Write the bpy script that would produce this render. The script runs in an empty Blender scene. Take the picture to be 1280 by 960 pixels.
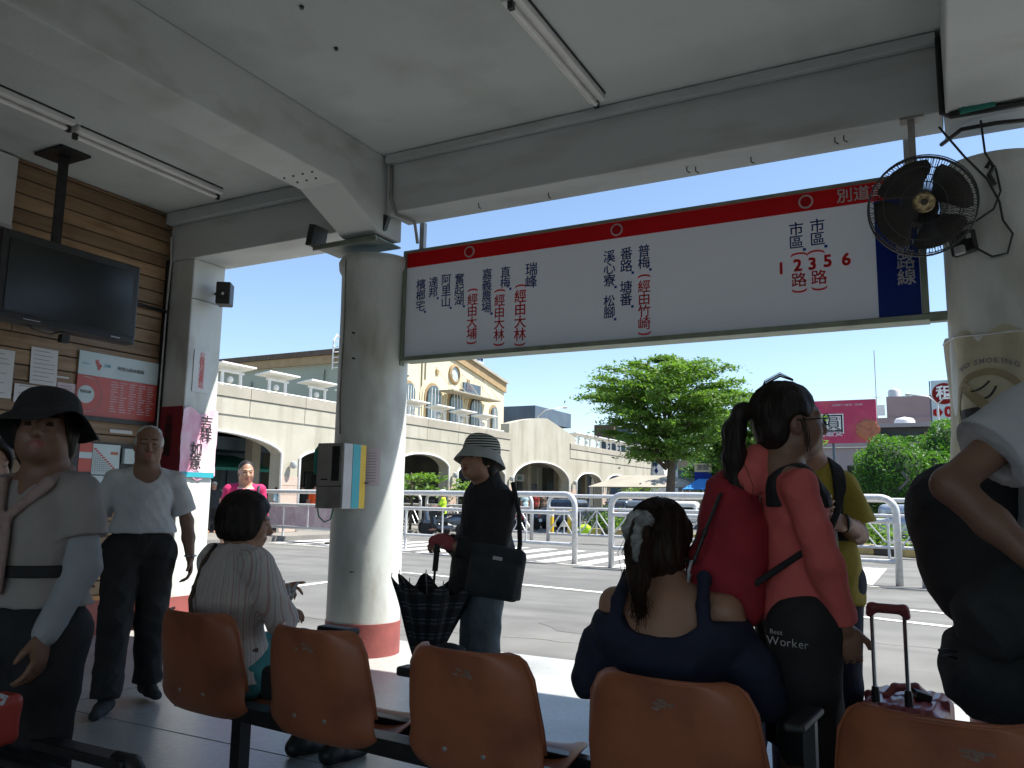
import bpy, math, random
import numpy as np
from mathutils import Vector, Matrix, Euler
random.seed(7); np.random.seed(7)
C = bpy.context.scene.collection
sc = bpy.context.scene
rad = math.radians
# ---------------------------------------------------------------- camera
cd = bpy.data.cameras.new('camera'); cam = bpy.data.objects.new('camera', cd); C.objects.link(cam)
cd.sensor_width = 36; cd.lens = 36 * 1010 / 1280; cd.clip_start = .05; cd.clip_end = 3000
YAW, PIT, ROL = rad(27.9), rad(8.1), rad(0.9)
CAM = np.array([0, 0, 1.25])
_fh = np.array([-math.sin(YAW), math.cos(YAW), 0]); _rh = np.array([math.cos(YAW), math.sin(YAW), 0]); _up = np.array([0, 0, 1.])
_f = _fh * math.cos(PIT) + _up * math.sin(PIT); _u0 = _up * math.cos(PIT) - _fh * math.sin(PIT)
_r = _rh * math.cos(ROL) + _u0 * math.sin(ROL); _u = _u0 * math.cos(ROL) - _rh * math.sin(ROL)
cam.matrix_world = Matrix(((_r[0], _u[0], -_f[0], 0), (_r[1], _u[1], -_f[1], 0), (_r[2], _u[2], -_f[2], 1.25), (0, 0, 0, 1)))
sc.camera = cam
# measuring helpers: where the sight line of a photo pixel meets a real plane
def _ray(x, y): return _f + (x - 640) / 1010 * _r - (y - 480) / 1010 * _u
def onx(x, y, X): d = _ray(x, y); return CAM + d * X / d[0]
def ony(x, y, Y): d = _ray(x, y); return CAM + d * Y / d[1]
def onz(x, y, Z): d = _ray(x, y); return CAM + d * (Z - 1.25) / d[2]
# ---------------------------------------------------------------- light
SUNH = Vector((.85, .527, 0)).normalized(); SEL = rad(60)
sdir = Vector((SUNH.x * math.cos(SEL), SUNH.y * math.cos(SEL), math.sin(SEL)))
ld = bpy.data.lights.new('sun', 'SUN'); ld.energy = 4.6; ld.angle = rad(.53); ld.color = (1, .955, .88)
sun = bpy.data.objects.new('sun', ld); C.objects.link(sun); sun.rotation_euler = sdir.to_track_quat('Z', 'Y').to_euler()
w = bpy.data.worlds.new('World'); sc.world = w; w.use_nodes = True
nt = w.node_tree; bg = nt.nodes['Background']
sky = nt.nodes.new('ShaderNodeTexSky'); sky.sky_type = 'NISHITA'; sky.sun_disc = False
sky.sun_elevation = SEL; sky.sun_rotation = math.atan2(SUNH.x, SUNH.y); sky.air_density = 1.0; sky.dust_density = .35; sky.ozone_density = 2.2
nt.links.new(sky.outputs[0], bg.inputs[0]); bg.inputs[1].default_value = .09
sc.view_settings.view_transform = 'Standard'; sc.view_settings.look = 'None'; sc.view_settings.exposure = 1.25; sc.view_settings.gamma = 1
FL, RD = .08, -.10          # waiting-hall floor, road surface

# ---------------------------------------------------------------- materials
def mat(name, col, col2=None, scale=6, rough=.6, bump=0, bscale=60, metal=0, stretch=(1, 1, 1), spec=.5, coat=0, dirt=None, dscale=1.5, damt=.5, dstretch=(1, 1, 1), sheen=0, trans=0):
    m = bpy.data.materials.new(name); m.use_nodes = True; t = m.node_tree; N = t.nodes; L = t.links
    b = N['Principled BSDF']; b.inputs['Roughness'].default_value = rough; b.inputs['Metallic'].default_value = metal
    b.inputs['Specular IOR Level'].default_value = spec; b.inputs['Coat Weight'].default_value = coat; b.inputs['Sheen Weight'].default_value = sheen
    b.inputs['Transmission Weight'].default_value = trans
    tc = N.new('ShaderNodeTexCoord')
    def noise(sc_, st, det=4):
        mp = N.new('ShaderNodeMapping'); mp.inputs['Scale'].default_value = st; L.new(tc.outputs['Object'], mp.inputs[0])
        n = N.new('ShaderNodeTexNoise'); n.inputs['Scale'].default_value = sc_; n.inputs['Detail'].default_value = det; L.new(mp.outputs[0], n.inputs['Vector']); return n
    if col2 is None: col2 = tuple(c * .86 for c in col)
    n = noise(scale, stretch); r = N.new('ShaderNodeValToRGB'); r.color_ramp.elements[0].position = .35; r.color_ramp.elements[1].position = .65
    r.color_ramp.elements[0].color = (*col, 1); r.color_ramp.elements[1].color = (*col2, 1); L.new(n.outputs[0], r.inputs[0]); out = r.outputs[0]
    if dirt:
        n2 = noise(dscale, dstretch, 8); r2 = N.new('ShaderNodeValToRGB'); r2.color_ramp.elements[0].position = .5; r2.color_ramp.elements[1].position = .78
        r2.color_ramp.elements[0].color = (0, 0, 0, 1); r2.color_ramp.elements[1].color = (damt,) * 3 + (1,); L.new(n2.outputs[0], r2.inputs[0])
        mx = N.new('ShaderNodeMix'); mx.data_type = 'RGBA'; L.new(r2.outputs[0], mx.inputs[0]); L.new(out, mx.inputs[6]); mx.inputs[7].default_value = (*dirt, 1); out = mx.outputs[2]
    L.new(out, b.inputs['Base Color'])
    if bump:
        nb = noise(bscale, stretch, 5); bp = N.new('ShaderNodeBump'); bp.inputs['Strength'].default_value = bump; bp.inputs['Distance'].default_value = .02
        L.new(nb.outputs[0], bp.inputs['Height']); L.new(bp.outputs[0], b.inputs['Normal'])
    m['n'] = 0
    return m
def banded(name, stops, axis='Z', scale=1, rough=.8, distort=0, bump=.2, wob=0):
    """fabric with repeating stripes along one object axis: stops = [(pos,colour),...]"""
    m = bpy.data.materials.new(name); m.use_nodes = True; t = m.node_tree; N = t.nodes; L = t.links; b = N['Principled BSDF']; b.inputs['Roughness'].default_value = rough
    tc = N.new('ShaderNodeTexCoord'); sx = N.new('ShaderNodeSeparateXYZ')
    L.new(tc.outputs['Object'], sx.inputs[0])
    if axis == 'A': at = N.new('ShaderNodeMath'); at.operation = 'ARCTAN2'; L.new(sx.outputs[0], at.inputs[0]); L.new(sx.outputs[1], at.inputs[1]); src = at.outputs[0]
    else: src = sx.outputs[axis]
    if axis == 'A': pass
    if wob:
        n = N.new('ShaderNodeTexNoise'); n.inputs['Scale'].default_value = 6; L.new(tc.outputs['Object'], n.inputs['Vector'])
        ad = N.new('ShaderNodeMath'); ad.operation = 'MULTIPLY_ADD'; L.new(n.outputs[0], ad.inputs[0]); ad.inputs[1].default_value = wob; L.new(src, ad.inputs[2]); src = ad.outputs[0]
    mu = N.new('ShaderNodeMath'); mu.operation = 'MULTIPLY'; mu.inputs[1].default_value = scale; L.new(src, mu.inputs[0])
    fr = N.new('ShaderNodeMath'); fr.operation = 'FRACT'; L.new(mu.outputs[0], fr.inputs[0])
    r = N.new('ShaderNodeValToRGB'); r.color_ramp.interpolation = 'CONSTANT'; e = r.color_ramp.elements
    while len(e) < len(stops): e.new(.5)
    for i, (p, c) in enumerate(stops): e[i].position = p; e[i].color = (*c, 1)
    L.new(fr.outputs[0], r.inputs[0]); L.new(r.outputs[0], b.inputs['Base Color'])
    nb = N.new('ShaderNodeTexNoise'); nb.inputs['Scale'].default_value = 120; bp = N.new('ShaderNodeBump'); bp.inputs['Strength'].default_value = bump; bp.inputs['Distance'].default_value = .01
    L.new(tc.outputs['Object'], nb.inputs['Vector']); L.new(nb.outputs[0], bp.inputs['Height']); L.new(bp.outputs[0], b.inputs['Normal'])
    return m
M = {}
M['plaster'] = mat('plaster', (.54, .58, .57), (.50, .535, .525), .8, .8, .12, 40, dirt=(.33, .34, .31), dscale=2.2, damt=.45)
M['beam'] = mat('beam_paint', (.59, .62, .61), (.54, .565, .555), 1.2, .75, .1, 50, dirt=(.28, .27, .23), dscale=3.2, damt=.5, dstretch=(.4, 1, 2))
M['pillar'] = mat('pillar_paint', (.63, .66, .64), (.56, .585, .565), 2.5, .6, .06, 30, dirt=(.22, .19, .13), dscale=4, damt=.75, dstretch=(1, 1, .35))
M['redband'] = mat('red_band_paint', (.28, .07, .06), (.22, .055, .05), 8, .6, .1)
M['floor'] = mat('floor_terrazzo', (.42, .43, .41), (.34, .35, .34), 45, .32, .05, 200, dirt=(.19, .19, .17), dscale=1.6, damt=.7)
M['gutter'] = mat('gutter_concrete', (.25, .25, .22), (.16, .16, .13), 30, .9, .5, 80, dirt=(.08, .09, .05), dscale=4, damt=.7)
M['kerbpaint'] = mat('kerb_white_paint', (.62, .6, .54), (.45, .43, .38), 12, .8, .2)
M['asphalt'] = mat('asphalt', (.17, .17, .162), (.13, .13, .124), 1.3, .9, .5, 160, dirt=(.085, .085, .08), dscale=1.1, damt=.9, dstretch=(.22, 1.3, 1))
M['ground'] = mat('ground_concrete', (.22, .21, .19), (.17, .165, .15), 1, .9, .2)
M['line'] = mat('road_line_paint', (.75, .74, .70), (.5, .49, .46), 9, .8, .2, 60, dirt=(.2, .2, .19), dscale=6, damt=.7)
M['wood'] = mat('pine_plank', (.50, .26, .085), (.36, .16, .05), 3, .55, .15, 30, stretch=(6, .6, 9), dirt=(.13, .05, .02), dscale=7, damt=.8, dstretch=(1, .45, 1))
M['black'] = mat('black_plastic', (.012, .012, .013), (.02, .02, .02), 20, .45)
M['blackmetal'] = mat('black_metal', (.02, .02, .022), (.03, .03, .03), 20, .4, .05, metal=.3)
M['screen'] = mat('tv_screen', (.015, .017, .016), (.02, .022, .02), 3, .22)
M['steel'] = mat('brushed_steel', (.36, .35, .33), (.28, .27, .25), 6, .38, .05, metal=.3, dirt=(.1, .09, .07), dscale=5)
M['galv'] = mat('galvanised_rail', (.66, .66, .65), (.54, .54, .54), 14, .42, .05, metal=.2)
M['signwhite'] = mat('sign_panel_white', (.62, .62, .61), (.57, .57, .565), 1.2, .35)
_t = M['signwhite'].node_tree; _x = _t.nodes.new('ShaderNodeBsdfTranslucent'); _x.inputs[0].default_value = (.74, .72, .70, 1); _m = _t.nodes.new('ShaderNodeMixShader'); _m.inputs[0].default_value = .5; _t.links.new(_t.nodes['Principled BSDF'].outputs[0], _m.inputs[1]); _t.links.new(_x.outputs[0], _m.inputs[2]); _t.links.new(_m.outputs[0], _t.nodes['Material Output'].inputs[0])
M['signred'] = mat('sign_red', (.85, .03, .05), (.80, .028, .045), 4, .4)
M['signblue'] = mat('sign_blue', (.015, .09, .45), (.013, .08, .42), 4, .4)
M['signframe'] = mat('sign_frame_greygreen', (.24, .28, .22), (.19, .22, .18), 8, .5, metal=.2, dirt=(.1, .08, .05), dscale=6)
M['letterblue'] = mat('letter_blue', (.01, .08, .38), None, 4, .5); M['letterred'] = mat('letter_red', (.80, .05, .045), None, 4, .5)
M['letterwhite'] = mat('letter_white', (.9, .9, .9), None, 4, .5); M['letterblack'] = mat('letter_black', (.02, .02, .02), None, 4, .6)
M['ink'] = mat('grey_print', (.22, .2, .22), None, 8, .8)
M['paper'] = mat('white_paper', (.66, .68, .68), (.6, .62, .63), 3, .7); M['paperpink'] = mat('pale_pink_paper', (.62, .52, .57), None, 3, .7)
M['posterred'] = mat('poster_red', (.50, .06, .045), (.42, .05, .04), 3, .35); M['posterpale'] = mat('poster_pale_blue', (.5, .6, .62), None, 3, .35)
M['bannerpink'] = mat('banner_pink', (.74, .30, .45), (.80, .58, .68), 3.5, .4, .4, 9, dirt=(.8, .7, .75), dscale=4, damt=.8, dstretch=(1, 1, .5)); M['bannerred'] = mat('banner_dark_red', (.20, .012, .02), None, 4, .5)
M['kerbyellow'] = mat('worn_yellow_paint', (.45, .34, .13), (.36, .28, .13), 5, .8, dirt=(.15, .14, .12), dscale=5, damt=.7); M['patch'] = mat('asphalt_patch', (.13, .13, .125), (.11, .11, .105), 3, .9, .5, 120)
M['cyan'] = mat('cyan_paint', (.03, .38, .46), None, 6, .4); M['yellow'] = mat('yellow_paint', (.72, .48, .02), None, 6, .4); M['palegrey'] = mat('pale_grey_plastic', (.5, .5, .52), None, 6, .45)
M['orange'] = mat('orange_seat_plastic', (.42, .135, .062), (.36, .112, .05), 5, .42, .06, 50, dirt=(.17, .06, .035), dscale=5, damt=.75, spec=.5)
M['scuff'] = mat('scuffed_plastic', (.2, .12, .09), (.29, .20, .16), 40, .7)
M['concrete'] = mat('arcade_concrete', (.44, .42, .35), (.38, .36, .29), .8, .85, .2, 8, dirt=(.24, .22, .17), dscale=1.1, damt=.75, dstretch=(1, 1.6, .22))
M['coping'] = mat('coping_concrete', (.38, .35, .29), (.31, .29, .235), 1, .85, .2, 8)
M['pierpink'] = mat('pier_pink_tile', (.52, .40, .33), (.46, .35, .29), 12, .6); M['whitetrim'] = mat('white_trim', (.8, .8, .78), None, 5, .5)
M['cream'] = mat('cream_render', (.64, .58, .41), (.60, .54, .38), .5, .85, .1, 5); M['ochre'] = mat('ochre_trim', (.36, .26, .14), (.30, .21, .11), 3, .8)
M['greygreen'] = mat('grey_green_render', (.34, .38, .31), (.30, .34, .28), .3, .85); M['glass'] = mat('window_glass', (.10, .14, .15), (.06, .09, .1), 1, .12, spec=.8)
M['darkglass'] = mat('dark_glass', (.02, .022, .025), (.03, .03, .03), 1, .1, spec=.8); M['darkint'] = mat('shop_interior', (.10, .10, .08), (.05, .05, .05), .7, .9)
M['teal'] = mat('teal_awning', (.02, .22, .17), None, 3, .7); M['bluegrey'] = mat('blue_grey_cladding', (.09, .13, .17), (.07, .10, .14), 1, .6)
M['bark'] = mat('bark', (.13, .10, .075), (.08, .06, .045), 12, .95, .6, 30, stretch=(1, 1, .3))
def leafmat(name, a, b):
    m = mat(name, a, b, 1.1, .6); bs = m.node_tree.nodes['Principled BSDF']; t = m.node_tree
    tr = t.nodes.new('ShaderNodeBsdfTranslucent'); tr.inputs[0].default_value = (b[0] * 2.2, b[1] * 2.4, b[2], 1); mx = t.nodes.new('ShaderNodeMixShader'); mx.inputs[0].default_value = .28
    t.links.new(bs.outputs[0], mx.inputs[1]); t.links.new(tr.outputs[0], mx.inputs[2]); t.links.new(mx.outputs[0], t.nodes['Material Output'].inputs[0]); return m
M['leaf'] = leafmat('leaf_bright', (.05, .115, .018), (.11, .20, .03)); M['leafd'] = leafmat('leaf_dark', (.03, .09, .02), (.055, .15, .025))
M['skin'] = mat('skin', (.42, .23, .15), (.38, .20, .13), 9, .5, .08, 120); M['skind'] = mat('skin_tanned', (.25, .135, .088), (.21, .11, .072), 9, .5, .08, 120)
M['lip'] = mat('lips', (.30, .10, .08), None, 9, .45); M['eye'] = mat('eye_dark', (.03, .02, .015), (.05, .04, .03), 9, .2)
M['hair'] = mat('black_hair', (.012, .009, .008), (.025, .017, .013), 30, .5, .3, 60, stretch=(3, 3, .25), spec=.25); M['hairb'] = mat('brown_black_hair', (.022, .012, .008), (.045, .024, .015), 30, .5, .3, 60, stretch=(3, 3, .25), spec=.3)
M['hairw'] = mat('white_hair', (.55, .55, .53), (.4, .4, .39), 30, .6, .5, 80)
def cloth(name, c, c2=None, s=12, bump=.35, bs=90, rough=.85, **k): M[name] = mat(name, c, c2, s, rough, bump * 1.5, 13, **k)
cloth('white_cotton', (.55, .56, .58), (.50, .51, .54)); cloth('cream_blouse', (.34, .31, .29), (.30, .275, .26)); cloth('pink_trim', (.38, .28, .25), (.33, .22, .20), 60)
cloth('black_cloth', (.014, .014, .016), (.02, .02, .022)); cloth('navy_cloth', (.013, .016, .038), (.018, .022, .05)); cloth('denim_dark', (.025, .032, .05), (.04, .05, .07)); cloth('charcoal', (.022, .025, .028), (.03, .034, .038))
cloth('greyjeans', (.16, .20, .22), (.11, .14, .16), 8); cloth('tealtrousers', (.06, .30, .31), (.05, .25, .27)); cloth('redshirt', (.66, .135, .12), (.60, .115, .105)); cloth('redpack', (.36, .022, .034), (.27, .016, .025), 10)
cloth('mustard', (.42, .33, .045), (.37, .29, .04)); cloth('magenta', (.52, .02, .12), None); cloth('greyhat', (.40, .42, .41), (.32, .34, .33)); cloth('sleevewhite', (.34, .36, .38)); cloth('scrunch', (.42, .43, .42), (.15, .15, .15), 35)
cloth('pinkglove', (.42, .09, .11), (.33, .07, .08)); cloth('lime', (.45, .75, .03)); cloth('orangevest', (.8, .1, .02)); cloth('paleblue', (.4, .55, .6)); cloth('brownshirt', (.12, .08, .06)); cloth('lightshirt', (.6, .6, .6))
M['maroon'] = mat('maroon_glossy_shell', (.36, .09, .10), (.30, .07, .08), 8, .32, .03, 60, spec=.5); M['chrome'] = mat('chrome', (.55, .55, .55), None, 5, .25, metal=1)
M['pinkstripe'] = banded('pink_striped_cotton', [(0, (.60, .57, .55)), (.22, (.50, .38, .36)), (.30, (.60, .57, .55)), (.5, (.42, .41, .42)), (.56, (.60, .57, .55)), (.72, (.50, .36, .35)), (.85, (.60, .57, .55))], 'A', 3.8, wob=.12)
M['magstripe'] = banded('magenta_striped_shirt', [(0, (.6, .02, .12)), (.5, (.75, .72, .7))], 'Z', 18)
M['hatstripe'] = banded('striped_hat_cloth', [(0, (.03, .035, .035)), (.55, (.52, .54, .50))], 'Z', 75)
M['silver'] = mat('car_silver', (.42, .46, .52), None, 3, .25, metal=.5, coat=.5); M['carblue'] = mat('car_slate', (.10, .13, .17), None, 3, .25, metal=.4, coat=.5); M['carwhite'] = mat('car_white', (.7, .72, .74), None, 3, .25, coat=.5); M['carred'] = mat('car_red', (.4, .03, .02), None, 3, .25, coat=.5)
M['tyre'] = mat('tyre', (.02, .02, .02), None, 5, .85); M['lamp'] = mat('lamp_lens', (.7, .7, .65), None, 5, .15); M['taill'] = mat('tail_lamp', (.5, .02, .02), None, 5, .2)

def see_through(n, f=.45):
    t = M[n].node_tree; x = t.nodes.new('ShaderNodeBsdfTranslucent'); t.links.new(t.nodes['Principled BSDF'].inputs['Base Color'].links[0].from_socket, x.inputs[0]); m_ = t.nodes.new('ShaderNodeMixShader'); m_.inputs[0].default_value = f
    t.links.new(t.nodes['Principled BSDF'].outputs[0], m_.inputs[1]); t.links.new(x.outputs[0], m_.inputs[2]); t.links.new(m_.outputs[0], t.nodes['Material Output'].inputs[0])
for _n in ('signred', 'signblue', 'letterblue', 'letterred', 'letterwhite'): see_through(_n, .75 if _n != 'letterwhite' else .6)
# ---------------------------------------------------------------- objects
W = {}
def tag(o, label=None, cat=None, group=None, kind=None):
    if label: o['label'] = label
    if cat: o['category'] = cat
    if group: o['group'] = group
    if kind: o['kind'] = kind
    return o
def thing(name, label, cat, loc=(0, 0, 0), rotz=0, group=None):
    o = bpy.data.objects.new(name, None); o.empty_display_size = .2; C.objects.link(o); o.location = loc; o.rotation_euler = (0, 0, rotz)
    W[o] = Vector(loc); return tag(o, label, cat, group)
class MB:
    def __init__(s): s.v = []; s.f = []
    def add(s, v, f):
        b = len(s.v); s.v += [tuple(p) for p in v]; s.f += [tuple(i + b for i in q) for q in f]; return s
    def box(s, x0, x1, y0, y1, z0, z1):
        return s.add([(x0, y0, z0), (x1, y0, z0), (x1, y1, z0), (x0, y1, z0), (x0, y0, z1), (x1, y0, z1), (x1, y1, z1), (x0, y1, z1)],
                     [(0, 3, 2, 1), (4, 5, 6, 7), (0, 1, 5, 4), (1, 2, 6, 5), (2, 3, 7, 6), (3, 0, 4, 7)])
    def obox(s, c, size, rot=(0, 0, 0)):
        R = Euler(rot).to_matrix(); a, b, d = (q / 2 for q in size); c = Vector(c)
        v = [c + R @ Vector(p) for p in [(-a, -b, -d), (a, -b, -d), (a, b, -d), (-a, b, -d), (-a, -b, d), (a, -b, d), (a, b, d), (-a, b, d)]]
        return s.add(v, [(0, 3, 2, 1), (4, 5, 6, 7), (0, 1, 5, 4), (1, 2, 6, 5), (2, 3, 7, 6), (3, 0, 4, 7)])
    def tube(s, pts, r, n=8, caps=True, closed=False):
        P = [Vector(p) for p in pts]; m = len(P); rs = r if isinstance(r, (list, tuple)) else [r] * m; vs = []; ref = None
        for i in range(m):
            if closed: d = P[(i + 1) % m] - P[i - 1]
            else: d = P[min(i + 1, m - 1)] - P[max(i - 1, 0)]
            d.normalize()
            if ref is None: ref = Vector((0, 0, 1)) if abs(d.z) < .9 else Vector((1, 0, 0))
            a = d.cross(ref).normalized(); b = a.cross(d).normalized(); ref = b
            for k in range(n):
                t = 2 * math.pi * k / n; vs.append(P[i] + (a * math.cos(t) + b * math.sin(t)) * rs[i])
        fs = []
        for i in range(m if closed else m - 1):
            j = (i + 1) % m
            for k in range(n): fs.append((i * n + k, i * n + (k + 1) % n, j * n + (k + 1) % n, j * n + k))
        if caps and not closed: fs.append(tuple(range(n))[::-1]); fs.append(tuple((m - 1) * n + k for k in range(n)))
        return s.add(vs, fs)
    def cyl(s, p0, p1, r0, r1=None, n=16): return s.tube([p0, p1], [r0, r0 if r1 is None else r1], n)
    def lathe(s, prof, n=24, c=(0, 0, 0), axis='Z', tilt=None):
        vs = []; fs = []; R = Euler(tilt).to_matrix() if tilt else Matrix.Identity(3); c = Vector(c)
        for (r, z) in prof:
            for k in range(n):
                t = 2 * math.pi * k / n; p = Vector((r * math.cos(t), r * math.sin(t), z))
                if axis == 'Y': p = Vector((p.x, p.z, p.y))
                if axis == 'X': p = Vector((p.z, p.x, p.y))
                vs.append(c + R @ p)
        for i in range(len(prof) - 1):
            for k in range(n): fs.append((i * n + k, i * n + (k + 1) % n, (i + 1) * n + (k + 1) % n, (i + 1) * n + k))
        fs.append(tuple(range(n))[::-1]); fs.append(tuple((len(prof) - 1) * n + k for k in range(n)))
        return s.add(vs, fs)
    def prism(s, poly, plane, a, b):
        """poly of 2-D points in 'XZ','YZ','XY', swept between a and b on the third axis"""
        n = len(poly)
        def mk(p, q): return {'XZ': (p[0], q, p[1]), 'YZ': (q, p[0], p[1]), 'XY': (p[0], p[1], q)}[plane]
        v = [mk(p, a) for p in poly] + [mk(p, b) for p in poly]
        return s.add(v, [tuple(range(n))[::-1], tuple(range(n, 2 * n))] + [(i, (i + 1) % n, n + (i + 1) % n, n + i) for i in range(n)])
    def build(s, name, m, parent=None, smooth=False, bevel=0, local=False, label=None):
        me = bpy.data.meshes.new(name); v = s.v
        off = W.get(parent) if parent is not None and not local else None
        if off is not None: v = [(p[0] - off[0], p[1] - off[1], p[2] - off[2]) for p in v]
        me.from_pydata(v, [], s.f); me.update(); me.materials.append(M[m] if isinstance(m, str) else m)
        return link(name, me, parent, smooth, bevel, label)
def link(name, me, parent=None, smooth=False, bevel=0, label=None):
    o = bpy.data.objects.new(name, me); C.objects.link(o)
    if parent is not None: o.parent = parent; W[o] = W.get(parent, Vector((0, 0, 0)))
    if smooth:
        for p in me.polygons: p.use_smooth = True
        if smooth != 'all': me.set_sharp_from_angle(angle=rad(40))
    if bevel:
        md = o.modifiers.new('bevel', 'BEVEL'); md.width = bevel; md.segments = 2; md.limit_method = 'ANGLE'; md.angle_limit = rad(40)
    if label: o['label'] = label
    return o
def struct(o): o['kind'] = 'structure'; return o
def copy_tree(o, loc=None, rotz=None, label=None, parent=None):
    c = o.copy(); C.objects.link(c)
    if parent is not None: c.parent = parent; c.matrix_parent_inverse = o.matrix_parent_inverse.copy()
    for ch in kids[o] if o in kids else list(o.children): copy_tree(ch, parent=c)
    if loc is not None: c.location = loc
    if rotz is not None: c.rotation_euler = (0, 0, rotz)
    if label: c['label'] = label
    W[c] = Vector(c.location); return c
kids = {}
# flat writing: each glyph turned into real mesh, laid in a plane given by origin, right and up vectors
_gl = {}
def glyph(ch, bold=.0):
    if (ch, bold) in _gl: return _gl[(ch, bold)]
    c = bpy.data.curves.new('g', 'FONT'); c.body = ch; c.offset = bold; c.resolution_u = 3
    o = bpy.data.objects.new('g', c); me = o.to_mesh()
    v = np.array([p.co[:] for p in me.vertices]).reshape(-1, 3) if len(me.vertices) else np.zeros((0, 3)); f = [tuple(p.vertices) for p in me.polygons]
    o.to_mesh_clear(); bpy.data.objects.remove(o); bpy.data.curves.remove(c)
    _gl[(ch, bold)] = (v, f); return v, f
def write(mb, s, o, right, up, h, bold=.0, w=None, vertical=False, gap=1.0, lift=.0025):
    """writes a line (or column) of characters; o = lower left (line) or top centre (column)"""
    o = Vector(o); R = Vector(right).normalized(); U = Vector(up).normalized(); Nn = R.cross(U); x = 0
    for i, ch in enumerate(s):
        if ch == ' ': x += h * .6; continue
        v, f = glyph(ch)
        if not len(v): continue
        lo = v.min(0); hi = v.max(0); big = ord(ch) > 0x2e80
        sc_ = h / (.86 if big else .72)
        sh_ = [(0, 0)] if not bold else [(-1, -1), (1, -1), (1, 1), (-1, 1)]
        if vertical:
            cx = (lo[0] + hi[0]) / 2; cy = (lo[1] + hi[1]) / 2
            for j_, (a_, b_) in enumerate(sh_): mb.add([o + R * ((q[0] - cx + a_ * bold) * sc_) + U * (-(i + .5) * h * gap + (q[1] - cy + b_ * bold) * sc_) + Nn * (lift + .0004 * j_) for q in v], f)
        else:
            for j_, (a_, b_) in enumerate(sh_): mb.add([o + R * (x + (q[0] - lo[0] + a_ * bold) * sc_) + U * ((q[1] - (lo[1] if big else 0) + b_ * bold) * sc_) + Nn * (lift + (.0004 if abs(o[1]) < 8 else .004) * j_) for q in v], f)
            x += (hi[0] - lo[0]) * sc_ + h * .14 * gap
    return x
# ================================================================ ground
def sheet(name, m, x0, x1, y0, y1, z): return struct(MB().add([(x0, y0, z), (x1, y0, z), (x1, y1, z), (x0, y1, z)], [(0, 1, 2, 3)]).build(name, m))
sheet('ground', 'ground', -900, 900, -900, 1500, RD - .02)
sheet('road', 'asphalt', -17.6, 70, 5.7, 90, RD)
sheet('gutter', 'gutter', -30, 12, 5.7, 6.2, RD + .004)
struct(MB().box(-30, 12, -7, 5.7, -.4, FL).build('floor', 'floor', bevel=.01))
struct(MB().box(-30, 12, 6.2, 6.34, RD - .01, RD + .035).build('kerb', 'kerbpaint', bevel=.006))
struct(MB().box(-32, -17.6, 6, 80, -.4, RD + .13).build('arcade_pavement', 'ground'))
def line_strip(name, pts, wd, z=RD + .006):
    P = [Vector((p[0], p[1], z)) for p in pts]; v = []; f = []
    for i, p in enumerate(P):
        d = (P[min(i + 1, len(P) - 1)] - P[max(i - 1, 0)]).normalized(); n = Vector((-d.y, d.x, 0)) * wd / 2; v += [p - n, p + n]
        if i: f.append((2 * i - 2, 2 * i, 2 * i + 1, 2 * i - 1))
    return struct(MB().add(v, f).build(name, 'line'))
line_strip('lane_line', [onz(x, y, RD)[:2] for x, y in ((300, 742), (346, 736), (416, 727), (470, 719), (506, 716), (540, 719), (653, 731), (782, 744), (875, 752), (1000, 763), (1074, 771), (1171, 782), (1300, 797))], .15)
line_strip('lane_line', [onz(x, y, RD)[:2] for x, y in ((950, 745), (1058, 755), (1159, 765), (1300, 779))], .12)
xx = -17.2
while xx < -1.2:
    sheet('crosswalk_stripe', 'line', xx, xx + .45, 15.2 - (xx + 1) * .16, 19.2 - (xx + 1) * .16, RD + .006); xx += .92
line_strip('crosswalk_border', [(-17, 17.5), (-1, 14.95)], .1, RD + .01)
line_strip('dark_road_line', [(-17, 17.2), (-1, 14.7), (8, 13.6)], .06, RD + .004).data.materials[0] = M['gutter']  # thin dark line along the foot of the barriers
for y_ in (2.95,): struct(MB().box(-6.27, 8, y_, y_ + .006, FL - .01, FL + .0012).build('floor_joint', 'gutter'))
for x_ in (-4.4, .6): struct(MB().box(x_, x_ + .006, -3, 5.69, FL - .01, FL + .0015).build('floor_joint', 'gutter'))
random.seed(31)
for cx_, cy_, a_, b_ in ((-2.6, 8.3, 1.5, .55), (-6.5, 12.2, 2.2, .7), (1.4, 10.2, 1.3, .8), (-10, 10.6, 1.2, .6)):
    q = [(cx_ + a_ * math.cos(t_) * random.uniform(.85, 1.1), cy_ + b_ * math.sin(t_) * random.uniform(.8, 1.15), RD + .003) for t_ in [6.283 * k / 14 for k in range(14)]]
    struct(MB().add(q, [tuple(range(14))]).build('road_patch', 'patch'))
for x0, y0, n_ in ((-6.5, 7.2, 34), (-1.5, 9.0, 26), (-9.0, 11.5, 30), (-3.2, 12.4, 30)):
    P_ = []; y_ = y0
    for k in range(n_): y_ += random.uniform(-.07, .07); P_.append((x0 + k * .16, y_))
    line_strip('road_crack', P_, .018, RD + .0045).data.materials[0] = M['gutter']
# ================================================================ hall shell
ceil = struct(MB().box(-7, 12, -7, 5.84, 3.99, 4.2).build("roof_slab", "plaster"))
struct(MB().box(-7, 12, -7, 5.08, 3.85, 3.985).build("ceiling", "plaster"))
struct(MB().box(-7, -5, -7.2, -7, FL, 3.85).box(7.5, 12, -7.2, -7, FL, 3.85).box(-5, 7.5, -7.2, -7, 3.4, 3.85).build('unseen_back_wall', 'plaster'))  # out of view; opening widened to let fill light in from behind
struct(MB().box(8, 8.2, -7, 5.0, FL, 3.85).build('added_dark_wall', 'wood'))  # out of view, added to keep side daylight out of the hall
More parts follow.
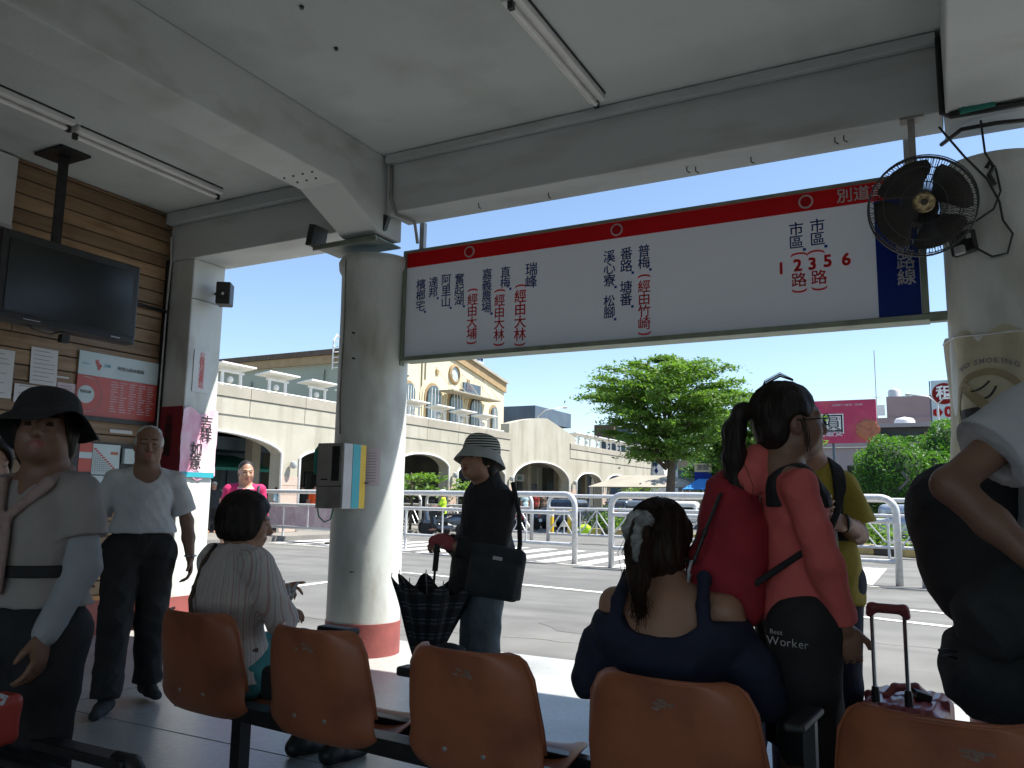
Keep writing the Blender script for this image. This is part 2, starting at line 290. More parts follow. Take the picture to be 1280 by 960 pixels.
# beams, each a thing of the building's frame
b = thing('concrete_beam', 'painted concrete lintel beam above the long route sign, dark seam along its top', 'beam', (-1.7, 4.9, 3.4))
MB().box(-3.66, .12, 4.80, 5.10, 3.40, 3.85).build('beam_body', 'beam', b, bevel=.008)
MB().box(-3.64, .10, 4.74, 4.797, 3.785, 3.846).build('cable_trunking', 'beam', b, bevel=.004)
t = MB(); t.tube([(-3.60, 4.77, 3.77), (-3.60, 4.775, 3.5), (-3.56, 4.80, 3.38), (-3.53, 5.0, 3.38), (-3.53, 5.05, 3.22)], .013, 6); t.build('conduit', 'steel', b, 'all')
random.seed(3)
for x in (-2.9, -2.35, -1.35, -1.3, -.95, -.45, -.4):
    q = random.uniform(4.88, 5.0); MB().tube([(x, q, 3.41), (x, q, 3.37), (x + .02, q, 3.355)], .004, 5).build('hook', 'blackmetal', b)
b = thing('concrete_beam', 'painted concrete lintel beam between the square and the round pillar', 'beam', (-5, 5.2, 3.4))
MB().box(-6.30, -4.0, 4.98, 5.40, 3.40, 3.85).build('beam_body', 'beam', b, bevel=.008)
MB().box(-6.28, -4.06, 4.90, 4.977, 3.74, 3.846).build('cable_trunking', 'plaster', b, bevel=.004)
b = thing('concrete_beam', 'deep ceiling beam with a sloping haunch coming down on the round pillar', 'beam', (-3.85, 3, 3.45))
MB().prism([(-7, 3.46), (4.25, 3.46), (4.74, 3.235), (5.02, 3.235), (5.02, 3.85), (-7, 3.85)], 'YZ', -4.03, -3.665).build('beam_body', 'beam', b, bevel=.012)
for i in range(7): x = -3.97 + .085 * (i % 4) + .03 * (i // 4); MB().cyl((x, 4.03 + .1 * (i // 4), 3.463), (x, 4.03 + .1 * (i // 4), 3.452), .008, n=6).build('bolt_hole', 'black', b)
b = thing('concrete_beam', 'deep ceiling beam ending over the fan and the no smoking pillar', 'beam', (.35, 3, 3.4))
MB().prism([(-7, 3.42), (3.2, 3.42), (4.7, 3.33), (5.06, 3.33), (5.06, 3.85), (-7, 3.85)], 'YZ', .125, .56).build('beam_body', 'beam', b, bevel=.012)
MB().tube([(.115, 4.735, 3.80), (.115, 4.74, 3.36), (.15, 4.68, 3.315), (.52, 4.68, 3.31), (.57, 4.7, 3.36), (.58, 4.7, 3.8)], .02, 8).build('cable_bundle', 'black', b, 'all')
b = thing('concrete_beam', 'lintel beam of the next bay beyond the right hand pillar', 'beam', (3, 4.9, 3.4))
MB().box(.56, 8, 4.80, 5.10, 3.40, 3.85).build('beam_body', 'beam', b, bevel=.008)
# square pillar at the left
p = thing('square_pillar', 'square painted pillar at the end of the plank wall', 'pillar', (-6.1, 5.2, FL))
MB().box(-6.27, -5.965, 4.99, 5.36, FL, 3.40).build('shaft', 'pillar', p, bevel=.012)
MB().box(-6.275, -5.955, 4.982, 5.37, FL, .36).build('painted_base', 'redband', p)
MB().box(-5.963, -5.958, 5.0, 5.36, 3.02, 3.026).build('joint', 'gutter', p)
# round pillars
def round_pillar(x, y, label):
    p = thing('round_pillar', label, 'pillar', (x, y, FL))
    MB().lathe([(.285, 0), (.285, .24)], 48, (x, y, FL)).build('painted_base', 'redband', p, True)
    prof = [(.279, .24), (.277, 1.2), (.274, 2.6), (.278, 2.93), (.30, 2.97), (.305, 3.03), (.29, 3.06)]
    MB().lathe(prof, 48, (x, y, FL)).build('shaft', 'pillar', p, True)
    return p
rp = round_pillar(-3.97, 5.12, 'round white pillar carrying the payphone, dark red band at its foot')
t = MB(); t.obox((-4.0, 4.88, 3.205), (.62, .34, .012), (0, 0, 0)); t.box(-4.3, -3.68, 4.715, 4.727, 3.17, 3.21); t.build('flashing', 'signframe', rp)
t = MB(); t.tube([(-4.05, 4.825, 3.1), (-4.04, 4.83, 2.6), (-4.055, 4.835, 2.0), (-4.04, 4.838, 1.72)], .006, 6); t.build('crack', 'gutter', rp)
for z, dx in ((2.5, .02), (2.3, .03), (.9, -.15), (.7, .1), (1.35, .2)): MB().cyl((-3.97 + dx, 4.86, z), (-3.97 + dx, 4.82, z), .007, n=6).build('nail', 'blackmetal', rp)
pk = MB(); pk.obox((-3.68, 4.80, 3.33), (.07, .05, .12), (0, .3, .2)); pk.obox((-4.32, 4.78, 3.30), (.06, .16, .17), (0, .2, 0)); pk.build('junction_box', 'blackmetal', rp)
rp2 = round_pillar(.355, 5.12, 'round white pillar beside the wall fan, wrapped in a no smoking banner')
t = MB(); t.tube([(.10, 4.95, 3.27), (.2, 4.83, 3.29), (.36, 4.79, 3.275), (.5, 4.81, 3.27)], .012, 6); t.build('pipe', 'blackmetal', rp2, 'all')
rp3 = round_pillar(4.6, 5.12, 'round white pillar of the next bay further right')
# ================================================================ plank wall
WX = -6.30
wall = struct(MB().box(WX - .3, WX, -7, 4.99, FL, 3.85).build('plank_wall', 'darkint'))
z = .40; shared = {}
random.seed(11)
pm = [mat('pine_plank_tone', tuple(c * k for c in (.37, .245, .135)), tuple(c * k for c in (.26, .16, .08)), 3, .5, .15, 30, stretch=(6, .5, 9), dirt=(.13, .05, .02), dscale=7, damt=.8, dstretch=(1, .45, 1)) for k in (.66, .78, .88, 1.0)]
while z < 3.84:
    h = min(.118, 3.846 - z); cut = random.uniform(1.6, 3.6)
    for a, c_ in ((-2.0, cut - .002), (cut + .002, 4.985)):
        MB().box(WX + .001, WX + .019 + random.uniform(0, .004), a, c_, z + .003, z + h - .004).build('plank', random.choice(pm), wall, bevel=.003)
    z += .122
MB().box(WX + .001, WX + .035, -2, 4.985, FL, .36).build('painted_base', 'redband', wall)
MB().box(WX + .001, WX + .045, -2, 4.985, .362, .40).build('base_rail', 'wood', wall)
# small conduit in the corner by the pillar
t = thing('conduit', 'thin grey conduit running down the corner of the plank wall', 'conduit', (WX + .05, 4.93, 2.5))
MB().tube([(WX + .06, 4.94, 3.62), (WX + .06, 4.96, 3.4), (WX + .05, 4.95, 2.9), (WX + .05, 4.95, .5)], .011, 6).build('pipe', 'galv', t, 'all')
MB().tube([(WX + .045, 4.25, 2.93), (WX + .05, 4.96, 2.91)], .018, 6).build('branch', 'blackmetal', t, 'all')
# ================================================================ fluorescent lights
def tube_light(x, y0, y1, label):
    t = thing('tube_light', label, 'ceiling light', (x, (y0 + y1) / 2, 3.85), 0, 'unlit tube lights on the ceiling')
    MB().box(x - .055, x + .055, y0, y1, 3.80, 3.848).build('housing', 'whitetrim', t, bevel=.008)
    MB().cyl((x, y0 + .03, 3.775), (x, y1 - .03, 3.775), .016, n=10).build('tube', 'whitetrim', t, True)
    for y in (y0 + .02, y1 - .02): MB().obox((x, y, 3.782), (.03, .03, .05)).build('holder', 'blackmetal', t)
    MB().box(x + .057, x + .064, y0 + .02, y1 - .02, 3.838, 3.849).build('dark_shadow_strip', 'blackmetal', t)  # solid black strip standing in for the shade along the housing
tube_light(-1.84, 3.38, 4.60, 'single tube light in the middle of the ceiling, over the route sign')
tube_light(-5.37, 3.36, 4.70, 'tube light nearer the beam, right of the television bracket')
tube_light(-5.30, 2.0, 3.30, 'tube light cut by the left edge of the photo')
# ================================================================ route sign
SY = 5.10
sg = thing('route_sign', 'long white hanging sign board with a red band, listing bus routes in blue and red', 'sign', (-1.85, SY, 2.3))
sx0, sx1, sz0, sz1 = -3.69, -.005, 2.30, 3.19
MB().box(sx0 + .03, sx1 - .03, SY + .004, SY + .010, sz0 + .03, sz1 - .03).build('panel', 'signwhite', sg)
fr = MB(); fr.box(sx0, sx1, SY - .012, SY + .14, sz0, sz0 + .035); fr.box(sx0, sx1, SY - .012, SY + .14, sz1 - .022, sz1); fr.box(sx0, sx0 + .03, SY - .012, SY + .14, sz0 + .035, sz1 - .022); fr.box(sx1 - .035, sx1, SY - .012, SY + .14, sz0 + .035, sz1 - .022)
fr.build('frame', 'signframe', sg, bevel=.004)
MB().box(sx0 + .031, sx1 - .036, SY, SY + .003, 3.05, sz1 - .023).build('red_band', 'signred', sg)
MB().box(-.27, -.045, SY - .001, SY + .002, sz0 + .036, 3.048).build('blue_panel', 'signblue', sg)
for x in (587, 771, 1007):
    c = ony(x, {587: 315.5, 771: 283.5, 1007: 244}[x], SY)
    MB().lathe([(.044, 0), (.044, .004)], 28, (c[0], SY - .005, 3.108), 'Y').build('ring', 'letterwhite', sg)
    MB().lathe([(.033, 0), (.033, .005)], 28, (c[0], SY - .0075, 3.108), 'Y').build('ring_centre', 'signred', sg)
def col(mb, s, x0, y0, x1, y1, bold=.009):
    a = ony(x0, y0, SY); b_ = ony(x1, y1, SY); h = (a[2] - b_[2]) / len(s)
    write(mb, s, ((a[0] + b_[0]) / 2, SY, a[2]), (1, 0, 0), (0, 0, 1), h * .93, bold, vertical=True, gap=1 / .93, lift=.004)
    return (a[0] + b_[0]) / 2, b_[2], h
lb = MB(); lr = MB(); lw = MB()
def paren(mb, x, z, r, up):
    P = [(x + r * math.cos(a) , SY - .004, z + (r * .42 * (math.sin(a)) if up else -r * .42 * math.sin(a))) for a in [math.pi * k / 10 for k in range(11)]]
    v = []; f = []
    for i, p in enumerate(P):
        th = .006; v += [(p[0], p[1], p[2]), (p[0] * 1.0, p[1], p[2] + (th * 2 if up else -th * 2))]
        if i: f.append((2 * i - 2, 2 * i, 2 * i + 1, 2 * i - 1))
    mb.add(v, f)
for s, a in (('檳榔宅', (528, 349, 524.5, 389)), ('達邦', (543, 346, 541, 372)), ('阿里山', (559, 343, 557, 384)), ('奮起湖', (576, 341.5, 573, 382)), ('嘉義農場', (610, 336, 607.5, 391)), ('直梅', (632.5, 333, 631.5, 360)), ('瑞峰', (665, 328.5, 664, 360)),
             ('溪心寮', (762.5, 313, 761.5, 358)), ('松腳', (762, 369, 761.5, 398)), ('番路', (783.5, 309.5, 783, 340)), ('塘番', (783, 351, 782.5, 382)), ('普梅', (805.5, 306, 805, 336)), ('市區', (995.5, 278, 995.5, 311)), ('市區', (1022, 273.5, 1022, 307))):
    lb = MB(); x, zb, h = col(lb, s, *a)
    if s not in ('瑞峰',): lb.add([(x + h * .42 + q[0], SY - .004, zb + q[1]) for q in ((0, -.02), (.018, -.02), (.018, -.002), (0, -.002))], [(0, 1, 2, 3)])
    lb.build('lettering', 'letterblue', sg)
for s, a in (('經由大埔', (591.5, 367, 589.5, 424)), ('經由大林', (625.5, 368, 623.5, 426)), ('經由大林', (651.5, 362, 649.5, 426)), ('經由竹崎', (806, 350, 805, 412)), ('路', (999, 341, 999, 358.5)), ('路', (1024, 337.5, 1024, 355.5))):
    lr = MB(); x, zb, h = col(lr, s, *a); a0 = ony(a[0], a[1], SY)
    if s != '路': paren(lr, x, a0[2] + .008, .045, True)
    paren(lr, x, zb - .008, .045, False); lr.build('lettering', 'letterred', sg)
for d, x, y in (('1', 982, 342), ('2', 999, 338.5), ('3', 1018, 336.5), ('5', 1037, 333), ('6', 1060, 331)):
    c = ony(x, y, SY); lr = MB(); write(lr, d, (c[0] - .03, SY, c[2]), (1, 0, 0), (0, 0, 1), .075, .03, lift=.004); lr.build('numeral', 'letterred', sg)
lr = MB()
for x, y in ((999, 322), (1020, 319)): c = ony(x, y, SY); paren(lr, c[0], c[2], .05, True)
lw = MB(); c = ony(1046, 242, SY); write(lw, '別道車', (c[0], SY, 3.068), (1, 0, 0), (0, 0, 1), .082, .012, lift=.004); lw.build('lettering', 'letterwhite', sg); lw = MB()
col(lw, '行駛路線', 1130.5, 277, 1133, 356, .01)
for nme, mb, m in (('bracket_marks', lr, 'letterred'), ('white_lettering', lw, 'letterwhite')): mb.build(nme, m, sg)
for x in (-3.55, -.075):
    MB().box(x - .02, x + .02, SY + .03, SY + .07, sz1, 3.42).build('hanger', 'steel', sg)
MB().box(sx1, .12, SY - .005, SY + .05, sz0 - .01, sz0 + .045).build('bracket', 'signframe', sg); MB().box(sx0 - .12, sx0, SY - .005, SY + .05, sz0 - .03, sz0 + .02).build('bracket', 'signframe', sg)
MB().box(.085, .12, SY - .03, SY + .05, 2.05, 2.6).build('bracket', 'signframe', sg)
# ================================================================ television
tv = thing('television', 'black flat television hung from the ceiling on a pole before the plank wall', 'television', (-5.72, 3.7, 2.4))
MB().box(-5.76, -5.64, 3.10, 4.20, 2.42, 3.06).build('casing', 'black', tv, bevel=.012)
MB().box(-5.640, -5.634, 3.16, 4.14, 2.49, 3.0).build('screen', 'screen', tv)
MB().box(-5.66, -5.632, 3.12, 4.18, 2.428, 2.475).build('speaker_grille', 'blackmetal', tv, bevel=.004)
MB().box(-5.633, -5.630, 3.98, 4.06, 2.447, 2.455).build('logo', 'palegrey', tv); MB().box(-5.633, -5.630, 3.3, 3.42, 2.447, 2.452).build('logo', 'palegrey', tv)
MB().box(-5.90, -5.86, 3.60, 3.66, 2.8, 3.84).build('pole', 'blackmetal', tv); MB().box(-5.87, -5.76, 3.55, 3.75, 2.6, 2.9).build('bracket', 'blackmetal', tv)
MB().obox((-5.9, 3.63, 3.838), (.34, .24, .02)).build('ceiling_plate', 'blackmetal', tv)
t = MB(); t.tube([(-5.7, 3.35, 2.43), (-5.7, 3.42, 2.40), (-5.72, 3.55, 2.39), (-5.72, 3.62, 2.42)], .006, 5); t.obox((-5.7, 3.65, 2.375), (.05, .06, .06)); t.build('cable', 'black', tv)
# ================================================================ numbered board top left
bd = thing('notice_board', 'pale calendar board of numbers in the top left corner by the ceiling', 'board', (-6.22, 3.2, 3.2))
MB().box(WX + .022, WX + .05, 2.55, 3.50, 3.27, 3.83).build('board', 'paper', bd); nb = MB()
for r_, row in enumerate(('1', '2', '3', '4')):
    for k in range(2): write(nb, row, (WX + .051, 3.30 - .13 * k, 3.70 - .085 * r_ - .03 * k), (0, 1, 0), (0, 0, 1), .05, .03, lift=.002)
for v in range(len(nb.v)): pass
nb.build('number', 'letterblack', bd)
MB().box(WX + .022, WX + .12, 2.55, 3.47, 3.14, 3.262).build('tray', 'palegrey', bd, bevel=.006); MB().obox((WX + .124, 3.36, 3.2), (.006, .1, .06)).build('badge', 'brownshirt', bd)
# ================================================================ papers and posters
PX = WX + .026
def sheet_on_wall(y0, y1, z0, z1, m, label, lines=8, name='paper_notice', rot=0):
    t = thing(name, label, 'notice', (PX, (y0 + y1) / 2, z0))
    n = 6; v = []; f = []
    for i in range(n + 1):
        for j in range(n + 1):
            y = y0 + (y1 - y0) * i / n; z_ = z0 + (z1 - z0) * j / n; v.append((PX + .002 + .012 * (abs(i / n - .5) ** 2) * (1 if j < 3 else .3), y + rot * (z_ - z0), z_))
    for i in range(n):
        for j in range(n): a = i * (n + 1) + j; f.append((a, a + n + 1, a + n + 2, a + 1))
    MB().add(v, f).build('sheet', m, t, 'all'); L_ = MB()
    random.seed(int(y0 * 1000))
    for k in range(lines):
        z_ = z1 - (z1 - z0) * (.1 + .8 * k / max(1, lines - 1)); w_ = (y1 - y0) * random.uniform(.55, .8)
        ya = y0 + (y1 - y0) * .1; L_.add([(PX + .0075, ya + rot * (z_ - z0), z_), (PX + .0075, ya + w_ + rot * (z_ - z0), z_), (PX + .0075, ya + w_ + rot * (z_ - z0), z_ + .004), (PX + .0075, ya + rot * (z_ - z0), z_ + .004)], [(0, 1, 2, 3)])
    if lines: L_.build('print', 'ink', t)
    return t
sheet_on_wall(3.30, 3.64, 1.95, 2.32, 'paper', 'large white sheet at the left edge above the black hat', 9)
sheet_on_wall(3.77, 3.99, 2.09, 2.38, 'paper', 'white sheet pinned below the television, left of the red poster', 8, rot=-.03)
sheet_on_wall(3.66, 3.95, 1.93, 2.075, 'paper', 'low white strip of paper just above the black hat', 3)
sheet_on_wall(4.0, 4.16, 1.84, 2.13, 'paperpink', 'pinkish typed sheet touching the red poster', 12)
sheet_on_wall(3.93, 4.09, 2.165, 2.18, 'paper', 'tiny strip of tape between the two pinned sheets', 0)
sheet_on_wall(4.5, 4.72, 1.76, 1.79, 'paper', 'narrow paper strip under the red poster', 0)
po = thing('poster', 'red and pale blue route poster in a black frame on the plank wall', 'poster', (PX, 4.55, 1.87))
MB().box(PX, PX + .012, 4.16, 4.93, 1.885, 2.22).build('red_print', 'posterred', po)
MB().box(PX, PX + .012, 4.16, 4.93, 2.222, 2.42).build('pale_heading', 'posterpale', po)
MB().box(PX - .003, PX + .03, 3.9, 4.985, 1.845, 1.882).build('frame', 'blackmetal', po); MB().box(PX - .003, PX + .03, 4.935, 4.98, 1.883, 3.4).build('frame', 'blackmetal', po)
t = MB(); t.lathe([(.075, 0), (.075, .002)], 32, (PX + .0125, 4.245, 2.06), 'X'); t.build('white_disc', 'posterpale', po)
R_ = []
for k in range(25):
    a = -1.75 + 3.5 * k / 24; R_.append((PX + .0135, 4.245 + .145 * math.cos(a) , 2.06 + .145 * math.sin(a)))
R_ = [p for p in R_ if p[1] > 4.165]; MB().tube(R_, .0022, 4).build('white_ring', 'posterpale', po)
t = MB(); write(t, '阿里山線', (PX + .015, 4.19, 2.07), (0, 1, 0), (0, 0, 1), .022, .01); write(t, '阿里山森林鐵路', (PX + .0125, 4.52, 2.30), (0, 1, 0), (0, 0, 1), .032, .01)
for k in range(3): write(t, '————————', (PX + .0125, 4.52, 2.285 - k * .014), (0, 1, 0), (0, 0, 1), .012, 0)
t.build('dark_print', 'ink', po); t = MB(); random.seed(5)
for k in range(13):
    for j in range(5):
        a = 4.47 + j * .09; b_ = a + random.uniform(.03, .075); zz = 2.19 - k * .021; t.add([(PX + .0135, a, zz), (PX + .0135, b_, zz), (PX + .0135, b_, zz + .006), (PX + .0135, a, zz + .006)], [(0, 1, 2, 3)])
t.build('pale_print', 'paperpink', po)
t = MB(); t.obox((PX + .014, 4.33, 2.33), (.002, .03, .06), (.5, 0, 0)); t.obox((PX + .014, 4.35, 2.3), (.002, .02, .05), (-.5, 0, 0)); t.build('emblem', 'posterred', po)
t = MB(); write(t, 'Alishan', (PX + .0125, 4.19, 2.31), (0, 1, 0), (0, 0, 1), .018, 0); write(t, '2011', (PX + .0125, 4.39, 2.31), (0, 1, 0), (0, 0, 1), .03, 0); t.build('print', 'cyan', po)
# lower display board with timetables
db = thing('timetable_board', 'lower display board with two stepped timetables and a leaflet box', 'board', (PX, 4.4, 1.1))
MB().box(PX, PX + .02, 3.95, 4.97, 1.09, 1.67).build('backing', 'blackmetal', db)
MB().box(PX + .021, PX + .025, 4.0, 4.22, 1.3, 1.66).build('dark_flyer', 'black', db)
MB().box(PX + .021, PX + .025, 4.225, 4.34, 1.42, 1.66).build('red_flyer', 'posterred', db); MB().box(PX + .0255, PX + .027, 4.225, 4.34, 1.53, 1.58).build('white_stripe', 'posterpale', db)
for z0, z1 in ((1.40, 1.655), (1.145, 1.39)):
    y0, y1 = 4.345, 4.60; MB().box(PX + .021, PX + .026, y0, y1, z0, z1).build('timetable', 'posterpale', db)
    t = MB()
    for k in range(11): yy = y0 + .01 + k * .02; t.box(PX + .0262, PX + .028, yy, yy + .022, z1 - .05 - k * .017, z1 - .036 - k * .017)
    t.build('stepped_print', 'posterred', db); t = MB()
    for k in range(11):
        t.box(PX + .0262, PX + .0272, y0 + .008, y0 + .014 + k * .02, z1 - .053 - k * .017, z1 - .050 - k * .017)
        t.box(PX + .0262, PX + .0272, y0 + .01 + k * .02, y0 + .0115 + k * .02, z0 + .01, z1 - .053 - k * .017)
    t.build('grid_print', 'ink', db); MB().box(PX + .0262, PX + .0275, y1 - .09, y1 - .02, z1 - .085, z1 - .06).build('orange_tag', 'orange', db)
MB().box(PX + .021, PX + .03, 4.33, 4.62, 1.095, 1.135).build('teal_strip', 'cyan', db); MB().box(PX + .021, PX + .06, 4.62, 4.73, 1.50, 1.63).build('leaflet_box', 'posterpale', db, bevel=.004)
t = MB()
for k in range(7): t.tube([(PX + .05, 4.62 + k * .05, 1.36), (PX + .05, 4.72 + k * .05, 1.46)], .0025, 4); t.tube([(PX + .05, 4.72 + k * .05, 1.36), (PX + .05, 4.62 + k * .05, 1.46)], .0025, 4)
t.build('wire_rack', 'galv', db)
sheet_on_wall(4.02, 4.20, 1.70, 1.745, 'paper', 'small white slip beside the brim of the black hat', 2)
# banner and strip on the square pillar
bn = thing('banner', 'pink and red good luck banner wrapped round the square pillar', 'banner', (-6.1, 5.0, 1.4))
MB().box(-6.283, -5.957, 4.972, 4.981, 1.42, 2.03).build('dark_red_side', 'bannerred', bn)
v = []; f = []
for i in range(11):
    for j in range(13):
        y = 4.975 + .40 * i / 10; zz = 1.40 + .60 * j / 12 + .03 * math.sin(i * .9); v.append((-5.950 + .006 * math.sin(i * 2.1 + j * .7) + .003 * math.sin(j * 2.3), y, zz))
for i in range(10):
    for j in range(12): a = i * 13 + j; f.append((a, a + 13, a + 14, a + 1))
MB().add(v, f).build('pink_cloth', 'bannerpink', bn, 'all')
MB().box(-5.946, -5.943, 4.99, 5.36, 1.40, 1.445).build('blue_hem', 'cyan', bn)
t = MB(); write(t, '吉祥', (-5.942, 5.24, 1.96), (0, 1, 0), (0, 0, 1), .118, .012, vertical=True); write(t, '如意', (-5.942, 5.14, 1.71), (0, 1, 0), (0, 0, 1), .118, .012, vertical=True); t.build('lettering', 'letterblack', bn)
t = MB(); write(t, '吉祥如意', (-6.12, 4.969, 1.95), (1, 0, 0), (0, 0, 1), .09, .02, vertical=True); t.build('side_lettering', 'black', bn)
vs = thing('paper_strip', 'narrow white paper strip with a column of red characters on the square pillar', 'notice', (-5.95, 5.15, 2.2))
MB().box(-5.963, -5.957, 5.06, 5.24, 2.17, 2.56).build('sheet', 'paper', vs); t = MB(); write(t, '公路局嘉義站', (-5.956, 5.15, 2.54), (0, 1, 0), (0, 0, 1), .055, .0, vertical=True); t.build('lettering', 'letterred', vs)
# loudspeaker
sp = thing('loudspeaker', 'small black box loudspeaker fixed high on the square pillar', 'speaker', (-5.8, 5.3, 3.1))
MB().obox((-5.80, 5.22, 3.09), (.13, .16, .21), (0, 0, .6)).build('cabinet', 'black', sp, bevel=.012)
t = MB(); R3 = Euler((0, 0, .6)).to_matrix()
c = Vector((-5.80, 5.22, 3.09)) + R3 @ Vector((0, -.082, -.01)); t.lathe([(.052, 0), (.045, -.004), (.02, .006)], 20, c, 'Y', (0, 0, .6)); t.build('cone', 'blackmetal', sp, True)
t = MB(); t.lathe([(.013, 0), (.008, -.012)], 12, c + R3 @ Vector((0, -.004, 0)), 'Y', (0, 0, .6)); t.build('dust_cap', 'palegrey', sp); MB().tube([(-5.96, 5.25, 3.12), (-5.84, 5.24, 3.1)], .014, 6).build('bracket', 'blackmetal', sp)
# ================================================================ payphone
ph = thing('payphone', 'steel public payphone with pale, cyan and yellow side panels on the round pillar', 'payphone', (-3.95, 4.75, 1.15))
MB().box(-4.045, -3.805, 4.60, 4.86, 1.16, 1.635).build('body', 'steel', ph, bevel=.006)
MB().box(-3.804, -3.798, 4.605, 4.70, 1.165, 1.63).build('pale_panel', 'palegrey', ph); MB().box(-3.804, -3.796, 4.703, 4.79, 1.165, 1.63).build('cyan_panel', 'cyan', ph); MB().box(-3.804, -3.798, 4.793, 4.858, 1.165, 1.63).build('yellow_panel', 'yellow', ph)
MB().box(-3.90, -3.835, 4.592, 4.60, 1.36, 1.61).build('keypad_plate', 'black', ph)
for i in range(3):
    for j in range(5): MB().obox((-3.885 + i * .018, 4.590, 1.585 - j * .026), (.011, .006, .013)).build('key', 'blackmetal', ph)
MB().box(-4.0, -3.94, 4.596, 4.60, 1.365, 1.375).build('coin_slot', 'black', ph)
MB().box(-4.045, -3.805, 4.597, 4.5995, 1.318, 1.323).build('seam', 'black', ph)
t = MB(); t.tube([(-4.07, 4.66, 1.61), (-4.08, 4.63, 1.58), (-4.08, 4.625, 1.5), (-4.07, 4.63, 1.41)], [.022, .017, .016, .022], 10); t.build('handset', 'teal', ph, 'all')
t = MB(); t.tube([(-4.065, 4.64, 1.41), (-4.08, 4.66, 1.2), (-4.075, 4.68, 1.10), (-4.035, 4.70, 1.06), (-3.99, 4.71, 1.08), (-3.97, 4.72, 1.16)], .0055, 6); t.build('cord', 'teal', ph, 'all')
# notice on the round pillar
nt_ = thing('paper_notice', 'typed pale pink notice pasted on the round pillar right of the payphone', 'notice', (-3.8, 4.87, 1.4)); v = []; f = []; L2 = MB()
for i in range(9):
    a = -1.42 + .80 * i / 8; 
    for zz in (1.33, 1.62): v.append((-3.97 + .2805 * math.cos(a), 5.12 + .2805 * math.sin(a), zz))
    if i: f.append((2 * i - 2, 2 * i, 2 * i + 1, 2 * i - 1))
MB().add(v, f).build('sheet', 'paperpink', nt_, 'all')
for k in range(12):
    vv = []; ff = []
    for i in range(9):
        a = -1.34 + (.62 if k else .3) * i / 8
        for dz in (0, .004): vv.append((-3.97 + .2815 * math.cos(a), 5.12 + .2815 * math.sin(a), 1.595 - k * .021 + dz))
        if i: ff.append((2 * i - 2, 2 * i, 2 * i + 1, 2 * i - 1))
    L2.add(vv, ff)
L2.build('print', 'ink', nt_)
# ================================================================ no smoking banner on the right pillar
M['banner'] = mat('cream_banner', (.50, .46, .34), (.42, .39, .29), 4, .7, .3, 8, dirt=(.2, .17, .1), dscale=3, damt=.6); M['bannergold'] = mat('banner_ring', (.30, .25, .15), None, 4, .7)
ns = thing('banner', 'cream no smoking banner tied round the right hand pillar', 'banner', (.355, 5.12, .9)); v = []; f = []; na = 30; nz = 24
def bp_(a, zz, e=0): r_ = .287 + .012 * math.sin(a * 7 + zz * 3) + .012 * math.sin(a * 3 - zz * 6) + e; return (.355 + r_ * math.cos(a), 5.12 + r_ * math.sin(a), zz)
for i in range(na + 1):
    for j in range(nz + 1): v.append(bp_(-3.3 + 3.5 * i / na, .95 + (1.22 + .02 * math.sin(i)) * j / nz))
for i in range(na):
    for j in range(nz): a = i * (nz + 1) + j; f.append((a, a + nz + 1, a + nz + 2, a + 1))
MB().add(v, f).build('cloth', 'banner', ns, 'all')
a0 = -1.98; zc = 1.76
def wrapstrip(mb, pts, wd, e=.004):
    vv = []; ff = []
    for i, (a, zz) in enumerate(pts):
        a2, z2 = pts[min(i + 1, len(pts) - 1)]; a1, z1 = pts[max(i - 1, 0)]; dx = (a2 - a1) * .29; dz = z2 - z1; l = math.hypot(dx, dz) or 1; nx, nz_ = -dz / l * wd / 2, dx / l * wd / 2
        vv += [bp_(a - nx / .29, zz - nz_, e), bp_(a + nx / .29, zz + nz_, e)]
        if i: ff.append((2 * i - 2, 2 * i, 2 * i + 1, 2 * i - 1))
    mb.add(vv, ff)
t = MB(); wrapstrip(t, [(a0 + .60 * math.cos(q), zc + .19 * math.sin(q)) for q in [2 * math.pi * k / 48 for k in range(49)]], .035); wrapstrip(t, [(a0 - .42 + .84 * k / 8, zc + .13 - .26 * k / 8) for k in range(9)], .05, .007); t.build('ring', 'bannergold', ns)
t = MB(); wrapstrip(t, [(a0 - .48 + .85 * k / 8, zc - .03 + .03 * k / 8) for k in range(9)], .05, .005); t.build('cigarette', 'letterblack', ns)
t = MB(); wrapstrip(t, [(a0 - .25 + .3 * k / 8, zc + .09 + .05 * (k / 8) ** 2) for k in range(9)], .01, .006); wrapstrip(t, [(a0 - .05 + .2 * k / 8, zc + .05 + .06 * (k / 8) ** 2) for k in range(9)], .012, .006); t.build('smoke_lines', 'letterblack', ns)
def wraptext(s, a_start, z0, h, arc=0, m='ink'):
    t = MB(); x = 0; wid = [];
    for ch in s:
        v_, f_ = glyph(ch, .025)
        if ch == ' ' or not len(v_): x += h * .5; continue
        lo, hi = v_.min(0), v_.max(0); k = h / .72; base = t.v.__len__()
        pts = []
        for q in v_:
            xx = x + (q[0] - lo[0]) * k; zz = z0 + q[1] * k; aa = a_start + xx / .29; zz += -arc * (aa - (a0)) ** 2; pts.append(bp_(aa, zz, .005))
        t.add(pts, f_); x += (hi[0] - lo[0]) * k + h * .3
    t.build('lettering', m, ns)
wraptext('NO SMOKING', a0 - .50, zc + .235, .028, .14); wraptext('戒菸', a0 - .5, zc - .27, .05); wraptext('請勿吸煙', a0 - .5, zc - .35, .035)
t = MB(); t.tube([bp_(-3.2 + .32 * k, 2.155 + .01 * math.sin(k), .006) for k in range(11)], .006, 5); t.build('cord', 'palegrey', ns)
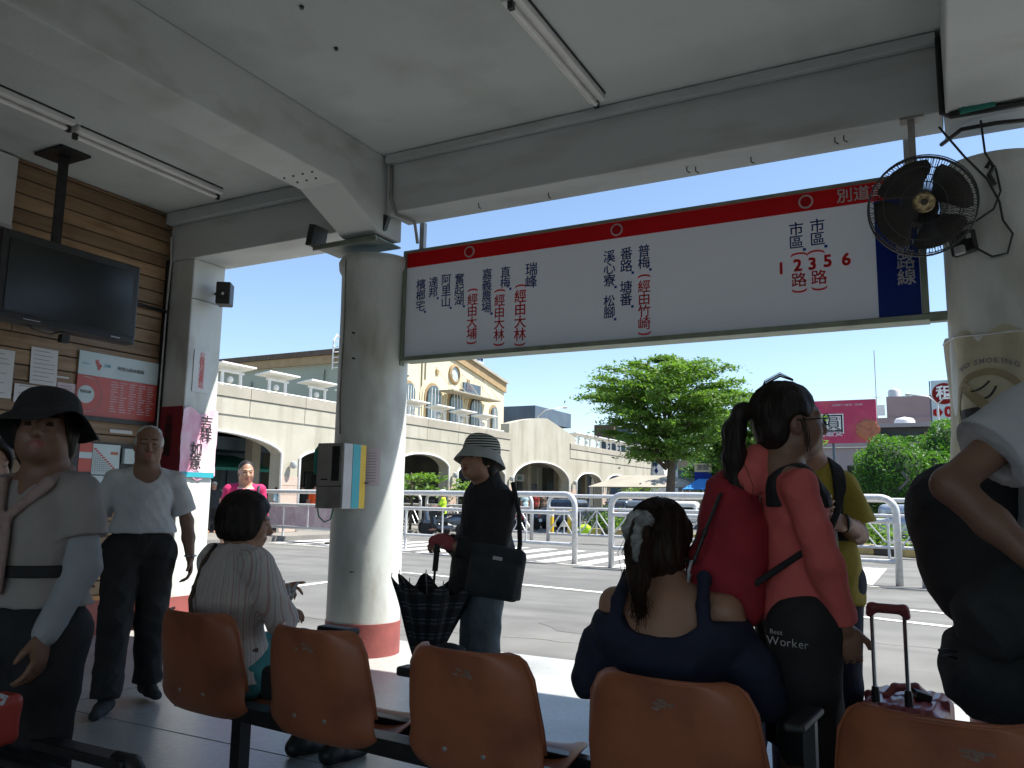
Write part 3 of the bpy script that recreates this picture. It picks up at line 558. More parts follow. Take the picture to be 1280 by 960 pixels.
# ================================================================ fan
fan = thing('wall_fan', 'dusty black caged fan hanging from the beam at the end of the sign', 'fan', (-.01, 4.6, 2.85)); kids_local = []
ft = Euler((rad(8), 0, rad(6))).to_matrix()
FC = Vector((-.012, 4.62, 2.815))
def FP(x, y, z): return FC + ft @ Vector((x, y, z))
cg = MB()
for r_, y in ((.262, 0), (.258, -.05), (.262, .02), (.19, -.075), (.11, -.092), (.19, .085), (.10, .10)): cg.tube([FP(r_ * math.cos(a), y, r_ * math.sin(a)) for a in [2 * math.pi * k / 40 for k in range(40)]], .0032 if abs(y) > .03 else .0045, 5, closed=True)
for k in range(110):
    a = 2 * math.pi * k / 110; c_, s_ = math.cos(a), math.sin(a)
    cg.tube([FP(.05 * c_, -.097, .05 * s_), FP(.15 * c_, -.088, .15 * s_), FP(.235 * c_, -.06, .235 * s_), FP(.26 * c_, -.01, .26 * s_)], .0021, 3, False)
    if k % 2: cg.tube([FP(.06 * c_, .10, .06 * s_), FP(.16 * c_, .09, .16 * s_), FP(.24 * c_, .06, .24 * s_), FP(.262 * c_, .01, .262 * s_)], .0021, 3, False)
cg.build('cage', 'blackmetal', fan)
M['fanblade'] = mat('dusty_blade', (.035, .032, .028), (.07, .066, .055), 7, .6)
for k in range(4):
    t = MB(); v = []; f = []; a0_ = 2 * math.pi * k / 4 + .5
    for i in range(8):
        r_ = .04 + .195 * i / 7; wd = .25 + .6 * math.sin(min(1, i / 5) * 1.5) * (1 if i < 7 else .8)
        for j in range(6):
            a = a0_ + (j / 5 - .5) * wd * 1.7; v.append(FP(r_ * math.cos(a), -.02 + (j / 5 - .5) * .05, r_ * math.sin(a)))
    for i in range(7):
        for j in range(5): q = i * 6 + j; f.append((q, q + 1, q + 7, q + 6))
    o = t.add(v, f).build('blade', 'fanblade', fan, 'all'); md = o.modifiers.new('th', 'SOLIDIFY'); md.thickness = .003
t = MB(); t.lathe([(.052, -.02), (.055, -.098), (.046, -.106), (.03, -.103), (.012, -.11), (.0, -.11)], 32, (0, 0, 0), 'Y'); 
t.v = [tuple(FC + ft @ Vector(p)) for p in t.v]; M['hubgold'] = mat('hub_badge', (.42, .33, .17), (.1, .08, .05), 45, .35, metal=.5); t.build('hub', 'hubgold', fan, True)
t = MB(); t.lathe([(.018, -.111), (.0, -.113)], 20, (0, 0, 0), 'Y'); t.v = [tuple(FC + ft @ Vector(p)) for p in t.v]; t.build('hub_centre', 'black', fan)
t = MB(); t.lathe([(.02, .02), (.085, .05), (.09, .14), (.07, .2), (.0, .21)], 28, (0, 0, 0), 'Y'); t.v = [tuple(FC + ft @ Vector(p)) for p in t.v]; t.build('motor', 'fanblade', fan, True)
MB().box(-.062, -.026, 4.80, 4.83, 2.95, 3.41).build('down_rod', 'steel', fan); MB().box(-.10, .02, 4.78, 4.86, 3.385, 3.40).build('ceiling_plate', 'steel', fan)
t = MB(); t.tube([FP(.03, .14, -.03), FP(.15, .12, -.12), FP(.26, .1, -.09), (.32, 4.78, 2.80), (.36, 4.8, 2.90), (.345, 4.8, 3.02), (.30, 4.79, 3.12), (.29, 4.78, 3.3)], .006, 6)
t.tube([(.09, 4.72, 3.28), (.2, 4.74, 3.1), (.30, 4.78, 2.97), (.35, 4.79, 2.84), (.36, 4.8, 2.74), (.40, 4.8, 2.66), (.37, 4.8, 2.56), (.30, 4.8, 2.55), (.22, 4.82, 2.62)], .006, 6)
t.tube([(.30, 4.78, 3.03), (.315, 4.775, 3.06), (.335, 4.775, 3.03), (.31, 4.775, 2.99), (.335, 4.775, 2.93)], .012, 6); t.build('cable', 'black', fan, 'all')
sw = thing('switch_box', 'black switch box with a pale plug on the right hand pillar below the fan', 'switch box', (.2, 4.84, 2.66))
MB().obox((.175, 4.868, 2.66), (.125, .05, .12), (0, -.12, -.5)).build('box', 'black', sw, bevel=.005); MB().obox((.155, 4.83, 2.612), (.05, .03, .045), (0, -.1, -.5)).build('plug', 'palegrey', sw, bevel=.004); MB().obox((.20, 4.826, 2.685), (.025, .012, .025), (0, -.1, -.5)).build('socket', 'palegrey', sw)
st = thing('power_strip', 'dark green power strip fixed to the end of the ceiling beam', 'power strip', (.28, 4.66, 3.33))
MB().obox((.27, 4.668, 3.335), (.165, .04, .055), (0, -.06, 0)).build('case', 'teal', st, bevel=.006); MB().obox((.275, 4.646, 3.352), (.15, .01, .03), (0, -.06, 0)).build('socket_row', 'black', st); MB().obox((.275, 4.640, 3.35), (.07, .006, .008), (0, -.06, 0)).build('print', 'palegrey', st)
# marks on the ceiling
for x, y in ((-2.9, 3.0), (-3.0, 3.4)):
    t = MB(); t.cyl((x, y, 3.848), (x, y, 3.835), .012, n=8); tag(t.build('ceiling_anchor', 'blackmetal'), 'small dark anchor stub in the ceiling, the one %s the wall' % ('farther from' if y < 3.2 else 'nearer'), 'anchor', 'ceiling anchor stubs')
# ================================================================ barriers
def barrier(a, b, label, h=1.47, zig=False, panel=False, nv=4, r=.062, group=None, half=False):
    a = Vector((a[0], a[1], RD)); b = Vector((b[0], b[1], RD)); L = (b - a).length; ang = math.atan2(b.y - a.y, b.x - a.x)
    t = thing('barrier', label, 'barrier', a, ang, group)
    cr = .26; P = [(0, 0, 0), (0, 0, h - cr)]
    for k in range(1, 7): q = math.pi / 2 * k / 6; P.append((cr - cr * math.cos(q), 0, h - cr + cr * math.sin(q)))
    for k in range(7): q = math.pi / 2 * k / 6; P.append((L - cr + cr * math.sin(q), 0, h - cr + cr * math.cos(q)))
    P += [(L, 0, 0)]
    MB().tube(P, r, 12).build('outer_tube', 'galv', t, 'all', local=True)
    zm, zb = h * .73, h * (.27 if not zig else .18)
    MB().cyl((r * .8, 0, zm), (L - r * .8, 0, zm), r * .75, n=10).build('mid_rail', 'galv', t, True, local=True)
    MB().cyl((r * .8, 0, zb), (L - r * .8, 0, zb), r * .7, n=10).build('bottom_rail', 'galv', t, True, local=True)
    n = nv; s = L / n
    for k in range(1, n):
        MB().cyl((k * s, 0, zb + .03 if k % 2 else .0), (k * s, 0, zm - .03), .02 if k % 2 else .035, n=8).build('upright', 'galv', t, True, local=True)
    if zig:
        for k in range(n):
            x0, x1, xm = k * s + .05, (k + 1) * s - .05, (k + .5) * s
            MB().cyl((xm, 0, zb), (xm, 0, zm), .02, n=6).build('thin_bar', 'galv', t, True, local=True)
            for top, lo in ((zm - .02, zb + .12), (zm - (zm - zb) * .45, zb + .02)):
                w_ = (x1 - x0) / 2 * (1 if top > zm - .1 else .55)
                MB().cyl((xm, 0, top), (xm - w_, 0, lo), .022, n=6).build('brace', 'galv', t, True, local=True); MB().cyl((xm, 0, top), (xm + w_, 0, lo), .022, n=6).build('brace', 'galv', t, True, local=True)
    if panel:
        for k in range(n):
            MB().box(k * s + .04, (k + 1) * s - .04, -.012, -.004, zb + .05, zm - .05).build('banner_panel', 'railbanner', t, local=True)
    return t
M['railbanner'] = mat('faded_pink_banner', (.42, .30, .34), (.50, .40, .42), 2.5, .7, .1, 20, dirt=(.6, .55, .5), dscale=5, damt=.6)
barrier((-22.6, 19.9), (-15.45, 18.4), 'tubular barrier hung with faded pink banners, left of the payphone pillar', panel=True, nv=6)
barrier((-15.0, 18.2), (-7.0, 16.2), 'tubular barrier behind the woman in the striped hat, ending in a round corner', nv=6)
barrier((-6.0, 15.75), (-.7, 15.35), 'tubular barrier behind the seated ponytail woman', nv=4)
barrier((-.3, 15.3), (6.0, 14.6), 'tubular barrier right of the mustard shirt, before the silver car', nv=3)
barrier((-24.5, 29.8), (-18.6, 27.4), 'zigzag barrier farther back, left of the payphone pillar', zig=True, nv=5, r=.06)
barrier((-18.1, 27.1), (-12.1, 24.4), 'zigzag barrier farther back with the pink notice, behind the striped hat woman', zig=True, nv=5, r=.06)
barrier((-11.3, 24.0), (-4.4, 23.5), 'zigzag barrier farther back, below the big tree', zig=True, nv=6, r=.06)
barrier((-3.7, 23.4), (3.6, 23.0), 'zigzag barrier farther back, in front of the silver car wheel', zig=True, nv=6, r=.06)
t = thing('paper_notice', 'small pink notice tied to the far zigzag barrier beside the lime rider', 'notice', (-13.8, 25.05, .6)); MB().obox((-15.3, 25.75, .78), (.75, .02, .55), (0, 0, -.42)).build('sheet', 'paperpink', t)
tt = MB()
for r_ in range(2): write(tt, ['公車專用', '禁止停車'][r_], (-15.57, 25.84, .86 - r_ * .24), (.912, -.41, 0), (0, 0, 1), .13, .01, lift=.02)
tt.build('lettering', 'ink', t)
for i, (x, y) in enumerate(((-13.6, 29.2), (-13.1, 29.8), (-22.2, 33.7), (-23.6, 35.0))[:3] + ((-20.6, 31.5),)):
    t = thing('bollard', ('yellow bollard just right of the dark car wheel', 'second yellow bollard right of the dark car wheel', 'yellow bollard farthest left, under the lime rider', 'yellow bollard between the striped hat woman and the pillar')[i], 'bollard', (x, y, RD), 0, 'yellow traffic bollards')
    MB().lathe([(.11, 0), (.11, .03), (.085, .05), (.085, .95), (.07, 1.0), (.02, 1.03)], 14, (x, y, RD)).build('post', 'yellow', t, True); MB().lathe([(.088, .7), (.088, .8)], 14, (x, y, RD)).build('band', 'whitetrim', t)
# island with black and yellow kerb stones
ia = Vector((-12.6, 29.9, 0)); ib = Vector((6, 20.5, 0)); dv = (ib - ia); n = 34; isl = thing('planter_island', 'traffic island edged with black and yellow kerb stones, planted with low shrubs', 'island', (-5, 26, RD)); u = dv.normalized(); nn = Vector((-u.y, u.x, 0))
for k in range(n):
    p = ia + dv * (k + .5) / n; MB().obox((p.x, p.y, RD + .14), (dv.length / n - .02, .2, .28), (0, 0, math.atan2(u.y, u.x))).build('kerb_stone', 'kerbyellow' if k % 2 else 'blackmetal', isl, bevel=.02)
q = [ia + nn * .12, ib + nn * .12, ib + nn * 1.5, ia + nn * 1.5]; MB().add([(p.x, p.y, RD + .2) for p in q], [(0, 1, 2, 3)]).build('soil', 'gutter', isl)
def leaf_cloud(pts, size, m, name, parent=None, flat=.5, jit=1.0, kind=None):
    pts = np.asarray(pts, float); n = len(pts); rng = np.random
    a = rng.normal(size=(n, 3)); a[:, 2] *= flat; a /= np.linalg.norm(a, axis=1)[:, None] + 1e-9
    b = np.cross(a, rng.normal(size=(n, 3)) * [flat, flat, 1] + [0, 0, .6]); b /= np.linalg.norm(b, axis=1)[:, None] + 1e-9
    s = (size * rng.uniform(.6, 1.25, n))[:, None]
    v = np.stack([pts - a * s, pts + b * s * .42, pts + a * s, pts - b * s * .42], 1).reshape(-1, 3)
    me = bpy.data.meshes.new(name); me.vertices.add(4 * n); me.vertices.foreach_set('co', v.ravel().astype(np.float32)); me.loops.add(4 * n); me.loops.foreach_set('vertex_index', np.arange(4 * n, dtype=np.int32))
    me.polygons.add(n); me.polygons.foreach_set('loop_start', np.arange(0, 4 * n, 4, dtype=np.int32)); me.polygons.foreach_set('loop_total', np.full(n, 4, dtype=np.int32)); me.update(calc_edges=True)
    me.materials.append(M[m]); o = link(name, me, parent)
    if kind: o['kind'] = kind
    return o
def shrubs(x0, y0, n, label):
    t = thing('shrub', label, 'shrub', (x0, y0, RD + .2), 0, 'low shrubs on the traffic island'); P = np.random.normal(size=(n, 3)) * [.45, .3, .22] + [0, 0, .3]; P[:, 2] = np.abs(P[:, 2])
    leaf_cloud(P, .09, 'leaf', 'foliage', t); s = MB()
    for k in range(6): s.tube([(0, 0, 0), (random.uniform(-.3, .3), random.uniform(-.2, .2), .4)], .01, 4)
    s.build('stem', 'bark', t, local=True)
for i, k in enumerate((.02, .38, .46, .55, .66, .8)):
    p = ia + dv * k + nn * .8; shrubs(p.x, p.y, 900, ('low shrub at the left end of the yellow kerb', 'low shrub under the big tree trunk', 'low shrub just right of the big tree trunk', 'low shrub left of the red backpack', 'low shrub hidden behind the red shirt woman', 'low shrub before the silver car')[i])
t = thing('ball', 'lime green round bag lying at the left end of the yellow kerb', 'bag', (-12.2, 29.2, RD)); MB().lathe([(.0, .0), (.16, .03), (.25, .15), (.24, .32), (.12, .42), (0, .44)], 16, (-12.2, 29.2, RD)).build('body', 'lime', t, True); MB().tube([(-12.25, 29.2, .32), (-12.2, 29.2, .42), (-12.15, 29.2, .32)], .012, 5).build('handle', 'whitetrim', t)
# ================================================================ arcade
AX = -19.5
arc = thing('arcade_building', 'long pale concrete arcade with round arches and a low gable', 'building', (AX, 36, RD))
arches = [(8.0, 13.3, 3.1, 2.45), (14.0, 20.4, 3.22, 2.62), (21.25, 26.1, 2.98, 2.5), (26.88, 30.85, 3.13, 2.6), (31.6, 36.2, 2.95, 2.4), (37.08, 44.2, 3.32, 2.3), (45.3, 49.5, 2.95, 2.32), (50.2, 54.5, 3.0, 2.32), (55.2, 59.4, 3.0, 2.32)]
def zlow(y):
    for a, b, zt, zs in arches:
        if a < y < b: k = (y - (a + b) / 2) / ((b - a) / 2); return zs + (zt - zs) * math.sqrt(max(0, 1 - abs(k) ** 2.2)) ** 1.15
    return RD + .13
def ztop(y):
    if 36.6 <= y < 45.2: return 5.1 + .68 * (1 - abs((y - 41.2) / 4.6) ** 1.5) if y < 41.2 else 5.0 + .78 * (1 - (y - 41.2) / 4.0)
    return 4.55
ys = [6.0]; 
for a, b, zt, zs in arches: ys += [a, a + .001] + [a + (b - a) * (1 - math.cos(math.pi * k / 24)) / 2 for k in range(1, 24)] + [b - .001, b]
ys += [36.6 - .001, 36.6, 45.2 - .001, 45.2, 60.2] + list(np.arange(36.8, 45, .4)); ys = sorted(set(round(float(y), 4) for y in ys))
wm = MB(); v = []; f = []
for i, y in enumerate(ys):
    e = 1e-4; m_ = y
    zl = zlow(m_); zt = ztop(m_); th = .5
    v += [(AX, y, zl), (AX, y, zt), (AX - th, y, zt), (AX - th, y, zl)]
    if i: a = 4 * i - 4; b = 4 * i; f += [(a, b, b + 1, a + 1), (a + 1, b + 1, b + 2, a + 2), (a + 3, a + 2, b + 2, b + 3), (a, a + 3, b + 3, b)]
f += [(0, 1, 2, 3), tuple(4 * (len(ys) - 1) + k for k in (3, 2, 1, 0))]
wm.add(v, f).build('wall', 'concrete', arc)
y = 6.1; random.seed(2)
while y < 60:                                            # facing panels with open joints
    w_ = 2.55
    if not (36.5 < y + w_ / 2 < 45.3):
        MB().box(AX + .002, AX + .03, y + .012, min(y + w_, 60.1) - .012, 3.72, 4.25).build('facing_panel', 'concrete', arc, bevel=.004)
        MB().box(AX - .06, AX + .06, y + .008, min(y + w_, 60.1) - .008, 4.27, 4.60).build('coping_stone', 'coping', arc, bevel=.01)
    y += w_
for a, b, zt, zs in arches[:]:
    P = []
    for k in range(25): yy = a + .02 + (b - a - .04) * (1 - math.cos(math.pi * k / 24)) / 2; P.append((AX + .03, yy, zlow(yy) - .03))
    P = [(AX + .03, a + .02, RD + .13)] + P + [(AX + .03, b - .02, RD + .13)]; MB().tube(P, .045, 6).build('arch_trim', 'whitetrim', arc, 'all')
edges = [13.65, 20.82, 26.5, 31.2, 36.64, 44.75, 49.85, 54.85]
wd = [.7, .85, .78, .75, .88, 1.1, .7, .7]
for e, w_ in zip(edges, wd):
    for k in range(6): MB().box(AX + .002, AX + .022, e - w_ / 2 + .03, e + w_ / 2 - .03, RD + .14 + k * .31, RD + .14 + k * .31 + .295).build('pier_tile', 'pierpink', arc)
    L_ = MB(); L_.lathe([(.02, 0), (.1, .03), (.13, .12), (.1, .22), (.02, .25)], 12, (AX + .17, e, 2.15)); L_.box(AX + .02, AX + .15, e - .03, e + .03, 2.2, 2.26); L_.build('globe_lamp', 'greyhat', arc, True)
MB().box(AX - 5, AX - .5, 6, 60.2, 3.45, 3.6).build('soffit', 'coping', arc); MB().box(AX - 6, AX - .5, 6, 60.2, 3.95, 4.1).build('roof_terrace', 'coping', arc)
for i, y in enumerate(np.arange(7, 60, 4.4)):
    MB().box(AX - 5.2, AX - 5.0, y, y + 4.36, RD + .13, 3.45).build('shop_wall', ('darkint', 'greygreen', 'darkint', 'bluegrey')[i % 4], arc)
    MB().box(AX - 4.99, AX - 4.95, y + .6, y + 2.2, .3, 2.5).build('shop_window', 'glass', arc); MB().box(AX - 4.99, AX - 4.93, y + 2.5, y + 3.5, RD + .14, 2.3).build('shop_door', ('carblue', 'darkglass', 'paleblue')[i % 3], arc)
    MB().box(AX - 2.6, AX - 2.25, y + 1.1, y + 1.5, RD + .14, 3.44).build('inner_column', 'coping', arc)
aw = thing('awning', 'green edged shop awning inside the first arch behind the pink shirt woman', 'awning', (-23, 18, 2))
MB().prism([(-24.4, 2.75), (-22.2, 2.2), (-22.2, 2.1), (-24.4, 2.65)], 'XZ', 16.5, 23).build('canopy', 'teal', aw); MB().box(-24.3, -22.6, 16.8, 23, 2.85, 3.3).build('fascia', 'bluegrey', aw)
bx = thing('notice_board', 'pale framed board standing under the wide gabled arch', 'board', (-22, 41, 1)); MB().box(-22.1, -22.0, 39.6, 41.9, .9, 2.35).build('panel', 'posterpale', bx); MB().box(-22.14, -22.09, 39.5, 42, .8, 2.45).build('frame', 'bluegrey', bx)
sgn = thing('sign', 'small lit style shop sign hanging in the wide gabled arch', 'sign', (-22, 42.6, 2.5)); MB().box(-22.1, -22, 42.2, 43.3, 2.3, 2.7).build('panel', 'palegrey', sgn); k = MB(); write(k, '商店', (-21.99, 42.4, 2.38), (0, 1, 0), (0, 0, 1), .25, .01); k.build('lettering', 'teal', sgn)
def young_tree(x, y, h, label):
    t = thing('young_tree', label, 'tree', (x, y, RD), 0, 'young trees along the arcade'); MB().tube([(0, 0, 0), (.05, .02, h * .5), (0, 0, h)], [.06, .05, .02], 7).build('trunk', 'bark', t, 'all', local=True); P = []
    for k in range(10):
        a = random.uniform(0, 6.28); z_ = h * random.uniform(.55, .95); r_ = random.uniform(.4, 1.0)
        c = np.array([math.cos(a) * r_, math.sin(a) * r_, z_]); P.append(np.random.normal(size=(60, 3)) * [.3, .3, .07] + c)
        MB().tube([(0, 0, z_ - .3), tuple(c)], [.03, .01], 5).build('branch', 'bark', t, local=True)
    leaf_cloud(np.concatenate(P), .13, 'leaf', 'crown', t)
young_tree(-18.0, onx(514, 600, -18)[1], 2.3, 'young tree before the arch left of the striped hat woman'); young_tree(-18.0, onx(588, 600, -18)[1], 2.1, 'young tree peeking past the striped hat woman\'s face'); young_tree(-17.8, 51.8, 2.7, 'young tree before the last arch of the arcade')
# white frames on the terrace
def roof_frame(y, L=1.45, z=4.6):
    t = thing('roof_frame', 'white slab on two legs standing on the arcade terrace', 'roof frame', (AX - .5, y, z), 0, 'white slab frames along the arcade terrace')
    MB().obox((0, 0, .72), (.7, L, .05), (0, -.12, 0)).build('slab', 'whitetrim', t, local=True); MB().box(-.05, .05, -.5, .5, .52, .58).build('crossbar', 'whitetrim', t, local=True)
    for s in (-.38, .38): MB().box(-.04, .04, s - .035, s + .035, 0, .52).build('leg', 'whitetrim', t, local=True)
    MB().lathe([(.0, .2), (.09, .25), (.1, .34), (.05, .42), (0, .43)], 10, (-.1, .05, 0)).build('globe', 'whitetrim', t, True, local=True)
for y in np.arange(14.4, 36, 2.05): roof_frame(float(y))
for y in np.arange(46.4, 60, 1.9): roof_frame(float(y), 1.5)
P = np.random.uniform(size=(9000, 3)) * [1.3, 30, .5] + [AX - 3.2, 7, 4.1]; P[:, 2] += .25 * np.sin(P[:, 1] * 1.3) + .1; P = P[np.sin(P[:, 1] * .9) > -.3]
tag(leaf_cloud(P, .12, 'leafd', 'terrace_planting'), kind='stuff')
rr = thing('terrace_railing', 'low white railing along the edge of the arcade terrace', 'railing', (AX - .3, 20, 4.6)); k = MB(); k.tube([(AX - .2, 6, 4.68), (AX - .2, 36.4, 4.68)], .03, 5); k.build('rail', 'whitetrim', rr)
# ================================================================ cream building
cb = thing('cream_building', 'cream rendered building with gabled parapet, arched windows and a round window', 'building', (-26, 41, 0)); CX = -26
MB().prism([(33.4, RD), (47.95, RD), (47.95, 9.0), (40.7, 10.35), (33.4, 9.0)], 'YZ', CX - .4, CX).build('facade', 'cream', cb)
MB().box(-62, CX - .4, 33.4, 33.8, RD, 8.3).build('side_wall', 'greygreen', cb); MB().box(-62, CX - .4, 33.8, 47.9, 8.0, 8.3).build('roof', 'greyhat', cb); MB().box(-62, CX - .4, 47.5, 47.9, RD, 8.0).build('rear_wall', 'cream', cb)
MB().box(-62, CX - .3, 33.15, 33.39, 8.3, 8.75).build('eaves_band', 'ochre', cb); MB().box(-62, CX - .3, 33.05, 33.5, 8.76, 9.05).build('eaves_cap', 'bark', cb)
for s in (1, -1):
    a = (40.7, 10.36); b = (48.1, 8.98) if s > 0 else (33.25, 8.98)
    MB().prism([(a[0], a[1] + .02), (b[0], b[1] + .02), (b[0], b[1] - .58), (a[0], a[1] - .58)], 'YZ', CX + .002, CX + .12).build('gable_band', 'ochre', cb); MB().prism([(a[0], a[1] + .18), (b[0], b[1] + .18), (b[0], b[1] + .03), (a[0], a[1] + .03)], 'YZ', CX - .5, CX + .25).build('gable_cap', 'whitetrim' if 0 else 'coping', cb)
def arched(y, z0, w_, h_, ring, k=14):
    def poly(w2, h2, z00): return [(y - w2 / 2, z00), (y + w2 / 2, z00)] + [(y + w2 / 2 * math.cos(q), z00 + h2 - w2 / 2 + w2 / 2 * math.sin(q)) for q in [math.pi * i / k for i in range(k + 1)]]
    for i in range(ring, 0, -1): MB().prism(poly(w_ + i * .34, h_ + i * .17, z0), 'YZ', CX + .002, CX + .05 + .05 * (ring - i)).build('window_surround', 'ochre' if i == 1 else 'cream', cb)
    o = MB().prism(poly(w_, h_, z0), 'YZ', CX + .01, CX + .12 + .05 * ring).build('window', 'glass', cb)
    for d in (-.25, 0, .25): MB().box(CX + .12 + .05 * ring, CX + .15 + .05 * ring, y + d * w_ - .02, y + d * w_ + .02, z0, z0 + h_ * .93).build('glazing_bar', 'whitetrim', o)
    W[o] = W[cb]
arched(36.75, 5.6, .95, 1.95, 1); arched(39.05, 5.5, 1.35, 2.2, 3); arched(41.5, 5.4, 1.35, 2.2, 3); arched(43.9, 5.3, 1.35, 2.2, 3); arched(46.5, 5.5, .8, 1.75, 1)
t = MB(); t.lathe([(.62, 0), (.62, .1), (.5, .16), (.46, .16), (.46, .02)], 28, (CX + .002, 41.5, 8.75), 'X'); t.build('round_window_ring', 'ochre', cb, True); MB().lathe([(.47, 0), (.47, .05)], 28, (CX + .003, 41.5, 8.75), 'X').build('round_window', 'posterpale', cb)
MB().box(CX + .2, CX + .3, 42.2, 44.3, 7.75, 8.35).build('name_board', 'bluegrey', cb); tt = MB(); write(tt, '嘉義', (CX + .31, 42.5, 7.9), (0, 1, 0), (0, 0, 1), .35, .01); tt.build('lettering', 'ink', cb)
t = MB(); t.box(CX + .1, CX + 1.2, 39.6, 45.4, 7.45, 7.52)
for y in (39.7, 41.2, 42.7, 44.2, 45.3): t.tube([(CX + 1.1, y, 7.5), (CX, y - .2, 8.9)], .02, 4); t.tube([(CX + .3, y, 7.45), (CX + 1.15, y, 7.45)], .03, 4)
t.build('entrance_canopy', 'coping', cb)
for y, z0 in ((38.0, 7.6), (38.35, 8.0), (35.6, 7.2)): MB().tube([(CX + .05, y, z0), (CX + .05, y, 9.4)], .04, 6).build('downpipe', 'coping', cb)
for y, z_ in ((39.6, 8.6), (43.2, 8.5)): MB().box(CX + .002, CX + .06, y - .15, y + .15, z_ - .15, z_ + .15).build('vent', 'ochre', cb)
for x, z_ in ((-29.2, 8.0), (-34.5, 7.6)): MB().tube([(x, 33.3, 4.4), (x, 33.3, z_)], .09, 8).build('flue_pipe', 'greygreen', cb, True)
ld_ = thing('roof_ladder', 'white hooped ladder on the eaves left of the round pillar', 'ladder', (-28, 33.1, 9)); t = MB()
for dx in (-.28, .28): t.tube([(-28 + dx, 33.0, 7.9), (-28 + dx, 33.0, 9.5), (-28 + dx, 33.25, 9.85), (-28 + dx, 33.6, 9.6)], .045, 6)
for k in range(6): t.tube([(-28.28, 33.0, 8 + k * .28), (-27.72, 33.0, 8 + k * .28)], .03, 5)
t.build('ladder_frame', 'whitetrim', ld_)
for i, (y, z0, z1, tx) in enumerate(((43.9, 10.3, 11.4, '大學'), (46.2, 9.9, 11.2, '嘉義'))):
    hb = thing('roof_sign', ('small white roof sign cut by the long route sign', 'white and blue roof sign at the right end of the cream building')[i], 'sign', (-27, y, 9))
    MB().box(-27.05, -26.95, y - .55, y + .55, z0, z1).build('panel', 'posterpale', hb); t = MB(); write(t, tx, (-26.94, y - .4, z0 + .5), (0, 1, 0), (0, 0, 1), .38, .02); t.build('lettering', 'letterblue', hb); t = MB()
    for dy in (-.5, 0, .5): t.tube([(-27.1, y + dy, 8.3), (-27.1, y + dy, z1)], .035, 5); t.tube([(-27.1, y + dy, z0), (-28.2, y + dy, 8.3)], .03, 5)
    t.tube([(-27.1, y - .5, 8.9), (-27.1, y + .5, z0)], .03, 5); t.build('sign_frame', 'bluegrey', hb)
# ================================================================ other background
b = thing('office_block', 'dark blue grey box building showing over the arcade gable', 'building', (-29, 56, 0))
MB().box(-32, -26.6, 53.7, 60, RD, 6.7).build('lower_floors', 'bluegrey', b); MB().box(-32.2, -26.3, 53.4, 60, 7.0, 8.15).build('top_cladding', 'bluegrey', b)
for k in range(7): MB().box(-31.9 + k * .76, -31.2 + k * .76, 53.5, 53.6, 6.1, 6.95).build('window', 'darkglass', b)
def street_lamp(x, y, h, a, label, arm=1.3, two=False):
    t = thing('street_lamp', label, 'street lamp', (x, y, RD)); MB().tube([(x, y, RD), (x, y, h - .6)], [.09, .06], 8).build('pole', 'galv', t, True)
    for s in ((1, -1) if two else (1,)):
        P = [(x, y, h - .6), (x + s * arm * .3 * math.cos(a), y + arm * .3 * s * math.sin(a), h - .15), (x + s * arm * math.cos(a), y + s * arm * math.sin(a), h)]; MB().tube(P, .04, 6).build('arm', 'galv', t, 'all')
        e = Vector(P[-1]); MB().lathe([(.02, -.06), (.14, -.04), (.17, .02), (.08, .09), (.01, .1)], 12, e + Vector((.1 * math.cos(a) * s, .1 * s * math.sin(a), 0))).build('lantern', 'greyhat', t, True)
_q = onx(474, 500, -18.4); street_lamp(-18.4, _q[1], onx(512, 471, -18.4)[2], math.pi / 2, 'street lamp whose head pokes out right of the round pillar', 1.5); street_lamp(-24.5, 50.2, 7.55, .3, 'street lamp before the blue grey block', 1.8)
pa = ony(1175, 560, 52); street_lamp(pa[0], 52, 7.6, .1, 'double armed street lamp before the rent billboard', 1.4, True)
# dark roof and pale spire
b = thing('dark_house', 'dark pitched building hidden behind the big tree', 'building', (-23, 68, 0)); MB().box(-25.2, -21.0, 66, 72, RD, 5.0).build('wall', 'bluegrey', b); MB().prism([(-26.0, 7.6), (-23.4, 7.5), (-20.6, 4.9), (-26.0, 4.9)], 'XZ', 65.5, 72).build('roof', 'bluegrey', b); MB().box(-26.3, -24.5, 65, 66, 6.4, 7.7).build('roof_box', 'brownshirt', b); MB().box(-21.0, -20.0, 64, 66, RD, 4.2).build('porch', 'greygreen', b)
sp_ = thing('spire', 'slender white triangular spire with a blue diamond pattern', 'tower', (-19.3, 60.3, 0)); a = (-19.95, 60); c = (-18.3, 60)
MB().prism([(-20.0, RD), (-18.0, RD), (-18.35, 2.6), (-19.05, 5.5), (-19.35, 5.5), (-20.0, 3.1)], 'XZ', 60, 61).build('body', 'whitetrim', sp_)
for i, (x, z_) in enumerate(((-19.2, 5.0), (-19.42, 4.55), (-18.98, 4.5), (-19.2, 4.05), (-19.4, 4.0 + .08), (-19.18, 3.55))): MB().prism([(x, z_ - .24), (x + .15, z_), (x, z_ + .24), (x - .15, z_)], 'XZ', 59.96, 59.99).build('diamond', 'signblue', sp_)
b = thing('tan_building', 'tan low building with a glazed band and a pale column behind the trees', 'building', (-18, 77, 0)); MB().box(-23, -13, 76, 84, RD, 5.6).build('wall', 'ochre', b); b.children
bpy.data.objects['tan_building'].children[0].data.materials[0] = mat('tan_render', (.36, .30, .20), (.32, .27, .18), .5, .9)
MB().box(-23.2, -12.6, 75.6, 76.2, 5.62, 6.0).build('roof_edge', 'galv', b)
for k in range(9): MB().box(-22.4 + k * 1.02, -21.5 + k * 1.02, 75.9, 75.99, 2.3, 4.2).build('window', 'glass', b)
MB().cyl((-18.3, 75.2, RD), (-18.3, 75.2, 5.6), .35).build('column', 'galv', b, True)
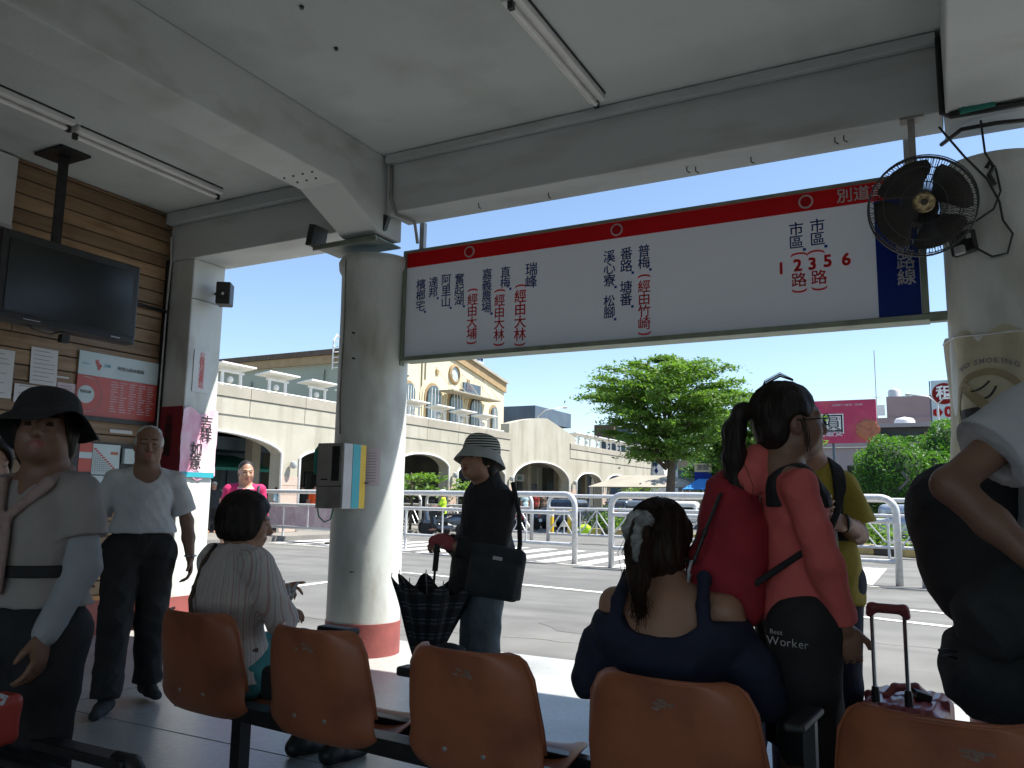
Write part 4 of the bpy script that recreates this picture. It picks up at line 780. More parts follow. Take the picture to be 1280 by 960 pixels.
def tent(x, y, w_, d_, z0, z1, m, label, posts=True):
    t = thing('market_tent', label, 'tent', (x, y, RD)); v = [(-w_ / 2, -d_ / 2, z0), (w_ / 2, -d_ / 2, z0), (w_ / 2, d_ / 2, z0), (-w_ / 2, d_ / 2, z0), (-w_ * .25, 0, z1), (w_ * .25, 0, z1)]
    MB().add([(x + a, y + b_, c_) for a, b_, c_ in v], [(0, 1, 5, 4), (1, 2, 5), (2, 3, 4, 5), (3, 0, 4)]).build('canopy', m, t)
    for a in (-1, 1):
        for c_ in (-1, 1): MB().cyl((x + a * w_ * .48, y + c_ * d_ * .48, RD), (x + a * w_ * .48, y + c_ * d_ * .48, z0), .03, n=6).build('leg', 'galv', t)
tent(-15.3, 46, 6.2, 3, 2.05, 2.75, 'coping', 'long dull cream market tent left of the big trunk'); tent(-11.2, 44, 2.0, 3, 1.9, 2.5, 'cyan', 'blue market tent right of the big trunk'); tent(-9.6, 43.5, 2.2, 3, 1.85, 2.45, 'whitetrim', 'white market tent beside the blue one')
M['tentblue'] = mat('tent_blue', (.02, .22, .62), None, 3, .6); bpy.data.objects['market_tent.001'].children[0].data.materials[0] = M['tentblue']
s = thing('sign', 'dark sign board with big white capital letters behind the red backpack', 'sign', (-7.6, 42, 2)); y0 = 42
a = ony(886, 604, y0); b_ = ony(950, 616, y0); MB().box(a[0], b_[0] + .3, y0, y0 + .1, b_[2] - .1, a[2] + .1).build('panel', 'bluegrey', s); t = MB(); write(t, 'PLUTH', (a[0] + .08, y0, b_[2] + .03), (1, 0, 0), (0, 0, 1), .34, .02, lift=.03); t.build('lettering', 'whitetrim', s); MB().cyl((a[0] + .3, y0 + .05, RD), (a[0] + .3, y0 + .05, b_[2]), .05).build('post', 'galv', s)
s = thing('sign', 'small cream and blue sign box left of the ponytail', 'sign', (-9, 48, 3)); a = ony(868, 579, 48); b_ = ony(888, 601, 48); MB().box(a[0], b_[0], 48, 48.3, (a[2] + b_[2]) / 2, a[2]).build('panel', 'cream', s); MB().box(a[0], b_[0], 48, 48.3, b_[2], (a[2] + b_[2]) / 2 - .01).build('lower_panel', 'signblue', s); t = MB(); write(t, '旅館', (a[0] + .15, 48, (a[2] + b_[2]) / 2 + .12), (1, 0, 0), (0, 0, 1), .3, .02, lift=.01); t.build('lettering', 'ink', s); MB().cyl(((a[0] + b_[0]) / 2, 48.1, RD), ((a[0] + b_[0]) / 2, 48.1, b_[2]), .05).build('post', 'galv', s)
# billboards
M['bbpink'] = mat('billboard_magenta', (.48, .03, .10), (.40, .025, .08), .6, .5, dirt=(.55, .18, .12), dscale=.5, damt=.5)
s = thing('billboard', 'magenta billboard with white Chinese characters beside the ponytail woman\'s face', 'billboard', (-5.6, 64, 5)); y0 = 62; a = ony(985, 503, y0); b_ = ony(1097, 553, y0)
MB().box(a[0], b_[0], y0, y0 + .3, b_[2], a[2]).build('panel', 'bbpink', s); t = MB(); t2 = MB(); p = ony(1014, 526, y0); q = ony(1054, 531, y0)
write(t, '團', (p[0] - .2, y0, q[2] - .55), (1, 0, 0), (0, 0, 1), 1.25, .05, lift=.03); write(t, '圓', (q[0] - 1.25, y0, q[2] - .55), (1, 0, 0), (0, 0, 1), 1.25, .05, lift=.03); t.build('lettering', 'whitetrim', s)
for dx in (-.0,): write(t2, '團', (p[0] - .2, y0, q[2] - .55), (1, 0, 0), (0, 0, 1), 1.25, .0, lift=.06); write(t2, '圓', (q[0] - 1.25, y0, q[2] - .55), (1, 0, 0), (0, 0, 1), 1.25, .0, lift=.06)
t2.build('lettering_inner', 'letterblack', s); t = MB(); q = ony(1020, 545, y0); write(t, '嘉義最安', (q[0] - .5, y0, q[2] - .05), (1, 0, 0), (0, 0, 1), .5, .02, lift=.03); q = ony(1052, 506, y0); write(t, 'HAPPY NEW YEAR', (q[0] - .6, y0, q[2] - .1), (1, 0, 0), (0, 0, 1), .16, .0, lift=.03); t.build('pale_lettering', 'paperpink', s)
t = MB(); q = ony(1085, 537, y0)
for k in range(7): aa = k * .9; t.lathe([(.42, 0), (.3, -.06), (0, -.08)], 12, (q[0] + .4 * math.cos(aa), y0 - .005 - k * .01, q[2] + .35 * math.sin(aa)), 'Y')
t.build('printed_flower', 'orange', s)
for dx in (.5, 3, 5.5): MB().tube([(a[0] + dx, y0 + .35, RD), (a[0] + dx, y0 + .35, a[2])], .1, 6).build('post', 'bluegrey', s)
s = thing('billboard', 'white and blue rental billboard with a red disc beside the no smoking banner', 'billboard', (.6, 56, 6)); y0 = 56; a = ony(1163, 476, y0); b_ = ony(1215, 526, y0); MB().box(a[0], b_[0] + 1, y0, y0 + .25, b_[2], a[2]).build('panel', 'posterpale', s)
q = ony(1180, 492, y0); MB().lathe([(.66, 0), (.66, .03)], 28, (q[0], y0 - .03, q[2]), 'Y').build('red_disc', 'letterred', s); t = MB(); write(t, '租', (q[0] - .42, y0 - .04, q[2] - .36), (1, 0, 0), (0, 0, 1), .8, .02, lift=.02); t.build('disc_lettering', 'whitetrim', s)
t = MB(); q2 = ony(1184, 523, y0); write(t, '0600', (q2[0] - .1, y0, q2[2] + .12), (1, 0, 0), (0, 0, 1), .62, .04, lift=.02); t.lathe([(.3, 0), (.26, .02)], 5, (q2[0] - .5, y0 - .03, q2[2] + .38), 'Y'); t.build('lettering', 'letterred', s)
MB().box(a[0] - .1, a[0] - .03, y0 + .1, y0 + .2, b_[2] - 2, a[2]).build('edge_frame', 'bluegrey', s)
M['greybuild'] = mat('grey_mauve_render', (.34, .31, .31), (.30, .27, .27), .3, .9); M['mauve'] = mat('mauve_render', (.32, .24, .24), (.28, .21, .21), .3, .9)
b = thing('grey_building', 'long low grey building with a row of windows under the magenta billboard', 'building', (-4, 72, 0)); MB().box(-13, 14, 72, 82, RD, 5.9).build('wall', 'greybuild', b); MB().box(-13.2, 14.2, 71.7, 72.1, 5.92, 6.25).build('parapet', 'greybuild', b)
for k in range(14): o = MB().box(-12 + k * 1.75, -10.8 + k * 1.75, 71.93, 71.995, 2.9, 4.4).build('window', 'darkglass', b); W[o] = W[b]; MB().box(-11.43 + k * 1.75, -11.37 + k * 1.75, 71.9, 71.925, 2.9, 4.4).build('glazing_bar', 'whitetrim', o); MB().box(-12 + k * 1.75, -10.8 + k * 1.75, 71.9, 71.925, 3.6, 3.66).build('glazing_bar', 'whitetrim', o)
P = np.random.uniform(size=(2500, 3)) * [12, .8, .7] + [-11, 72.4, 6.1]; tag(leaf_cloud(P, .16, 'leafd', 'roof_plants'), kind='stuff')
b = thing('roof_shed', 'low dark roof structure beside the magenta billboard', 'building', (0, 74, 6)); MB().box(-4.5, 3, 74, 80, 5.95, 7.6).build('wall', 'darkint', b); MB().box(-4.7, 3.2, 73.6, 80, 7.62, 7.95).build('roof', 'greybuild', b); MB().box(-1.0, 1.6, 73.8, 74, 6.1, 7.2).build('panel', 'ochre', b)
b = thing('mauve_building', 'stepped mauve rooftop building with water tanks behind', 'building', (-2, 96, 0)); MB().box(-7, 6, 96, 104, RD, 10.6).build('wall', 'mauve', b); MB().box(-4.8, 1.8, 96.2, 104, 10.6, 12.9).build('upper_wall', 'mauve', b); MB().box(-6.8, -5.0, 95.9, 96.4, 10.9, 12.0).build('white_hoarding', 'whitetrim', b); MB().box(2.0, 4.2, 95.9, 96.4, 10.9, 12.1).build('white_hoarding', 'whitetrim', b)
for i, (px, py, y0, r_) in enumerate(((1118, 494, 97, .65), (1131, 532, 76, .8))):
    q = ony(px, py, y0); t = thing('water_tank', ('steel water tank on top of the mauve building', 'white water tank on the nearer roof shed')[i], 'water tank', (q[0], y0, q[2] - 1)); MB().lathe([(r_, 0), (r_, 1.3), (r_ * .8, 1.5), (0, 1.65)], 18, (q[0], y0, q[2] - .9)).build('drum', 'galv' if i == 0 else 'whitetrim', t, True); MB().lathe([(r_ * 1.15, -.9 if i else -.5), (r_ * 1.15, 0)], 8, (q[0], y0, q[2] - .9)).build('stand', 'bluegrey', t)
q = ony(1095, 490, 97); t = thing('antenna_mast', 'thin antenna mast behind the magenta billboard', 'antenna', (q[0], 97, 9)); MB().tube([(q[0], 97, 5), (q[0], 97, ony(1093, 438, 97)[2])], .05, 5).build('mast', 'greyhat', t); MB().tube([(q[0] - .4, 97, 13), (q[0] + .4, 97, 13)], .03, 4).build('crossarm', 'greyhat', t)
b = thing('low_building', 'far pale building line closing the street behind the arcade end', 'building', (-30, 110, 0)); MB().box(-60, -24, 100, 115, RD, 6).build('wall', 'greybuild', b)
for k in range(16): MB().box(-58 + k * 2.1, -56.8 + k * 2.1, 99.9, 99.99, 2.5, 4.2).build('window', 'darkglass', b)
b = thing('low_building', 'pale building behind the clipped bushes at the right', 'building', (25, 80, 0)); MB().box(15, 60, 76, 90, RD, 7).build('wall', 'greybuild', b)
for k in range(16): MB().box(16 + k * 2.6, 17.8 + k * 2.6, 75.9, 75.99, 2.5, 4.2).build('window', 'darkglass', b)
# ================================================================ trees
def big_tree(x, y, H, R0, zb, label, nleaf, seed, trunk=.2, m='leaf', size=.10):
    random.seed(seed); np.random.seed(seed); t = thing('umbrella_tree', label, 'tree', (x, y, RD)); T = []
    for k in range(9): q = k / 8; T.append((.25 * math.sin(q * 3), .1 * math.sin(q * 5), q * H * .93))
    MB().tube(T, [trunk * (1 - .82 * k / 8) for k in range(9)], 9).build('trunk', 'bark', t, 'all', local=True); P = []; br = MB()
    tiers = 9
    for i in range(tiers):
        q = i / (tiers - 1); z_ = zb + (H * .97 - zb) * q; R_ = R0 * (.55 + 1.15 * q if q < .38 else 1.0 * (1 - ((q - .38) / .62) ** 2.8) + .10); nb = 9 if q < .8 else 6
        for k in range(nb):
            a = 6.283 * (k + random.uniform(-.35, .35)) / nb + i * .5; L_ = R_ * random.uniform(.68, 1.1); rise = L_ * random.uniform(.08, .30)
            b0 = Vector((0, 0, z_ - L_ * .25)); b1 = Vector((math.cos(a) * L_, math.sin(a) * L_, z_ + rise - .1)); mid = (b0 + b1) / 2 + Vector((0, 0, .18 * L_)); br.tube([b0, mid, b1], [.06 * (1 - q * .6), .035, .01], 5)
            n_s = max(4, int(L_ * 3.6))
            for s_ in range(n_s):
                u_ = .28 + .72 * (s_ + random.random()) / n_s; c = (b0 * (1 - u_) ** 2 + mid * 2 * u_ * (1 - u_) + b1 * u_ ** 2); side = random.uniform(-1, 1) * (.9 * (1.15 - u_)) * L_ * .33
                c = c + Vector((-math.sin(a) * side, math.cos(a) * side, .04)); P.append((c, a, .30 + .1 * random.random()))
    br.build('branch', 'bark', t, 'all', local=True)
    per = nleaf // len(P); out = []
    for c, a, s_ in P:
        g = np.random.normal(size=(per, 3)) * [s_ * 1.0, s_ * .5, .06]; ca, sa = math.cos(a), math.sin(a); g[:, 2] += -.25 * (g[:, 0] ** 2)
        out.append(np.stack([c.x + g[:, 0] * ca - g[:, 1] * sa, c.y + g[:, 0] * sa + g[:, 1] * ca, c.z + g[:, 2]], 1))
    leaf_cloud(np.concatenate(out), size, m, 'crown', t, flat=.45); return t
big_tree(-10.75, 35.0, 7.95, 3.75, 3.3, 'big layered tree standing across the road in the middle of the photo', 46000, 4, .26)
big_tree(-9.5, 47.0, 6.9, 3.9, 2.9, 'second layered tree behind the big one, by the ponytail', 18000, 8, .22, size=.17)
big_tree(-12.6, 55, 5.2, 2.6, 1.5, 'dark small tree just right of the big trunk', 12000, 12, .15, 'leafd', .17)
def bush(blobs, label, n, x, y):
    t = thing('clipped_bush', label, 'bush', (x, y, RD)); P = []
    for (cx, cy, cz, r1, r2, r3) in blobs:
        g = np.random.normal(size=(n, 3)); g /= np.linalg.norm(g, axis=1)[:, None]; rr_ = 1 + .07 * np.sin(g[:, 0] * 9 + cx) * np.sin(g[:, 1] * 8) + .06 * np.sin(g[:, 2] * 11 + g[:, 0] * 5) + np.random.normal(size=n) * .035; P.append(g * rr_[:, None] * [r1, r2, r3] + [cx, cy, cz])
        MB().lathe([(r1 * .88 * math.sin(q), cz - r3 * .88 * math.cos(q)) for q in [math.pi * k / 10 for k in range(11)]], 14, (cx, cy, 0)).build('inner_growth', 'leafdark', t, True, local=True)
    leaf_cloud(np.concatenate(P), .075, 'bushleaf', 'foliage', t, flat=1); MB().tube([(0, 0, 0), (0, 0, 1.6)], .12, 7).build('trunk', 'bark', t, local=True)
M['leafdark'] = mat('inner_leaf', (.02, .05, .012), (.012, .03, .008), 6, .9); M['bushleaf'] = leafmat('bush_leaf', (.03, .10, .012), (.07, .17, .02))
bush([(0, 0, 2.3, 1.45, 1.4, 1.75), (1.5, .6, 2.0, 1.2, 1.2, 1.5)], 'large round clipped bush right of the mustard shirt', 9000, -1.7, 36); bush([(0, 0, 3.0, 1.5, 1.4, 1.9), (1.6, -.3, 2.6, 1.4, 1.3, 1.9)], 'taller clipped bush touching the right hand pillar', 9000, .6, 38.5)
# ================================================================ implicit bodies (distance fields meshed by surface nets)
V3 = lambda *a: np.array(a, float)
def smin(a, b, k):
    h = np.maximum(k - np.abs(a - b), 0) / k; return np.minimum(a, b) - h * h * k * .25
class SDF:
    """list of primitives in one frame, blended smoothly; mesh() turns the field into one continuous surface"""
    def __init__(s, k=.02): s.p = []; s.k = k
    def cone(s, a, b, ra, rb, k=None, sq=None, ax=(0, 1, 0), op='u'): s.p.append(('c', V3(*a), V3(*b), ra, rb, k or s.k, sq, V3(*ax), op)); return s
    def ell(s, c, r, R=None, k=None, op='u'): s.p.append(('e', V3(*c), V3(*r), None if R is None else np.array(R), 0, k or s.k, None, None, op)); return s
    def box(s, c, h, rr=.01, R=None, k=None, op='u'): s.p.append(('b', V3(*c), V3(*h), None if R is None else np.array(R), rr, k or s.k, None, None, op)); return s
    def chain(s, pts, rs, k=None, sq=None, ax=(0, 1, 0)):
        for i in range(len(pts) - 1): s.cone(pts[i], pts[i + 1], rs[i], rs[i + 1], k, sq, ax)
        return s
    def bounds(s, q, m):
        if q[0] == 'c': r = max(q[3], q[4]); return np.minimum(q[1], q[2]) - r - m, np.maximum(q[1], q[2]) + r + m
        r = np.linalg.norm(q[2]) if q[3] is not None else q[2]; return q[1] - r - m, q[1] + r + m
    def grid(s, res, noise=None):
        lo = np.min([s.bounds(q, 0)[0] for q in s.p if len(q) > 1 and q[8] == 'u'], 0) - 2.5 * res; hi = np.max([s.bounds(q, 0)[1] for q in s.p if len(q) > 1 and q[8] == 'u'], 0) + 2.5 * res
        n = np.ceil((hi - lo) / res).astype(int) + 1; D = np.full(n, .2, np.float32)
        axs = [lo[i] + res * np.arange(n[i]) for i in range(3)]
        st = []
        for q in s.p:
            if q[0] == 'layer': st.append(D); D = np.full(n, .2, np.float32); continue
            if q[0] == 'merge': D = smin(st.pop(), D, .018); continue
            m = q[5] + 2 * res if q[8] == 'u' else q[5] + res; a, b = s.bounds(q, m); i0 = np.clip(np.floor((a - lo) / res).astype(int), 0, n - 1); i1 = np.clip(np.ceil((b - lo) / res).astype(int) + 1, 1, n)
            if np.any(i1 <= i0): continue
            sl = tuple(slice(i0[i], i1[i]) for i in range(3)); X, Y, Z = np.meshgrid(*[axs[i][sl[i]].astype(np.float32) for i in range(3)], indexing='ij')
            if q[0] == 'c':
                a, b, ra, rb = q[1], q[2], q[3], q[4]; px, py, pz = X - a[0], Y - a[1], Z - a[2]; d = b - a
                if q[6]:
                    ax = q[7] / np.linalg.norm(q[7]); dt = px * ax[0] + py * ax[1] + pz * ax[2]; w_ = 1 / q[6] - 1; px = px + dt * ax[0] * w_; py = py + dt * ax[1] * w_; pz = pz + dt * ax[2] * w_; d = d + ax * np.dot(d, ax) * w_
                l2 = float(d @ d) + 1e-9; t = np.clip((px * d[0] + py * d[1] + pz * d[2]) / l2, 0, 1)
                f = np.sqrt((px - t * d[0]) ** 2 + (py - t * d[1]) ** 2 + (pz - t * d[2]) ** 2) - (ra + (rb - ra) * t)
                if q[6]: f = f * (q[6] + 1) / 2
            else:
                px, py, pz = X - q[1][0], Y - q[1][1], Z - q[1][2]
                if q[3] is not None: R = q[3]; px, py, pz = (px * R[0, j] + py * R[1, j] + pz * R[2, j] for j in range(3))
                r = q[2]
                if q[0] == 'e':
                    k0 = np.sqrt((px / r[0]) ** 2 + (py / r[1]) ** 2 + (pz / r[2]) ** 2); k1 = np.sqrt((px / r[0] ** 2) ** 2 + (py / r[1] ** 2) ** 2 + (pz / r[2] ** 2) ** 2) + 1e-6; f = k0 * (k0 - 1) / k1
                    f = np.where(k0 < 1e-3, -min(r), f)
                else:
                    rr = q[4]; ax_, ay, az = (np.abs(v) - h + rr for v, h in zip((px, py, pz), r)); f = np.sqrt(np.maximum(ax_, 0) ** 2 + np.maximum(ay, 0) ** 2 + np.maximum(az, 0) ** 2) + np.minimum(np.maximum(ax_, np.maximum(ay, az)), 0) - rr
            D[sl] = smin(D[sl], f, q[5]) if q[8] == 'u' else -smin(-D[sl], f, q[5])
        if noise is not None:
            X, Y, Z = np.meshgrid(*[x.astype(np.float32) for x in axs], indexing='ij'); D = D + noise(X, Y, Z).astype(np.float32)
        return D, lo, res
    def mesh(s, name, m, parent=None, res=.007, noise=None, paint=None):
        D, lo, res = s.grid(res, noise); ins = D < 0; n = D.shape
        cnt = sum(ins[i:n[0] - 1 + i, j:n[1] - 1 + j, k:n[2] - 1 + k].astype(np.int8) for i in (0, 1) for j in (0, 1) for k in (0, 1))
        act = (cnt > 0) & (cnt < 8); idx = np.argwhere(act); ids = np.full(act.shape, -1, np.int32); ids[act] = np.arange(len(idx))
        cs = [(i, j, k) for i in (0, 1) for j in (0, 1) for k in (0, 1)]; val = np.stack([D[idx[:, 0] + c[0], idx[:, 1] + c[1], idx[:, 2] + c[2]] for c in cs], 1)
        acc = np.zeros((len(idx), 3)); w_ = np.zeros(len(idx))
        for a in range(8):
            for b in range(a + 1, 8):
                if sum(abs(cs[a][i] - cs[b][i]) for i in range(3)) != 1: continue
                va, vb = val[:, a], val[:, b]; mk = (va < 0) != (vb < 0); t = np.where(mk, va / np.where(mk, va - vb, 1), 0)
                acc += (np.array(cs[a]) + t[:, None] * (np.array(cs[b]) - np.array(cs[a]))) * mk[:, None]; w_ += mk
        P = lo + res * (idx + acc / w_[:, None]); F = []
        for ax in range(3):
            o = [i for i in range(3) if i != ax]; sA = [slice(None)] * 3; sB = [slice(None)] * 3; sA[ax] = slice(0, n[ax] - 1); sB[ax] = slice(1, n[ax])
            A, B = ins[tuple(sA)], ins[tuple(sB)]; e = np.argwhere(A != B); e = e[(e[:, o[0]] > 0) & (e[:, o[1]] > 0) & (e[:, o[0]] < n[o[0]] - 1) & (e[:, o[1]] < n[o[1]] - 1)]
            q = []
            for da, db in ((0, 0), (1, 0), (1, 1), (0, 1)):
                c = e.copy(); c[:, o[0]] -= da; c[:, o[1]] -= db; q.append(ids[c[:, 0], c[:, 1], c[:, 2]])
            q = np.stack(q, 1); fl = A[e[:, 0], e[:, 1], e[:, 2]]; 
            if ax == 1: fl = ~fl
            q[fl] = q[fl][:, ::-1]; F.append(q[:, ::-1])
        F = np.concatenate(F); me = bpy.data.meshes.new(name); me.vertices.add(len(P)); me.vertices.foreach_set('co', P.astype(np.float32).ravel()); me.loops.add(4 * len(F)); me.loops.foreach_set('vertex_index', F.astype(np.int32).ravel())
        me.polygons.add(len(F)); me.polygons.foreach_set('loop_start', np.arange(0, 4 * len(F), 4, dtype=np.int32)); me.polygons.foreach_set('loop_total', np.full(len(F), 4, dtype=np.int32)); me.polygons.foreach_set('use_smooth', np.ones(len(F), bool)); me.update(calc_edges=True)
        ms = m if isinstance(m, (list, tuple)) else [m]
        for x in ms: me.materials.append(M[x])
        if paint is not None: cen = P[F].mean(1); me.polygons.foreach_set('material_index', paint(cen).astype(np.int32))
        return link(name, me, parent)
def rotm(x=0, y=0, z=0): return np.array(Euler((x, y, z)).to_matrix())
def folds(amp=.004, sx=1, seed=0, fx=22, fz=13):
    def f(X, Y, Z):
        a = np.sin(X * fx * sx + 2.5 * np.sin(Z * fz * .6 + seed) + 2 * np.sin(Y * 7 + seed)); b = np.sin(Z * fz * 2.0 + 14 * X * sx + 2.6 * np.sin(Y * 9 + seed) + 1.7 * np.sin(X * 11 + seed) + seed * 2); c = np.sin(Z * 31 - X * 26 + 3 * np.sin(Y * 13 + X * 8 + seed) + seed)
        return amp * (.9 * (np.abs(a) ** .7 - .6) + .9 * (np.abs(b) ** .6 - .6) * (.6 + .4 * np.sin(X * 9 + Y * 7 + seed)) + .55 * (np.abs(c) ** .6 - .6))
    return f
def strands(amp=.0025, f=95, lean=0): return lambda X, Y, Z: amp * (np.sin(X * f + 4 * np.sin(Z * 7) + lean * Z) * np.sin(Y * f * .9 + 3 * np.sin(Z * 6 + 1)) + .5 * np.sin(X * f * 2.1 + Y * 40))
def add_head(B, c, R, s=1.0, neck=None, fem=True, rneck=.052, chin=1.0, k=.012):
    T = lambda x, y, z: tuple(c + R @ (V3(x, y, z) * s)); e = lambda p, r, kk=.02, op='u': B.ell(T(*p), V3(*r) * s, R, kk, op)
    e((0, -.018, .032), (.074, .092, .086)); e((0, .022, -.025), (.062, .066, .078), .03); e((0, .050, -.083), (.034, .034, .027 * chin), .03)
    for d in (-1, 1):
        e((d * .036, .052, -.030), (.028, .030, .032), .02); e((d * .046, .005, -.062), (.024, .045, .030), .03)
        e((d * .074, -.010, -.008), (.010, .019, .031), .008); e((d * .078, -.006, -.006), (.004, .010, .018), .004, 's')
        e((d * .031, .094, .004), (.017, .014, .010), .012, 's'); e((d * .031, .073, .002), (.0145, .0125, .0115), .005)
        B.cone(T(d * .012, .083, .021), T(d * .048, .070, .024), .009 * s, .007 * s, .012); B.cone(T(d * .008, .094, -.036), T(d * .013, .088, -.036), .0085 * s, .0075 * s, .006)
    B.cone(T(0, .080, .012), T(0, .103, -.031), .008 * s, .0125 * s, .01); B.cone(T(-.019, .082, -.060), T(.019, .082, -.060), .0062 * s, .0062 * s, .005); B.cone(T(0, .088, -.0595), T(0, .0885, -.0595), .0075 * s, .0075 * s, .006)
    B.cone(T(-.014, .083, -.070), T(.014, .083, -.070), .0075 * s, .0075 * s, .005); B.ell(T(0, .100, -.0645), V3(.024, .006, .0022) * s, R, .004, 's')
    if neck is not None: B.cone(T(0, -.022, -.055), neck, rneck * s, rneck * 1.12, .03)
    def near(cen, p, r): return np.linalg.norm(((cen - np.array(T(*p))) @ R) / (np.array(r) * s), axis=1) < 1
    def paint(cen):
        o = np.zeros(len(cen), int); o[near(cen, (0, .092, -.0645), (.024, .02, .0135))] = 1
        for d in (-1, 1): o[near(cen, (d * .031, .083, .001), (.0135, .02, .0048))] = 2; o[near(cen, (d * .031, .084, .0245), (.021, .03, .0042))] = 2
        return o
    return T, paint
def add_hand(B, w_, d, n, side, curl=.35, s=1.0, spread=.12, thumb=.5, per=None):
    """wrist, direction of the fingers, palm normal (fingers curl towards it), side = +1/-1 puts the thumb on n x d or its opposite"""
    w_ = V3(*w_); d = V3(*d); d /= np.linalg.norm(d); n = V3(*n); n -= d * (n @ d); n /= np.linalg.norm(n); x = np.cross(n, d) * side
    R = np.stack([x, d, n], 1); B.ell(w_ + d * .045 * s, V3(.040, .050, .0155) * s, R, .012); B.ell(w_ + d * .03 * s + x * .026 * s + n * .006 * s, V3(.016, .028, .014) * s, R, .012)
    for i, (o, L) in enumerate(((.030, .070), (.010, .078), (-.010, .073), (-.029, .058))):
        c = curl if per is None else per[i]; p = w_ + (d * .082 + x * o) * s; dr = d + x * o * spread * 4; dr /= np.linalg.norm(dr); ang = c * .45; r = .0088 * s
        for j, f in enumerate((.44, .31, .25)):
            ang += c * (.5, .9, .7)[j]; v = dr * math.cos(ang) + n * math.sin(ang); q = p + v * L * f * s; B.cone(p, q, r, r * .9, .0035); p = q; r *= .9
    p = w_ + (d * .022 + x * .034 + n * .006) * s; v = d * .75 + x * .62 + n * thumb * .4; v /= np.linalg.norm(v); q = p + v * .036 * s; B.cone(p, q, .0115 * s, .0095 * s, .006); v2 = d * .85 + x * .2 + n * thumb * .8; v2 /= np.linalg.norm(v2); B.cone(q, q + v2 * .028 * s, .0095 * s, .0078 * s, .004)
def add_foot(B, ank, d, s=1.0, shoe=0):
    ank = V3(*ank); d = V3(*d); d /= np.linalg.norm(d); g = V3(0, 0, ank[2] - .045 * s); h = ank * [1, 1, 0] + [0, 0, ank[2] - .045 * s]
    B.chain([ank, h - d * .03 * s, ], [.036 * s + shoe, .033 * s + shoe], .02); B.chain([h - d * .035 * s, h + d * .06 * s + [0, 0, -.008 * s], h + d * .155 * s + [0, 0, -.02 * s]], [.031 * s + shoe, .033 * s + shoe, .024 * s + shoe], .02)
def joints(H=1.6, **kw):
    s = H / 1.6; J = dict(head=V3(0, .01, 1.487), neck=V3(0, -.012, 1.375), chest=V3(0, 0, 1.20), waist=V3(0, 0, 1.02), pelvis=V3(0, 0, .90))
    for d, q in ((-1, 'L'), (1, 'R')):
        J['sh' + q] = V3(d * .152, -.01, 1.305); J['el' + q] = V3(d * .195, -.02, 1.04); J['wr' + q] = V3(d * .20, .03, .82)
        J['hip' + q] = V3(d * .088, 0, .86); J['kn' + q] = V3(d * .09, .015, .47); J['an' + q] = V3(d * .09, -.01, .085)
    for k in J: J[k] = J[k] * s
    for k, v in kw.items(): J[k] = V3(*v)
    J['s'] = s; return J
def body(J, headR, fem=True, girth=1.0, hands=None, feet=True, face=True, headscale=1.0, neckr=.05):
    B = SDF(.025); s = J['s']; g = girth; B.chain([J['pelvis'], J['waist'], J['chest'], (J['shL'] + J['shR']) / 2 + V3(0, 0, .0)], [.125 * s * g, .108 * s * g, .125 * s * g, .085 * s], .05, .72)
    for q in 'LR':
        B.cone((J['shL'] + J['shR']) / 2 * .45 + J['sh' + q] * .55, J['sh' + q], .058 * s, .044 * s, .04)
        B.cone(J['sh' + q], J['el' + q], .041 * s * g, .036 * s, .02); B.cone(J['el' + q], J['wr' + q] * .45 + J['el' + q] * .55, .038 * s, .036 * s, .02); B.cone(J['wr' + q] * .45 + J['el' + q] * .55, J['wr' + q], .036 * s, .0245 * s, .02)
        B.cone(J['hip' + q], J['kn' + q], .082 * s * g, .055 * s, .04); m_ = J['kn' + q] * .68 + J['an' + q] * .32; B.chain([J['kn' + q], m_, J['an' + q]], [.053 * s, .052 * s, .034 * s], .02)
        if feet: add_foot(B, J['an' + q], J.get('ft' + q, V3(0, 1, 0)), s)
        if hands and q in hands: add_hand(B, J['wr' + q], *hands[q])
    B.cone(J['neck'] - V3(0, 0, .03) * s, (J['shL'] + J['shR']) / 2, .058 * s, .07 * s, .05)
    T, paint = add_head(B, J['head'], headR, s * headscale, J['neck'], fem, neckr)
    return B, T, paint
